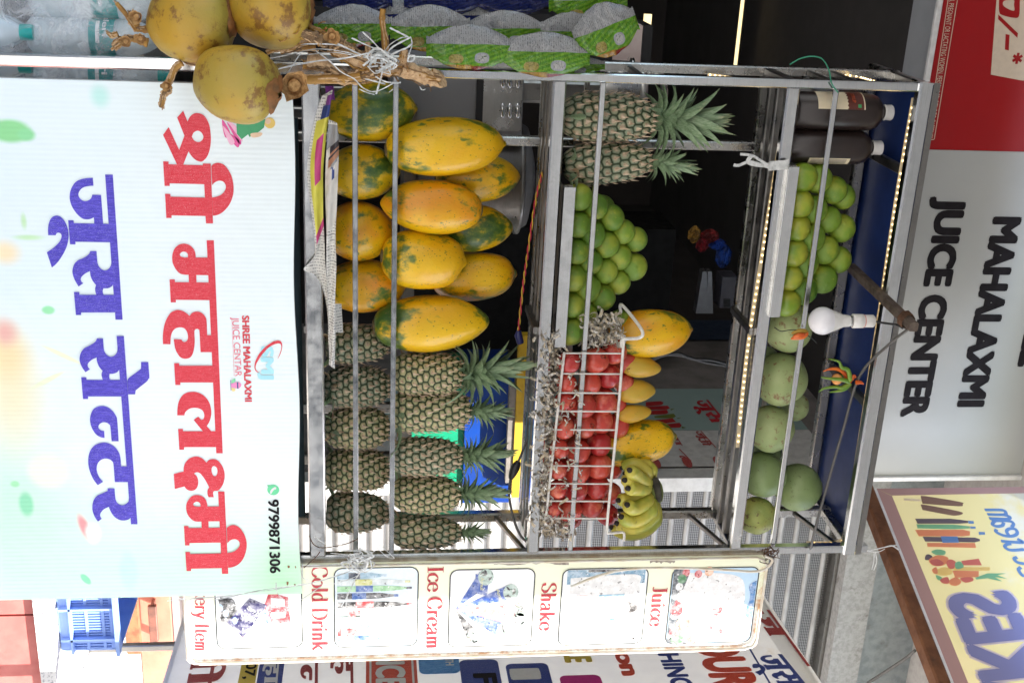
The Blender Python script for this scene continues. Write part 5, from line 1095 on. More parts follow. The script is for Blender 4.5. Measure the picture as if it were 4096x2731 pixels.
# pomegranates -----------------------------------------------------------------
def m_pom():
    n = N('pomegranate skin'); co = n.coord('Object'); rd = n.n('ObjectInfo').outputs['Random']
    c = n.mix(rd, lin(198,74,58), lin(164,34,42)); c = n.mix(n.step(n.noise(co, 1.4, 4, .6), .48, .72), c, lin(214,116,88))
    c = n.mix(n.step(n.noise(co, 7, 7, .75), .58, .76), c, lin(126,48,40)); c = n.mix(n.step(n.vor(co, 9), .0, .12, .6, 0.), c, lin(110,50,36))
    n.bump(n.noise(co, 10, 5), .12, .02); return n.fin(c, .26, spec=.55)
POMM = m_pom(); POMME = lathe_mesh('pomegranate', [(0,-.46),(.1,-.465),(.28,-.41),(.44,-.24),(.5,-.02),(.47,.2),(.36,.37),(.2,.45),(.11,.475),(.085,.5)], 30, 6, .022, .03, 4); POMME.materials.append(POMM)
cal = MB(); vs = []
for j in range(24):
    a = 2*PI*j/24; vs += [(.085*math.cos(a), .085*math.sin(a), .47), (.10*math.cos(a), .10*math.sin(a), .53), ((.13 if j % 4 == 0 else .10)*math.cos(a), (.13 if j % 4 == 0 else .10)*math.sin(a), .62 if j % 4 == 0 else .55)]
cal.add(vs, [(3*j+k, 3*((j+1) % 24)+k, 3*((j+1) % 24)+k+1, 3*j+k+1) for j in range(24) for k in (0, 1)], 0, True); CALME = cal.mesh('calyx'); CALME.materials.append(simple('pomegranate calyx', lin(160,70,48), .6, c2=lin(110,60,40), sc=9))
R3 = lambda x, y: (1360+y*.5355, 2150+x*.5355)
POMS = [[(110,1260,62),(150,1115,68),(150,965,72),(160,812,68),(200,655,76),(205,458,72),(215,320,72),(235,165,78)],
        [(240,1270,82),(290,1120,76),(295,985,86),(300,830,86),(350,640,78),(340,490,86),(390,320,78),(432,150,90)],
        [(400,1235,85),(447,1095,86),(455,935,90),(460,770,90),(470,602,90),(490,455,92),(530,265,88),(572,85,86)],
        [(520,1300,76),(545,1140,72),(555,970,68),(570,812,80),(592,640,86),(595,480,64),(640,312,76),(655,160,80),(720,-28,80)]]
for ri, row in enumerate(POMS):
    for ci, (x, y, r) in enumerate(reversed(row)):
        u, v = R3(x, y)
        o = ball(POMME, 'pomegranate', u, v, r*.5355*1.10, .008+.030*ri+(.012 if ri == 3 else 0), 'red pomegranate in the wire basket, row %s from below, %s from the left' % (('one','two','three','four')[ri], ORD[ci+1]), 'pomegranate', 'pomegranates in the wire basket')
        o.rotation_euler = (random.uniform(.7,2.2)*random.choice((1,1,-1)), random.uniform(-.9,.9), random.uniform(0,6.28)); mesh_obj('calyx', CALME, None, o)
for i, (x, y) in enumerate(((300,1200),(330,1040),(340,900),(370,720),(390,560),(420,400),(470,200),(300,760),(250,560),(280,400),(200,1040),(130,1180),(180,900),(210,740),(420,1170),(430,1010),(440,850),(250,1330))):
    o = ball(POMME, 'pomegranate', *R3(x,y), 42, .115, 'shaded pomegranate behind the front ones in the wire basket, %s one' % ORD[i+1], 'pomegranate', 'pomegranates in the wire basket')
# white wire basket that holds them
bk = thing('wire_basket', 'white coated wire basket front standing on the middle shelf', 'basket', P(1700, 2160, 0))
YW = -.020
ys = (97,250,393,530,668,803,937,1070,1200,1328); xt = lambda y: 642-(y-60)*.0925; xl = lambda y: 205-(y-97)*.145
for y in ys:
    m = MB(); m.tube([P(*R3(max(18, xl(y)-10), y), YW+.004), P(*R3(xt(y), y+3), YW+.004)], .0020, 6); m.build('upright_wire', WHITE_WIRE, bk)
m = MB(); m.tube(curve_pts([P(*R2(735,1540), YW), P(*R2(745,1475), YW), P(*R2(890,1460), YW), P(*R2(905,1385), YW), P(*R2(735,1175), .06), P(*R2(725,1240), .07)], 5), .0042, 7); m.build('corner_hook', WHITE_WIRE, bk)
m = MB(); m.tube(curve_pts([P(*R3(645,-10), YW), P(*R3(640,60), YW), P(*R3(600,560), YW), P(*R3(530,1260), YW), P(*R3(520,1420), YW), P(*R3(545,1440), YW), P(*R3(640,1435), YW+.01), P(*R3(645,1495), YW+.01)], 6), .0036, 8); m.build('top_wire', WHITE_WIRE, bk)
m = MB(); m.tube([P(*R3(200,90), YW), P(*R3(60,1335), YW)], .0035, 7); m.build('lower_wire', WHITE_WIRE, bk)
# mangoes, melons ----------------------------------------------------------------
def m_skin(name, a, b, spot, sc=1.5, rough=.42, dens=.66):
    n = N(name); co = n.coord('Object'); c = n.mix(n.step(n.noise(co, sc, 3), .35, .68), lin(*a), lin(*b)); c = n.mix(n.step(n.noise(co, 6, 7, .72), dens, dens+.1), c, lin(*spot))
    c = n.mix(n.math('MULTIPLY', n.step(n.vor(co, 12), .05, .14, 1., 0.), n.step(n.noise(co, 2, 2), .5, .6)), c, tuple(x*.6 for x in lin(*spot)))
    n.bump(n.noise(co, 18, 4), .1, .01); return n.fin(c, rough, spec=.45)
MANM = m_skin('mango skin', (206,160,48), (190,160,60), (120,86,40), dens=.7)
MANME = lathe_mesh('mango', [(0,0),(.2,.02),(.4,.13),(.5,.35),(.47,.58),(.36,.8),(.2,.95),(.07,1.0),(0,1.005)], 28, 2, .05, .05, 6); MANME.materials.append(MANM)
for i, (xb, yb, xt_, yt, wd, lab) in enumerate(((625,175,908,215,178,'mango with two dark scars, first from the left on the pomegranates'), (600,385,868,375,176,'smooth golden mango, second from the left on the pomegranates'), (585,560,838,535,150,'greener mango next to the yellow papaya, third on the pomegranates'))):
    o = mesh_obj('mango', MANME); B = P(*R3(xb,yb), .10); T = P(*R3(xt_,yt), .12); place(o, B, T, wd*.5355*mpp(B)); tag(o, lab, 'mango', 'mangoes on the middle shelf')
MELM = [m_skin('melon rind pale', (164,176,124), (144,160,106), (128,100,66), 1.2, .55, .54), m_skin('melon rind green', (138,154,104), (118,138,88), (84,80,52), 1.2, .45, .58), m_skin('melon rind speckled', (172,172,92), (140,154,84), (96,66,46), 1.4, .5, .54)]
MELME = []
for i, mt in enumerate(MELM):
    me = lathe_mesh('melon', [(0,-.48),(.08,-.484),(.25,-.43),(.42,-.27),(.5,0),(.43,.26),(.26,.43),(.08,.482),(.03,.47),(0,.465)], 30, 8, .008, .03, i+2); me.materials.append(mt); MELME.append(me)
R6 = lambda x, y: (1360+y*.574, 2850+x*.574)
for u, v, r, Y, mi, lab in ((1309,3150,97,.09,0,'pale melon next to the top shelf limes'), (1515,3123,104,.09,0,'large pale brown speckled melon, second on the top shelf'), (1625,3178,56,.17,0,'small pale melon peeping out behind two others'), (1713,3080,92,.085,0,'pale green melon in the middle of the melons'), (1895,3052,92,.085,1,'smooth green melon below the stacked one'), (1947,3190,99,.125,1,'big green melon stacked on top at the right'), (2060,3026,78,.075,2,'dark spotted yellow green melon at the right end'), (1440,3060,60,.17,1,'dark melon in shade behind the pale melons'), (1800,3068,60,.17,1,'dark green melon in shade behind the smooth green one')):
    ball(MELME[mi], 'melon', u, v, r, Y, lab, 'melon', 'melons on the top shelf')
# bananas ------------------------------------------------------------------------
bn = thing('banana_bunch', 'bunch of green yellow bananas hanging over the basket at the right', 'bananas', P(*R3(700,1200), .05))
BANM = N('banana skin'); _c = BANM.coord('Object'); _z = BANM.sep(_c)
BANM = BANM.fin(BANM.mix(BANM.step(BANM.noise(_c, 40, 7, .75), .62, .72), BANM.mix(BANM.step(BANM.noise(_c, 16, 3), .4, .65), lin(190,178,72), lin(150,158,58)), lin(60,46,30)), .45)
DKT = simple('banana tip', (.02,.016,.012), .8)
for i, (pts, ys_, r) in enumerate((
  ([(855,1050),(800,965),(720,925),(640,950)], (.07,.05,.05,.06), .0150), ([(850,1070),(780,1045),(730,1005),(690,972)], (.06,.02,-.005,-.025), .0165), ([(845,1095),(775,1080),(710,1055),(655,1045)], (.06,.02,.0,-.02), .0160),
  ([(842,1115),(770,1110),(720,1108),(680,1106)], (.06,.01,-.015,-.03), .0165), ([(842,1135),(770,1160),(690,1185),(610,1195)], (.06,.03,.015,.0), .0160), ([(850,1155),(800,1215),(720,1255),(672,1230)], (.06,.015,-.01,-.03), .0170),
  ([(862,1165),(850,1265),(770,1335),(690,1350),(630,1320)], (.06,.02,.005,.0,-.01), .0165), ([(875,1175),(868,1300),(780,1385),(680,1400),(600,1370)], (.06,.035,.02,.02,.02), .0165), ([(885,1180),(882,1330),(800,1420),(680,1445),(560,1400)], (.07,.05,.045,.045,.05), .0165), ([(860,1045),(840,960),(770,930),(660,990)], (.08,.07,.075,.08), .016))):
    cp = curve_pts([P(*R3(x,y), Y) for (x, y), Y in zip(pts, ys_)], 6); k = len(cp)
    rr = [r*(.45+.9*min(1, j/k*3.2)) if j < k*.28 else r*1.12*(1-.35*max(0, (j/k-.75)/.25)**2) if j < k-1 else r*.5 for j in range(k)]
    m = MB(); m.tube(cp, rr, 10); b = m.build('banana', BANM, bn)
    e = (cp[-1]-cp[-3]).normalized(); m = MB(); m.tube([cp[-1]-e*.002, cp[-1]+e*.008], [r*.48, r*.36], 8); m.build('tip', DKT, b)
m = MB(); m.tube(curve_pts([P(*R3(845,1040), .075), P(*R3(868,1090), .06), P(*R3(880,1150), .06), P(*R3(890,1190), .065)], 5), [.016+.006*math.sin(i*.2) for i in range(16)], 10); m.build('stem', simple('banana stem', lin(112,124,54), .6, c2=lin(80,86,40)), bn)
m = MB(); m.tube(curve_pts([P(*R3(868,1035), .055), P(*R3(888,1085), .045), P(*R3(898,1150), .045), P(*R3(900,1186), .05)], 5), .011, 8); m.build('cut_end', simple('black cut end', (.05,.045,.03), .9, c2=(.02,.018,.014), sc=60), bn)
# ------------------------------------------------------------------ coconuts and their cut stalk
def m_coco():
    n = N('tender coconut husk'); co = n.coord('Object'); rd = n.n('ObjectInfo').outputs['Random']
    c = n.mix(n.step(n.noise(co, 1.1, 3), .35, .65), lin(186,144,44), lin(166,142,58)); z = n.sep(n.coord('Object', rnd=False))[2]
    c = n.mix(n.step(z, .1, .5, 0., .5), c, lin(150,148,72))
    sc = n.noise(n.coord('Object', scale=(1,1,1.4)), 2.6, 9, .74); c = n.mix(n.step(sc, .52, .61, 0., .85), c, lin(118,78,36))
    c = n.mix(n.step(n.noise(co, 14, 5, .7), .66, .72), c, lin(120,90,52)); c = n.mix(n.step(n.noise(co, 8, 6, .7), .68, .74), c, lin(190,178,140))
    n.bump(n.noise(co, 7, 5), .12, .02); return n.fin(c, .40, spec=.45)
COCM = m_coco(); COCME = lathe_mesh('coconut', [(0,-.52),(.05,-.515),(.17,-.48),(.34,-.37),(.46,-.19),(.5,.02),(.47,.22),(.37,.38),(.22,.46),(.1,.48),(0,.482)], 36, 3, .03, .03, 2); COCME.materials.append(COCM)
CAPM = simple('coconut cap', lin(150,96,46), .75, c2=lin(96,70,40), sc=5, dirt=lin(120,130,60))
cp_ = MB(); vs = []
for i, (r, z) in enumerate(((.24,.445),(.21,.475),(.14,.505),(.05,.525))):
    for j in range(18):
        a = 2*PI*j/18; q = r*(1+(.16*math.sin(3*a+i)+.06*math.sin(7*a) if i < 2 else 0)); vs.append((q*math.cos(a), q*math.sin(a), z+.012*math.sin(5*a)))
cp_.add(vs, [(i*18+j, i*18+(j+1) % 18, (i+1)*18+(j+1) % 18, (i+1)*18+j) for i in range(3) for j in range(18)], 0, True); CAPME = cp_.mesh('cap'); CAPME.materials.append(CAPM)
for u, v, wd, L, Y, tilt, lab in ((92,765,316,346,-.11,(.10,.05),'greenish yellow coconut at the left, upper of the two full ones'), (334,948,310,348,-.19,(.22,.28),'golden brown coconut hanging in front of the banner corner'), (30,1085,330,325,-.10,(.1,.1),'green coconut at the left edge behind the bunch of stalks')):
    c = P(u, v, Y); k = mpp(c); o = mesh_obj('coconut', COCME); o.location = c; o.scale = (wd*k, wd*k, L*k); o.rotation_euler = (tilt[0], tilt[1], random.uniform(0,6)); tag(o, lab, 'coconut', 'coconuts hung at the left'); mesh_obj('cap', CAPME, None, o)
K5 = lambda x, y: (y*.3401, 1100+x*.3401); G1 = lambda x, y: (y*.5739, x*.5739)
STK = simple('dry stalk', lin(140,112,80), .9, c2=lin(96,72,50), sc=90, bump=.8, bsc=160, dirt=lin(80,62,48)); FIB = simple('split stalk fibre', lin(206,174,134), .95, c2=lin(166,130,94), sc=130, bump=.9, bsc=220); YST = simple('yellow stalk', lin(172,128,56), .65, c2=lin(138,96,44), sc=30); CUTF = simple('stalk cup', lin(200,160,104), .85, c2=lin(146,104,62), sc=120, bump=.4)
sk_ = thing('coconut_stalk', 'cut dry coconut bunch stalk tied with white twine to the left post', 'stalk', P(300, 1420, -.06))
def br(pts, r, mat, Y=-.05, name='branch', n=9, fn=K5, jit=.0):
    cp = curve_pts([P(*fn(p[0], p[1]), p[2] if len(p) > 2 else Y) for p in pts], 6); k = len(cp)
    rr = [((r[0]+(r[1]-r[0])*i/(k-1)))*.86*(1+random.uniform(-.16,.16)) for i in range(k)]
    cp = [p+V((random.uniform(-jit,jit), random.uniform(-jit,jit), random.uniform(-jit,jit))) for p in cp]
    m = MB(); m.tube(cp, rr, n)
    for q in range(16):                                     # frayed fibres lying along the branch
        i0 = random.randint(0, max(0, k-5)); i1 = min(k-1, i0+random.randint(4, 10)); a = random.uniform(-.6, 3.7); off = [V((math.cos(a)*rr[i], -abs(math.sin(a))*rr[i], math.sin(a*1.7)*rr[i]*.8))*(1.03+.9*max(0, (i-i0)/(i1-i0+1)-.6)*random.uniform(0,2)) for i in range(i0, i1+1)]
        if i1-i0 > 1: m.ribbon([cp[i0+j]+off[j] for j in range(i1-i0+1)], random.uniform(.0015,.004), (random.uniform(-.5,.5), -1, random.uniform(-.5,.5)), random.choice((1,1,2)))
    return m.build(name, [mat, FIB, STK] if mat not in (FIB, STK) else [mat, STK if mat == FIB else FIB, YST], sk_)
br([(1000,890),(1250,830),(1500,830),(1780,905),(1950,935)], (.012,.022), FIB, -.055, jit=.001); br([(1500,800),(1750,870),(1960,925)], (.022,.006), FIB, -.075, jit=.001)
br([(300,330),(480,420),(640,530),(860,600),(1080,720),(1220,760)], (.014,.019), STK, -.06, jit=.001); br([(640,560),(820,640),(1080,745)], (.010,.018), FIB, -.075, jit=.001)
br([(390,700),(560,730),(700,830),(830,885)], (.017,.008), FIB, -.075, jit=.001); br([(330,760),(520,790),(760,880)], (.012,.006), YST, -.07)
br([(330,945),(600,930),(850,930),(1010,905)], (.010,.012), YST, -.085); br([(1000,905),(1080,890),(1180,850)], (.015,.019), STK, -.075, jit=.001)
br([(1270,110),(1262,250),(1290,450),(1300,650),(1290,740)], (.007,.009), YST, -.06); br([(1090,500),(1095,600),(1085,680)], (.006,.009), FIB, -.075); br([(1515,590),(1520,680),(1510,760)], (.009,.013), FIB, -.085)
br([(-60,170),(40,170),(160,230),(230,290),(330,380),(480,440)], (.008,.012), STK, -.13, jit=.0008); br([(-20,450),(120,470),(230,470),(400,440),(560,470)], (.014,.011), STK, -.11, jit=.001); br([(60,580),(200,560),(330,480),(420,470)], (.010,.008), FIB, -.10, jit=.001)
br([(380,270),(430,330),(560,390),(640,440)], (.007,.007), YST, -.10); br([(700,460),(800,510),(900,560)], (.011,.007), STK, -.08); br([(-100,620),(60,560),(250,560),(480,560)], (.006,.008), YST, -.08)
br([(1030,300),(920,270),(860,290),(790,330)], (.010,.006), YST, -.08, fn=G1); br([(1060,210),(960,200),(930,170),(870,90),(810,20)], (.009,.005), YST, -.10, fn=G1); br([(960,185),(920,120),(945,110)], (.007,.010), YST, -.11, fn=G1); br([(900,270),(840,290),(790,325)], (.009,.006), STK, -.10, fn=G1); br([(820,240),(780,250),(745,225)], (.008,.003), YST, -.10, fn=G1)
br([(1400,450),(1300,430),(1250,400),(1190,375)], (.006,.005), STK, -.12, fn=G1); br([(1270,440),(1220,480),(1185,570),(1165,600)], (.008,.006), YST, -.14, fn=G1); br([(1165,590),(1180,625),(1150,650),(1135,690),(1122,750)], (.007,.0055), STK, -.15, fn=G1)
for x, y, Y, fn, s in ((75,80,-.15,K5,.013), (60,385,-.15,K5,.013), (210,300,-.15,K5,.014), (670,430,-.12,K5,.013), (225,1010,-.15,K5,.026), (950,120,-.13,G1,.012), (875,290,-.12,G1,.010), (980,270,-.12,G1,.010), (1160,600,-.16,G1,.009)):
    c = P(*fn(x, y), Y); m = MB(); vs = []
    for i, (r, d) in enumerate(((.45,.6),(.9,.2),(1.15,-.5))):
        for j in range(14):
            a = 2*PI*j/14; q = s*r*(1+random.uniform(-.25,.25)*(i > 0)*(1 if s < .02 else .7)); vs.append(c+V((q*math.cos(a), d*s+(random.uniform(-.2,.2)*s if i == 2 else 0), q*math.sin(a))))
    m.add(vs, [(i*14+j, i*14+(j+1) % 14, (i+1)*14+(j+1) % 14, (i+1)*14+j) for i in range(2) for j in range(14)], 0, True)
    m.sphere(c+V((0,.12*s,0)), (s*.55, s*.22, s*.5), 9, 6); m.build('flower_cup', CUTF, sk_)
# twine
tw = thing('twine_knot', 'tangled white plastic twine tied round the cut stalk', 'twine', P(240, 1520, -.09))
random.seed(21)
def strand(pts, w, Y, fn=K5, parent=tw, mat=TWINE):
    cp = curve_pts([P(*fn(p[0], p[1]), Y+random.uniform(-.012,.004)) for p in pts], 7); m = MB()
    m.ribbon(cp, [w*(.7+.5*abs(math.sin(i*.7+w*900))) for i in range(len(cp))], [V((math.sin(i*.25+w*4000)*.6, -1, math.cos(i*.31)*.4)) for i in range(len(cp))]); return m.build('strand', mat, parent)
for pts in ([(-60,690),(200,640),(480,580),(800,610),(1100,690),(1240,690)], [(-80,570),(200,530),(500,520),(760,540),(1000,640),(1200,690)], [(470,390),(640,470),(850,570),(1050,660),(1230,700)], [(-60,840),(180,780),(500,720),(800,690),(1040,640),(1230,600)], [(60,1060),(130,900),(260,690),(330,600)], [(480,600),(640,720),(780,850),(930,930),(1040,1040),(1180,1080),(1380,990)], [(900,450),(1050,520),(1230,600)], [(1030,380),(1140,480),(1230,580)], [(1250,680),(1340,540),(1480,450),(1570,440)], [(1270,690),(1380,560),(1540,470),(1600,440)], [(1240,720),(1420,620),(1560,560),(1620,500)], [(1250,720),(1260,850),(1220,1000),(1190,1110)], [(990,1050),(1080,1090),(1170,1115)], [(1340,1090),(1390,1050)], [(1560,660),(1640,660),(1620,720),(1560,720),(1580,660)], [(1180,900),(1290,960),(1420,980),(1480,970)], [(1060,930),(1180,960),(1300,990)], [(1350,330),(1450,380),(1570,440)], [(1600,450),(1610,540),(1570,650)], [(180,590),(260,640),(420,640),(700,620),(900,650)], [(40,1120),(20,960),(30,870)], [(1700,1020),(1730,1060),(1770,1050)]):
    strand(pts, random.uniform(.0016,.0036), -.10)
for i in range(18):
    a = random.uniform(0,6.28); x0, y0 = 1240+random.uniform(-60,60), 730+random.uniform(-60,60); pts = [(x0+math.cos(a+t*.8)*random.uniform(60,190), y0+math.sin(a+t*.8)*random.uniform(40,130)) for t in range(5)]; strand(pts, random.uniform(.002,.0045), -.105)
kn = thing('twine_tie', 'knotted white plastic string tying the menu board corner to the rack', 'string', P(2260, 1400, -.04))
Q7 = lambda x, y: (2131+y*.5315, 700+x*.5315)
for pts in ([(-60,510),(150,490),(420,470),(760,410),(1050,370),(1250,310),(1400,250)], [(40,470),(250,480),(560,450),(900,400),(1150,340),(1330,270)], [(20,490),(300,500),(640,430),(1000,390),(1200,380),(1380,320)], [(960,240),(1150,240),(1300,220),(1420,180)], [(1170,150),(1300,160),(1400,150)], [(1050,30),(1150,90),(1280,130),(1400,130)], [(1420,260),(1350,360),(1310,450),(1250,555)], [(1300,440),(1285,560)], [(760,370),(770,450),(830,510)], [(960,230),(960,330),(1000,350)], [(950,500),(1010,460),(1100,400)], [(1440,180),(1520,120),(1540,90),(1600,140),(1650,190),(1600,180),(1530,120)]): strand(pts, random.uniform(.0014,.0034), -.062, Q7, kn)
for i in range(16):
    a = random.uniform(0,6.28); x0, y0 = 1390+random.uniform(-50,50), 190+random.uniform(-30,50); pts = [(x0+math.cos(a+t*1.1)*random.uniform(20,100), y0+math.sin(a+t*1.1)*random.uniform(20,80)) for t in range(5)]; strand(pts, random.uniform(.0025,.005), -.06, Q7, kn)
for pts in ([(1010,20),(1050,90),(1130,110),(1290,80),(1380,40)], [(970,260),(1060,180),(1090,140)]):
    m = MB(); m.tube(curve_pts([P(*Q7(x, y), -.05) for x, y in pts]), .0012, 5); m.build('thin_wire', RUST, kn)
# ------------------------------------------------------------------ crisp packets hung at the left
def m_chip(name, blue=False):
    n = N(name); co = n.coord('Object', rnd=False); x, y, z = n.sep(co); cr = n.coord('Object')
    silver = lin(222,223,225); lines = n.math('SINE', n.math('MULTIPLY', z, 240.)); blk = n.noise(n.coord('Object', scale=(6,1,22)), 5, 2)
    s = n.mix(n.math('MULTIPLY', n.step(lines, .2, .7), n.step(blk, .52, .58)), silver, lin(130,132,136))
    w_ = n.math('SINE', n.math('ADD', n.math('MULTIPLY', z, 40.), n.math('MULTIPLY', x, 60.))); gr = n.mix(n.step(w_, -.3, .4), lin(112,190,30), lin(150,214,48)) if not blue else n.mix(n.step(w_, -.3, .4), lin(24,40,120), lin(34,52,140))
    def dsk(cx, cz, rx, rz): 
        a = n.math('DIVIDE', n.math('SUBTRACT', x, cx), rx); b = n.math('DIVIDE', n.math('SUBTRACT', z, cz), rz)
        return n.step(n.math('ADD', n.math('POWER', n.math('ABSOLUTE', a), 2.6), n.math('POWER', n.math('ABSOLUTE', b), 2.6)), .9, 1.05, 1., 0.)
    if not blue:
        chip = n.mix(n.step(n.noise(cr, 40, 3), .5, .62), lin(222,204,110), lin(176,160,70)); gr = n.mix(dsk(.27,.34,.10,.085), gr, chip); gr = n.mix(dsk(.24,.64,.115,.085), gr, lin(226,226,232)); gr = n.mix(dsk(.24,.64,.08,.058), gr, n.mix(n.step(n.noise(cr, 30, 2), .6, .66), lin(240,240,236), lin(90,120,70)))
        gr = n.mix(n.step(x, .40, .43), gr, lin(170,40,24)); gr = n.mix(n.math('MULTIPLY', n.step(x, .385, .40), n.step(z, .55, .50)), gr, lin(226,170,50))
    c = n.mix(n.step(n.math('ADD', x, n.math('MULTIPLY', n.noise(co, 3, 2), .06)), -.03, -.02), s, gr)
    n.bump(n.noise(n.coord('Object', scale=(1.5,1,4)), 5, 5, .65, 2.), 1., .05); return n.fin(c, .16, .0, coat=.6)
CHIPM = m_chip('crisp packet green'); CHIPB = m_chip('crisp packet blue', True)
def chip_mesh(seed):
    nx, nz_ = 16, 26; mb = MB(); 
    for sgn in (-1, 1):
        vs = []
        for j in range(nz_+1):
            t = j/nz_
            for i in range(nx+1):
                x = i/nx-.5; e = max(0, 1-abs(2*t-1)**5)**.6; w = (.30+.70*max(0, 1-abs(2*t-1)**1.9)**.95)*(1+.07*noise.noise(V((t*7, seed*3, x > 0)))) if .03 < t < .97 else .46
                th = .19*e*max(0, 1-abs(2*x)**2.2)**.75; th -= .05*e*max(0, 1-abs(2*x)**2)*(1-abs(noise.noise(V((x*4.5+seed, t*11-x*5, seed*2)))*2.4))**3; th += .022*noise.noise(V((x*5, t*9, seed)))*e+.03*noise.noise(V((x*11, t*3, seed+4)))*(1-e+.15)
                vs.append((x*w, sgn*th-.003*sgn, t))
        fs = [(j*(nx+1)+i, j*(nx+1)+i+1, (j+1)*(nx+1)+i+1, (j+1)*(nx+1)+i) for j in range(nz_) for i in range(nx)]
        mb.add(vs, fs if sgn < 0 else [f[::-1] for f in fs], 0, True)
    return mb.mesh('crisp_packet')
CHIPME = [chip_mesh(s) for s in (1, 4, 8)]
for me in CHIPME: me.materials.append(CHIPM)
CHIPMB = chip_mesh(6); CHIPMB.materials.append(CHIPB)
for k, (v0, v1, uc, du, wd, Y, rz, blue, lab) in enumerate((
  (1255,1570,105,0,150,.05,.25,0,'green crisp packet right above the coconut stalk'), (1560,1880,115,0,165,.05,.3,0,'green crisp packet behind the upright twig, second in the middle strip'), (1862,2172,122,0,140,.06,.3,0,'green crisp packet, third upward in the middle strip'), (2150,2430,132,0,150,.06,.35,0,'green crisp packet, topmost of the middle strip'),
  (1705,2050,186,8,160,-.005,.15,0,'green crisp packet hanging nearest the steel post, lower one'), (2000,2360,214,10,160,-.005,.2,0,'green crisp packet hanging nearest the steel post, upper one'), (2300,2545,168,-95,190,.0,.2,0,'tilted green crisp packet at the top end of the strips'), (2140,2420,262,0,70,.03,.2,0,'narrow green crisp packet edge below the tilted one'),
  (1290,1570,-2,0,120,.12,.5,1,'blue and silver crisp packet at the left edge, lowest'), (1615,1925,2,0,120,.12,.5,1,'blue and silver crisp packet at the left edge, second upward'), (1900,2200,0,0,120,.12,.5,1,'blue and silver crisp packet at the left edge, third upward'), (2195,2510,10,-10,150,.07,.4,0,'green crisp packet at the left edge, topmost'),
  (1420,1700,62,0,130,.14,.4,1,'shaded silver crisp packet behind the middle strip, lower'), (1760,2050,66,0,130,.14,.4,1,'shaded silver crisp packet behind the middle strip, upper'))):
    B = P(uc, v0, Y); T = P(uc+du, v1, Y); me = CHIPMB if blue else CHIPME[k % 3]; o = mesh_obj('crisp_packet', me); d = T-B
    o.rotation_mode = 'QUATERNION'; o.rotation_quaternion = Matrix((V((1,0,0)), V((0,1,0)), V((0,0,1)))).to_quaternion() @ Euler((0, math.atan2(d.x, d.z), 0)).to_quaternion() @ Euler((0,0,rz-.36)).to_quaternion()
    o.location = B; w_ = wd*mpp(B)*1.12; o.scale = (w_, w_*.95, d.length); tag(o, lab, 'crisp packet', 'crisp packets hung at the left')
# ------------------------------------------------------------------ water bottles in film, lower left
PET = N('clear bottle plastic').fin((.84,.93,.96), .08, alpha=.52, spec=1.); TEALP = simple('teal cap plastic', lin(30,176,168), .4); TEALL = simple('teal label', lin(20,150,148), .4, c2=lin(16,136,136), sc=20)
class Cyl:
    def __init__(s, c, r, a0): s.c = V(c); s.r = r; s.a0 = a0; s.n = V((math.sin(a0), -math.cos(a0), 0))
    def w(s, a, b, off=0.):
        t = s.a0+a/s.r; return s.c+V((math.sin(t)*(s.r+off), -math.cos(t)*(s.r+off), b))
def wbottle(u, v, Y, lab, full=True):
    c = P(u, v, Y); R_ = .041; t = thing('water_bottle', lab, 'water bottle', c, 'water bottles at the lower left')
    prof = [(.0,.002),(R_*.8,.0),(R_,.012)]
    for i in range(1, 7): prof += [(R_*.97,.012+.016*i-.004),(R_*.94,.012+.016*i),(R_*.97,.012+.016*i+.004)]
    prof += [(R_,.125),(R_*.97,.13),(R_*.97,.185),(R_,.19),(R_*.96,.2),(R_,.21),(R_*.95,.225),(R_*.7,.252),(R_*.45,.27),(R_*.36,.277)]
    m = MB(); m.lathe(prof, 24, c); m.build('body', PET, t)
    m = MB(); m.lathe([(R_*.975,.131),(R_*.975,.184)], 28, c, close=False); lb_ = m.build('label', TEALL, t)
    cy = Cyl(c, R_*.975, -.36-.25); mt = MB(); text(cy, 'Bisleri', (-.062,.160), (.018,.160), .013, .0006, mt, 0, .03); mt.build('label_lettering', HALO, lb_)
    mt = MB(); mt.add([cy.w(-.02+.004*i, .146, .0006) for i in range(14)]+[cy.w(-.02+.004*i, .154, .0006) for i in range(14)], [(i, i+1, i+15, i+14) for i in range(13)]); mt.build('label_band', HALO, lb_)
    m = MB(); m.lathe([(R_*.42,.274),(R_*.42,.296),(R_*.36,.3)], 18, c); m.build('cap', TEALP, t)
for u, v, Y, lab in ((140,118,.10,'water bottle with a teal label in the middle of the film bundle'), (292,120,.10,'water bottle half hidden behind the left steel post'), (-4,128,.12,'water bottle at the left edge of the film bundle'), (112,-460,.06,'water bottle of the lower layer, only its teal caps showing in front'), (112,-418,.15,'water bottle of the lower layer at the back of the bundle'), (246,-460,.06,'water bottle of the lower layer beside the steel post'), (246,-418,.15,'lower layer water bottle behind the one beside the post')): wbottle(u, v, Y, lab)
fl = MB(); nx, nz_ = 26, 34; vs = []
for j in range(nz_+1):
    for i in range(nx+1):
        u = -60+400*i/nx; v = -120+820*j/nz_; vs.append(P(u, v, .045+.012*noise.noise(V((u*.012, v*.009, 1)))+.006*noise.noise(V((u*.04, v*.03, 4)))+(.05*max(0, (v-430)/270))))
fl.add(vs, [(j*(nx+1)+i, j*(nx+1)+i+1, (j+1)*(nx+1)+i+1, (j+1)*(nx+1)+i) for j in range(nz_) for i in range(nx)], 0, True)
FILM = N('clear wrapping film'); _c = FILM.coord('Object'); FILM.bump(FILM.noise(_c, 22, 5, .6, 1.5), .9, .01); FILM = FILM.fin((.86,.88,.90), .14, alpha=FILM.step(FILM.noise(_c, 14, 6, .7, 1.), .42, .70, .10, .55), spec=1.)
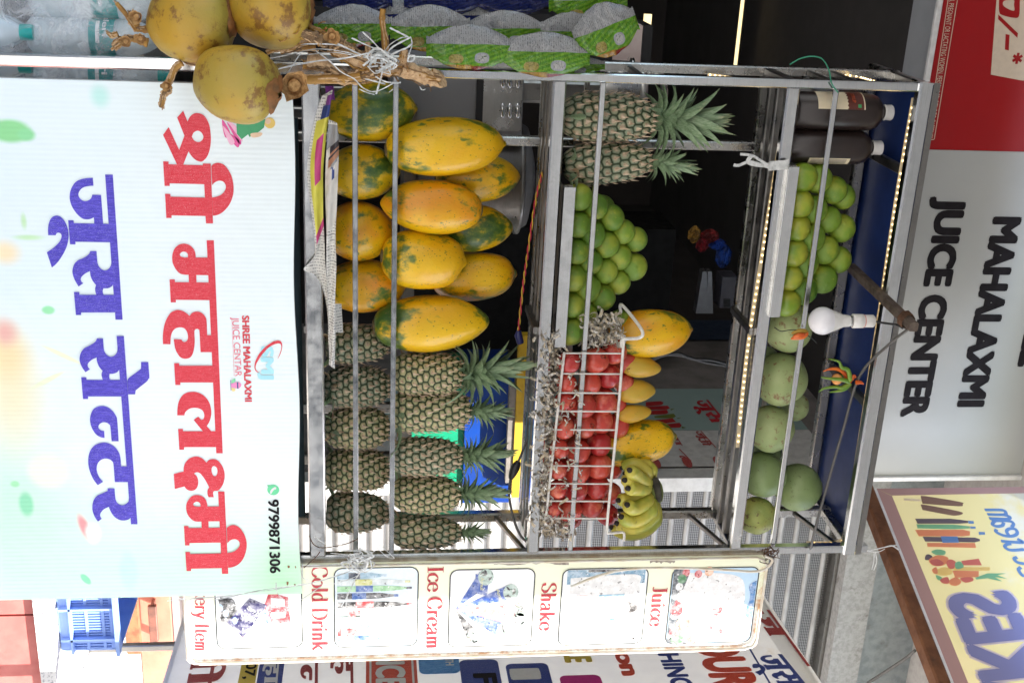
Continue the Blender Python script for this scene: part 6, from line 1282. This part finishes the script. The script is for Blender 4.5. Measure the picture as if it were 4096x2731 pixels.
fl.build('plastic_film', FILM, origin=P(140, 300, .05), label='clear crinkled plastic film wrapped round the water bottles', cat='film')
# ------------------------------------------------------------------ syrup bottles on the top shelf
SYR = simple('dark syrup plastic', (.022,.014,.012), .3, c2=(.016,.010,.009), sc=10, spec=.5)
LABC = c_(222,208,178); LABB = c_(92,44,34)
def syrup(u, v0, v1, vc, dia, Y, lab, face=None):
    c = P(u, v0, Y); k = mpp(c); R_ = dia/2*k; hh = P(u, v1, Y).z-c.z; hc = P(u, vc, Y).z-c.z; t = thing('syrup_bottle', lab, 'bottle', c, 'syrup bottles on the top shelf')
    m = MB(); m.lathe([(R_*.9,0),(R_,R_*.1),(R_,hh*.80),(R_*.97,hh*.86),(R_*.85,hh*.925),(R_*.6,hh*.975),(R_*.36,hh),(R_*.34,hh*1.02)], 32, c); m.build('body', SYR, t)
    m = MB(); pr_ = [(R_*.42,hh*1.015),(R_*.43,hh*1.03),(R_*.40,hh*1.035),(R_*.42,hc*.99),(R_*.38,hc)]; m.lathe(pr_, 28, c); m.build('cap', WHITEP, t)
    if face is not None:
        cy = Cyl(c, R_, face[0]); m = MB(); n_ = 14; a0, a1, b0, b1 = face[1:5]
        m.add([cy.w(a0+(a1-a0)*i/n_, b0, .0006) for i in range(n_+1)]+[cy.w(a0+(a1-a0)*i/n_, b1, .0006) for i in range(n_+1)], [(i, i+1, n_+2+i, n_+1+i) for i in range(n_)]); lb_ = m.build('label', LABC, t)
        if len(face) > 5:
            m = MB(); bm = b0+(b1-b0)*.62; m.add([cy.w(a0+(a1-a0)*i/n_, bm+.003*(i % 2), .0011) for i in range(n_+1)]+[cy.w(a0+(a1-a0)*i/n_, b1-.003, .0011) for i in range(n_+1)], [(i, i+1, n_+2+i, n_+1+i) for i in range(n_)]); m.build('label_panel', LABB, lb_)
            m = MB(); text(cy, 'SYRUP', (a0+(a1-a0)*.30, bm+.012), (a0+(a1-a0)*.75, bm+.012), .009, .0016, m, 0, .03); m.build('label_lettering', c_(200,90,50), lb_)
            m = MB(); q = a1-.012; m.add([cy.w(q, b1-.018, .0016), cy.w(q+.008, b1-.018, .0016), cy.w(q+.008, b1-.010, .0016), cy.w(q, b1-.010, .0016)], [(0,1,2,3)]); m.build('green_mark', c_(60,150,90), lb_)
        else:
            m = MB()
            for q in range(6): m.add([cy.w(a0+(a1-a0)*(.12+.13*q), b0+.005, .0010), cy.w(a0+(a1-a0)*(.18+.13*q), b0+.005, .0010), cy.w(a0+(a1-a0)*(.18+.13*q), b1-.008, .0010), cy.w(a0+(a1-a0)*(.12+.13*q), b1-.008, .0010)], [(0,1,2,3)])
            m.build('label_small_print', c_(120,116,112), lb_)
syrup(441, 3172, 3528, 3568, 150, .062, 'dark brown syrup bottle with a cream label at the left end', (-.36-.55, -.035,.028,.045,.158,1))
syrup(583, 3140, 3482, 3526, 140, .062, 'dark brown syrup bottle with a thin label strip next to the limes', (-.36+1.15, -.012,.012,.05,.150))
syrup(404, 3118, 3440, 3480, 138, .155, 'dark syrup bottle standing in the shade behind the left one'); syrup(540, 3092, 3415, 3455, 138, .155, 'dark syrup bottle standing in the shade behind the right one')
# ------------------------------------------------------------------ newspaper on the bottom shelf
np_ = thing('newspaper', 'folded newspaper tucked under the papayas along the bottom shelf front', 'newspaper', P(880, 1290, -.02))
PAPW = N('newsprint'); _c = PAPW.coord('Object', rnd=False); _x, _y, _z = PAPW.sep(_c)
_l = PAPW.math('MULTIPLY', PAPW.step(PAPW.math('SINE', PAPW.math('MULTIPLY', _x, 900.)), .0, .5), PAPW.step(PAPW.noise(PAPW.coord('Object', rnd=False, scale=(30,1,140)), 3, 2), .46, .52))
PAPW = PAPW.fin(PAPW.mix(PAPW.math('MULTIPLY', _l, .8), lin(216,212,204), lin(110,108,106)), .8)
NPM = [PAPW, c_(216,206,80), c_(190,60,120), c_(40,60,120), c_(214,206,196), c_(170,120,92), c_(52,46,50), c_(150,150,150), c_(120,50,130), c_(206,200,190)]
def sheet(L, Rr, fn, nt, nw, Y, name='sheet'):
    m = MB(); vs = []; ls = curve_pts([V((a, b)) for a, b in L], 12); rs_ = curve_pts([V((a, b)) for a, b in Rr], 12)
    g_ = lambda c, t: c[min(len(c)-1, int(t*(len(c)-1)))]
    for i in range(nt+1):
        t = i/nt; a, b = g_(ls, t), g_(rs_, t)
        for j in range(nw+1):
            s = j/nw; q = a.lerp(b, s); u, v = 330+q.y*.4912, 1200+q.x*.4912
            vs.append(P(u, v, Y+.006*math.sin(s*5+t*9)+.004*noise.noise(V((t*20, s*3, 1)))))
    for i in range(nt):
        for j in range(nw):
            m.add([], []); m.f.append((i*(nw+1)+j, (i+1)*(nw+1)+j, (i+1)*(nw+1)+j+1, i*(nw+1)+j+1)); m.m.append(fn((i+.5)/nt, (j+.5)/nw)); m.sm.append(True)
    m.v = [tuple(x) for x in vs]; return m.build(name, NPM, np_)
def f1(t, s):
    if s < .16: return 0
    if .02 < t < .06 and s > .6: return 8
    if .055 < t < .10 and s > .45: return 3
    if .10 < t < .42: 
        if .15 < t < .28 and .45 < s < .86: return 2
        return 1
    if .30 < t < .42 and s > .75: return 2
    if .42 < t < .44: return 2
    return 0
sheet([(180,110),(120,300),(62,650),(72,900),(100,1100),(120,1400),(30,1520),(120,1568),(190,1700),(225,1900),(230,2100),(240,2250)], [(265,60),(240,250),(215,420),(190,700),(188,900),(190,1100),(200,1300),(205,1450),(215,1568),(250,1750),(275,1950),(282,2150),(275,2280)], f1, 90, 12, -.024)
def f2(t, s):
    fx, fy = (s-.62)/.42, (t-.17)/.045
    if .105 < t < .135 and s > .25: return 6
    if fx*fx+fy*fy < 1: return 7 if t > .19 and s > .4 else (6 if abs(t-.157) < .006 else 5)
    if .20 < t < .27: return 3 if abs(s-.55-(t-.23)*1.) < .09 else 4
    if t < .03: return 0
    if t < .105: return 7
    if t < .45: return 9
    return 0
sheet([(232,300),(210,640),(205,900),(215,1200),(215,1500),(225,1800),(240,2100),(235,2300)], [(302,330),(316,500),(312,700),(300,1000),(290,1250),(296,1500),(285,1800),(290,2050),(282,2330)], f2, 110, 10, -.034)
for u0, v0, u1, v1, mt in ((345,1300,400,1340,8), (560,1312,640,1345,0), (1215,1310,1330,1372,0)):
    m = MB(); m.add([P(u0,v0,-.01), P(u1,v0+6,-.014), P(u1,v1,.01), P(u0,v1-6,.012)], [(0,1,2,3)]); m.build('sheet_corner', NPM[mt], np_)
# shredded paper under the pomegranates
SHR = N('shredded newsprint'); _c = SHR.coord('Object', rnd=False); SHR = SHR.fin(SHR.mix(SHR.step(SHR.noise(_c, 60, 2), .42, .58), SHR.mix(SHR.step(SHR.noise(SHR.coord('Object', scale=(1,1,3)), 160, 3), .5, .6), lin(206,202,194), lin(104,102,100)), lin(188,174,150)), .9)
sm = MB(); random.seed(5)
def shred(u, v, Y, s=1.):
    p = P(u, v, Y); R = Euler((random.uniform(0,6.28), random.uniform(0,6.28), random.uniform(0,6.28))).to_matrix(); rr = random.uniform(.004,.013)*s; sw = random.uniform(1.2,4.2); w = random.uniform(.0035,.0075)*s; sl = random.uniform(-.004,.004); k = 7
    pts = [p+R @ V((math.cos(sw*i/k)*rr, math.sin(sw*i/k)*rr, sl*i)) for i in range(k+1)]; sm.ribbon(pts, w, [R @ V((math.cos(sw*i/k), math.sin(sw*i/k), .25)) for i in range(k+1)])
for i in range(780):
    y = random.uniform(-60,1420); f = (y+60)/1480; u, v = R3(random.gauss(105-95*f, 42), y); shred(u, v, random.uniform(-.035,.06))
for i in range(330): u, v = R2(random.uniform(380,740), random.uniform(1260,1540)); shred(u, v, random.uniform(.0,.09))
for i in range(90): u, v = R3(random.uniform(20,240), random.uniform(1330,1470)); shred(u, v, random.uniform(-.02,.06))
for i in range(60): u, v = R3(random.uniform(150,330), random.uniform(100,1250)); shred(u, v, random.uniform(-.035,.0), .9)
o = sm.build('shredded_paper', SHR, origin=P(1700, 2190, .01), label='shredded newspaper packed under the pomegranates', cat='shredded paper'); o['kind'] = 'stuff'
random.seed(33)
for i in range(26):                                         # dry twigs and fibres sticking out of the stalk
    x, y = random.choice(((random.uniform(-60,700), random.uniform(180,620)), (random.uniform(600,1300), random.uniform(450,900)))); a = random.uniform(0,6.28); L = random.uniform(60,190)
    cp = curve_pts([P(*K5(x+math.cos(a+.25*j)*L*j/3, y+math.sin(a+.25*j)*L*.6*j/3), -.10-.01*math.sin(i+j)) for j in range(4)], 4); m = MB(); m.tube(cp, [random.uniform(.0012,.003)*(1-.6*j/len(cp)) for j in range(len(cp))], 5); m.build('twig', random.choice((STK, FIB, YST)), sk_)
# ------------------------------------------------------------------ charms, wires, ties
CHG = simple('green chilli', lin(90,130,40), .4, c2=lin(120,146,50), sc=40); CHO = simple('orange chilli', lin(216,110,36), .4, c2=lin(190,76,30), sc=40)
t1 = thing('lemon_chilli_charm', 'lemon and green chillies charm on a thread below the blue roof', 'charm', P(*R6(890,270), -.05))
cl = P(*R6(866,272), -.05); k = mpp(cl)
m = MB(); m.sphere(cl, (40*.574*k, 40*.574*k, 36*.574*k), 18, 12); m.build('lemon', simple('dried lemon', lin(220,160,96), .5, c2=lin(206,130,60), sc=40), t1)
for i, (pts, mt) in enumerate((([(960,280),(945,210),(900,190),(880,150),(810,130)], 0), ([(960,290),(900,215),(830,200),(770,218)], 1), ([(965,280),(930,240),(880,255),(840,270)], 0), ([(960,285),(920,275),(880,285),(840,280)], 1), ([(955,290),(900,275),(820,268),(755,258)], 0), ([(955,300),(900,330),(860,325),(780,335),(740,362)], 0), ([(960,300),(920,340),(870,355),(815,362)], 0), ([(965,275),(985,250),(1000,262)], 1), ([(1000,295),(1030,295),(1055,308)], 1))):
    cp = curve_pts([P(*R6(x, y), -.05-.012*math.cos(i*1.7)) for x, y in pts], 5); n_ = len(cp); m = MB(); m.tube(cp, [.0058*(1-.85*abs(j/(n_-1))**2) for j in range(n_)], 8); m.build('chilli', (CHG, CHO)[mt], t1)
m = MB(); m.tube(curve_pts([P(*R6(960,285), -.05), P(*R6(1030,240), -.05), P(*R6(1080,190), -.045)]), .0015, 5); m.build('thread', CORD, t1)
t2 = thing('dried_charm', 'shrivelled orange charm on a black thread in front of the pale melon', 'charm', P(*R5(490,1450), -.03))
for i, pts in enumerate(([(425,1440),(470,1425),(520,1420),(555,1430)], [(420,1480),(470,1470),(520,1460),(555,1435)], [(435,1465),(480,1455),(530,1445)])):
    cp = curve_pts([P(*R5(x, y), -.03-.006*i) for x, y in pts], 5); m = MB(); m.tube(cp, [.0068*math.sin(PI*(.1+.8*j/(len(cp)-1))) for j in range(len(cp))], 8); m.build('chilli', (simple('dried yellow pod', lin(176,140,50), .5), CHO, CHO)[i], t2)
m = MB(); m.tube(curve_pts([P(*R5(290,1390), -.02), P(*R5(340,1420), -.03), P(*R5(410,1412), -.03), P(*R5(480,1415), -.03), P(*R5(560,1460), -.03), P(*R5(620,1510), -.02)]), .0012, 5); m.build('thread', CORD, t2)
R5a = lambda x, y: (800+y*.5739, 1150+x*.5739); R6a = lambda x, y: (1500+y*.5739, 1150+x*.5739); R4a = lambda x, y: (y*.5739, 1150+x*.5739)
base = curve_pts([P(690, 2170, .10), P(800, 2143, .10), P(1000, 2113, .10), P(1150, 2092, .10), P(1322, 2074, .10)], 26)
tw2 = thing('twisted_wire', 'red and yellow twisted wire crossing behind the papayas', 'wire', P(1000, 2113, .10))
for s_, mt in ((0, simple('red wire', lin(180,30,60), .4)), (PI, simple('yellow wire', lin(196,160,50), .4))):
    m = MB(); m.tube([p+V((0, math.sin(i*.55+s_)*.0019, math.cos(i*.55+s_)*.0019)) for i, p in enumerate(base)], .0018, 6); m.build('strand', mt, tw2)
m = MB(); m.tube([P(1322, 2076, .10), P(1340, 2073, .10), P(1372, 2082, .10)], [.006,.010,.009], 8); m.build('connector', simple('navy plastic', lin(24,30,90), .4), tw2)
pg = thing('extension_lead', 'black plug and cable hanging at the right behind the pineapples', 'cable', P(*R6a(1580,700), .08))
m = MB(); m.tube(curve_pts([P(*R6a(1610,600), .08), P(*R6a(1585,650), .08), P(*R6a(1555,720), .08)]), [.006+.006*math.sin(PI*i/16) for i in range(17)], 8); m.build('plug', BLACKP, pg)
m = MB(); m.tube(curve_pts([P(*R6a(1555,720), .08), P(*R6a(1545,830), .07), P(*R6a(1570,980), .05), P(*R6a(1620,1110), .03), P(*R6a(1675,1165), .02)]), .0034, 6); m.build('cord', CORDG, pg)
m = MB(); m.tube(curve_pts([P(*R6a(1610,600), .08), P(*R6a(1650,500), .09), P(*R6a(1680,420), .1)]), .003, 6); m.build('lead', CORDG, pg)
G4 = lambda x, y: (y*.523, 2950+x*.523)
m = MB(); m.tube(curve_pts([P(*G4(400,495), -.03), P(*G4(480,450), -.03), P(*G4(570,433), -.03), P(*G4(650,455), -.03), P(*G4(700,540), -.02), P(*G4(720,640), -.02), P(*G4(770,710), -.02)]), .0016, 5)
m.build('green_thread', simple('green thread', lin(40,130,100), .6), origin=P(*G4(700,560), -.02), label='thin green thread tied to the left post near the roof', cat='thread')
rb = thing('ribbon_tie', 'pale plastic ribbon knotted round the top shelf rail at the left', 'ribbon', P(*G4(250,1260), -.02))
for pts, w_ in (([(390,1258),(280,1268),(240,1270)], .022), ([(250,1275),(170,1225),(110,1190),(20,1180)], .006), ([(250,1285),(150,1250),(80,1240),(10,1265),(-30,1262)], .007), ([(240,1262),(160,1262),(80,1238),(110,1190)], .010)):
    cp = curve_pts([P(*G4(x, y), -.024-.004*i) for i, (x, y) in enumerate(pts)], 6); m = MB(); m.ribbon(cp, w_, (0,-1,.1)); m.build('ribbon', TWINE, rb)
R8 = lambda x, y: (1850+y*.5617, 2900+x*.5617)
st = thing('string_stay', 'thin white string from the rack corner to the wooden framed sign', 'string', P(*R8(1060,620), .1))
for pts in ([(740,618),(900,632),(1040,622),(1150,598),(1225,585)], [(800,625),(960,622),(1080,635),(1140,612)], [(1070,640),(1080,700),(1060,765)], [(1062,640),(1060,700),(1045,762)], [(1140,600),(1190,590),(1245,625)]):
    cp = curve_pts([P(*R8(x, y), .05+.12*(x-740)/500) for x, y in pts], 6); m = MB(); m.ribbon(cp, .004, (.2,-1,.3)); m.build('strand', TWINE, st)
# wire wrappings on the right post
ww = thing('wire_wrap', 'rusty binding wire twisted round the top right corner of the menu board', 'wire', P(2215, 3080, -.03))
for i in range(7):
    c = P(2215+random.uniform(-18,18), 3072+random.uniform(-22,22), -.03); m = MB(); m.tube(curve_pts([c+V((random.uniform(-.02,.02), random.uniform(-.012,.008), random.uniform(-.022,.022))) for j in range(5)], 4), .0012, 5); m.build('wire', RUST, ww)
# ------------------------------------------------------------------ things behind the rack
cab = thing('steel_cabinet', 'grey steel cabinet with louvre slots behind the lower left of the rack', 'cabinet', P(400, 1700, .42))
A = P(225, 1560, .42); B = P(575, 2085, .42)
m = MB(); m.box(((A.x+B.x)/2, .62, (A.z+B.z)/2), (B.x-A.x, .39, B.z-A.z)); m.build('body', simple('cabinet grey', (.30,.30,.31), .45, .4, c2=(.26,.26,.27), sc=4, dirt=(.20,.20,.20)), cab)
pA = P(310, 1934, .42); pB = P(525, 2082, .42); m = MB(); m.box(((pA.x+pB.x)/2, .419, (pA.z+pB.z)/2), (pB.x-pA.x, .006, pB.z-pA.z)); vp = m.build('vent_plate', STEEL2, cab)
m = MB(); m.box(((P(310,1900,.42).x+P(525,1900,.42).x)/2, .4165, P(400,1918,.42).z), (.13, .004, .018)); m.build('gap', BLACKP, cab)
for x in (1500, 1550, 1605):
    for y0, y1 in ((490,615), (720,825)):
        a, b = P(*R4a(x, y0), .412), P(*R4a(x, y1), .412); m = MB(); m.tube([a, a.lerp(b, .15), a.lerp(b, .85), b], [.002,.007,.007,.002], 8); m.build('louvre', STEEL, vp)
tb = thing('steel_table', 'steel work table behind the rack with its top hidden by the fruit', 'table', (.65, .62, ZP))
m = MB(); m.box((.66, .62, P(700,1640,.42).z), (1.05, .42, .03)); m.build('table_top', STEELD, tb)
for x in (.17, 1.15):
    for y in (.45, .80): m = MB(); m.bar((x, y, ZP+.002), (x, y, P(700,1640,.42).z-.016), .03, .03); m.build('leg', STEELD, tb)
zt_ = P(700,1640,.42).z+.015
pot = thing('steel_pot', 'round steel pot with a white lid behind the papayas', 'pot', (P(720,1900,.55).x, .56, zt_))
c = V((P(705,1900,.55).x, .56, zt_)); r_ = .15; ht = P(705,2105,.5).z-zt_
m = MB(); m.lathe([(r_*.95,0),(r_,.01),(r_,ht*.9),(r_*1.06,ht*.92),(r_*1.06,ht*.95),(r_*.98,ht*.96)], 40, c); m.build('body', STEELD, pot)
m = MB(); m.lathe([(r_*.97,ht*.962),(r_*.9,ht*1.02),(r_*.4,ht*1.08),(0.001,ht*1.09)], 32, c); m.build('lid', simple('grey lid plastic', (.16,.16,.165), .5), pot)
bb = thing('ice_box', 'blue plastic box with a green lower half behind the pineapple crowns', 'ice box', (P(1750,1900,.42).x, .5, zt_))
A = P(1500, 1700, .44); B = P(2008, 2034, .44); zg = P(1800, 1856, .44).z; mx_ = (A.x+B.x)/2
m = MB(); m.box((mx_, .54, (zg+B.z)/2), (B.x-A.x, .20, B.z-zg)); m.build('lid', simple('blue plastic', lin(20,70,160), .3, c2=lin(16,58,140), sc=9), bb)
m = MB(); m.box((mx_-.02, .545, (zt_+zg)/2), (B.x-A.x-.06, .19, zg-zt_-.002)); m.build('body', simple('green plastic', lin(30,160,120), .3, c2=lin(24,140,104), sc=9), bb)
pk = thing('yellow_plank', 'worn yellow painted plank standing on edge behind the pineapple crowns', 'plank', P(1650, 2080, .40))
A = P(1340, 2078, .40); B = P(1985, 2086, .40); m = MB(); m.box(((A.x+B.x)/2, .41, (A.z+B.z)/2), (B.x-A.x, .03, .031)); m.build('board', simple('worn yellow paint', lin(206,170,30), .6, c2=lin(186,150,30), sc=20, dirt=lin(96,84,50)), pk)
A = P(1545, 2046, .40); B = P(1930, 2040, .40); m = MB(); m.box(((A.x+B.x)/2, .414, (A.z+B.z)/2), (B.x-A.x, .03, .019)); m.build('edge_board', simple('grey board', lin(140,134,128), .7, c2=lin(110,104,98)), pk)
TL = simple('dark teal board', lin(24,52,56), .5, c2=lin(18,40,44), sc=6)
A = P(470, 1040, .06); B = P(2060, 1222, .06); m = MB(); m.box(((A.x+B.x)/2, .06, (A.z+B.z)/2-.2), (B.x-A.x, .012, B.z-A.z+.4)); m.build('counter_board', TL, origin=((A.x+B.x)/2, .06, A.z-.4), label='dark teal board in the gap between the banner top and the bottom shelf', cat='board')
# juicer and boxes on the left inside the shop
ju = thing('juice_machine', 'steel juicing machine with a flanged pipe behind the left pineapples', 'juicer', (P(360,2380,.45).x, .48, P(360,2380,.45).z))
m = MB(); m.lathe([(.05,0),(.055,.005),(.055,.09),(.075,.095),(.075,.115),(.05,.12)], 28, P(368,2395,.47)); m.build('body', STEEL2, ju)
m = MB(); m.lathe([(.036,0),(.036,.06),(.045,.062),(.045,.072),(.036,.075)], 22, P(295,2420,.47)); m.build('spout', STEEL, ju)
m = MB(); c = P(380,2612,.47); m.tube([c+V((math.cos(a*.3)*.062, 0, math.sin(a*.3)*.03)) for a in range(22)], .011, 8); m.build('ring', STEEL2, ju)
m = MB(); m.bar((P(368,2395,.47).x, .47, zt_-.0), (P(368,2395,.47).x, .47, P(368,2395,.47).z), .06, .06); m.build('stand', STEELD, ju)
cx = thing('carton', 'pale pink and white carton with a dark top behind the crisp packets', 'carton', P(180, 2467, .55))
A = P(100, 2460, .55); B = P(256, 2560, .55); m = MB(); m.box(((A.x+B.x)/2, .62, (A.z+B.z)/2), (B.x-A.x, .14, B.z-A.z)); m.build('box', simple('pink white print', lin(214,190,184), .4, c2=lin(226,214,206), sc=14), cx)
m = MB(); m.box(((A.x+B.x)/2+.002, .62, B.z+.014), (B.x-A.x+.006, .146, .026)); m.build('lid', BLACKP, cx)
m = MB(); m.box(((A.x+B.x)/2, .62, A.z-.55), (.14, .14, 1.098)); m.build('stand', BLACKP, cx)
LB = LEDBAR
for pts, lab, r_ in (((P(-60,2978,3.2), P(272,2940,3.2)), 'long warm tube light glowing deep inside the dark shop', .009), ((P(868,2916,4.2), P(1022,2917,4.2)), 'short warm reflection built as a glowing bar at the back of the shop', .006)):  # the short one is a reflection, built as a glowing bar
    t_ = thing('tube_and_reflection', lab, 'tube light', pts[0].lerp(pts[1], .5), 'tube lights inside the shop'); m = MB(); m.tube(list(pts), r_, 8); m.build('lamp', LB, t_); m = MB(); m.bar(pts[0]+V((0,.02,.012)), pts[1]+V((0,.02,.012)), .02, .02); m.build('batten', BLACKP, t_)
for u, v, lab in ((80,2590,'small warm spot light glowing above the pink carton'), (258,2566,'tiny warm spot light beside the left post')):
    c = P(u, v, 2.4); m = MB(); m.box(c, (.045, .02, .03)); m.build('spot_light', LB, origin=c, label=lab, cat='spot light')
sr = thing('snack_stand', 'dark stand with small grey till at the back of the shop', 'stand', P(1150, 2790, 2.2))
G2 = lambda x, y: (680+y*.459, 2150+x*.459)
for pts in ([(1380,1250),(1480,1250),(1475,885),(1440,885)], [(1470,1250),(1530,1250),(1520,885),(1485,885)]):
    A, B, C, D = [P(*G2(x, y), 2.2) for x, y in pts]; 
    m = MB(); m.add([A, B, C, D, A+V((0,.05,0)), B+V((0,.05,0)), C+V((0,.05,0)), D+V((0,.05,0))], [(0,1,2,3),(7,6,5,4),(0,4,5,1),(1,5,6,2),(2,6,7,3),(3,7,4,0)]); m.build('leg', simple('brushed dark metal', (.14,.14,.15), .4, .5), sr)
A = P(*G2(1585,1200), 2.2); B = P(*G2(1745,935), 2.2); m = MB(); m.box(((A.x+B.x)/2, 2.25, (A.z+B.z)/2), (abs(B.x-A.x), .1, B.z-A.z)); tl_ = m.build('till', simple('till grey', (.07,.07,.09), .5), sr)
for i in range(5): 
    c = P(*G2(1650,1130+15*i), 2.196); m = MB(); m.box(c, (.004, .008, .03)); m.build('vent', BLACKP, tl_)
for i, (x0, y0, x1, y1, cc) in enumerate(((1310,640,1420,480,(150,110,40)), (1380,720,1490,590,(120,20,30)), (1420,640,1580,510,(130,30,30)), (1490,700,1640,590,(20,60,150)), (1550,860,1690,640,(24,66,150)), (1750,1240,1790,1000,(30,90,50)))):
    B = P(*G2(x0, (y0+y1)/2), 2.1+.02*i); T = P(*G2(x1, (y0+y1)/2), 2.1+.02*i); o = mesh_obj('snack_packet', CHIPME[i % 3].copy()); o.data.materials.clear()
    n = N('foil %d' % i); _c = n.coord('Object'); n.bump(n.noise(_c, 5, 4), .6, .05); o.data.materials.append(n.fin(n.mix(n.step(n.noise(_c, 3, 2), .45, .55), lin(*cc), tuple(x*.4 for x in lin(*cc))), .25, .4))
    o.location = B; w_ = abs(y1-y0)*.459*mpp(B); o.scale = (w_, w_*.6, (T-B).length); tag(o, ('gold','dark red','red','blue','long blue','green')[i]+' foil snack packet at the dim back of the shop', 'snack packet', 'snack packets inside the shop')
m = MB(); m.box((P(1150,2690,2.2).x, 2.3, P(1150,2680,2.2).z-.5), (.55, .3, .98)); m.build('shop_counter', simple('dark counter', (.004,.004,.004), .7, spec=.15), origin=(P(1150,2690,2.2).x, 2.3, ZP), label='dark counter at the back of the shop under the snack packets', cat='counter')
pxpoly(wp, [(1283,2400),(1362,2400),(1362,3300),(1283,3300)], .004).build('skirting_panel', simple('slate blue panel', lin(50,62,82), .5), origin=wp.w(0,2), label='slate blue strip on the inner wall beyond the concrete', cat='wall panel')
for pts in ([(830,150),(900,120),(1050,100),(1150,140),(1300,150),(1450,190)], [(840,155),(960,110),(1100,120),(1250,165),(1450,195)]):
    m = MB(); m.tube(curve_pts([P(*R3(x, y), 1.15) for x, y in pts]), .006, 6); m.build('wall_cable', CORD, origin=P(*R3(1100,110), 1.15), label='black cable looping along the inner concrete wall, %s one' % ('upper' if pts[0][0] == 830 else 'lower'), cat='cable', group='cables on the inner wall')
# ------------------------------------------------------------------ crate and batten on the granite step
CRT = simple('blue crate plastic', lin(140,168,224), .5, c2=lin(124,152,214), sc=8); 
A = PZ(2596, 244, ZP); yc = A.y; k = mpp(A); ch = 236*k; cx1 = A.x; cx0 = P(2290, 300, yc).x
cr = thing('plastic_crate', 'light blue slotted plastic crate on the granite step right of the banner', 'crate', ((cx0+cx1)/2, yc+.13, ZP))
m = MB(); m.box(((cx0+cx1)/2, yc+.12, ZP+.006), (cx1-cx0, .24, .008)); m.build('floor', CRT, cr)
for yy, nm in ((yc, 'front_wall'), (yc+.24, 'rear_wall')):
    m = MB(); zs = [ZP+.012, ZP+.038, ZP+.066, ZP+.074, ZP+.102, ZP+.110, ZP+.138, ZP+ch-.02, ZP+ch]
    for z0, z1 in ((ZP+.002,ZP+.036), (ZP+.072,ZP+.080), (ZP+.116,ZP+.124), (ZP+ch-.026,ZP+ch)): m.box(((cx0+cx1)/2, yy, (z0+z1)/2), (cx1-cx0, .006, z1-z0))
    n_ = int((cx1-cx0)/.0085)
    for i in range(n_):
        x = cx0+(i+.5)*(cx1-cx0)/n_; m.box((x, yy+.001, ZP+ch/2), (.0046, .0052, ch-.006))
    m.build(nm, CRT, cr)
for x in (cx0, cx1):
    m = MB(); m.box((x, yc+.12, ZP+ch/2), (.006, .246, ch-.004)); m.build('side_wall', CRT, cr)
m = MB(); m.box(((cx0+cx1)/2, yc-.012, ZP+ch-.006), (cx1-cx0+.02, .024, .010)); m.box(((cx0+cx1)/2, yc-.010, ZP+.036), (cx1-cx0+.01, .018, .006)); m.build('rim', CRT, cr)
for u in (2424, 2546):
    x = P(u, 350, yc).x; m = MB(); m.box((x, yc-.010, ZP+ch/2), (.007, .018, ch-.016)); m.build('rib', CRT, cr)
A = PZ(2583, 518, ZP); m = MB(); m.box((A.x-.17, A.y-.03, ZP+.024), (.34, .035, .045)); m.build('wooden_batten', simple('rusty brown batten', lin(150,96,62), .8, c2=lin(112,70,48), sc=30, bump=.3), origin=(A.x-.17, A.y, ZP), label='rusty brown batten lying on the granite step behind the blue crate', cat='batten')
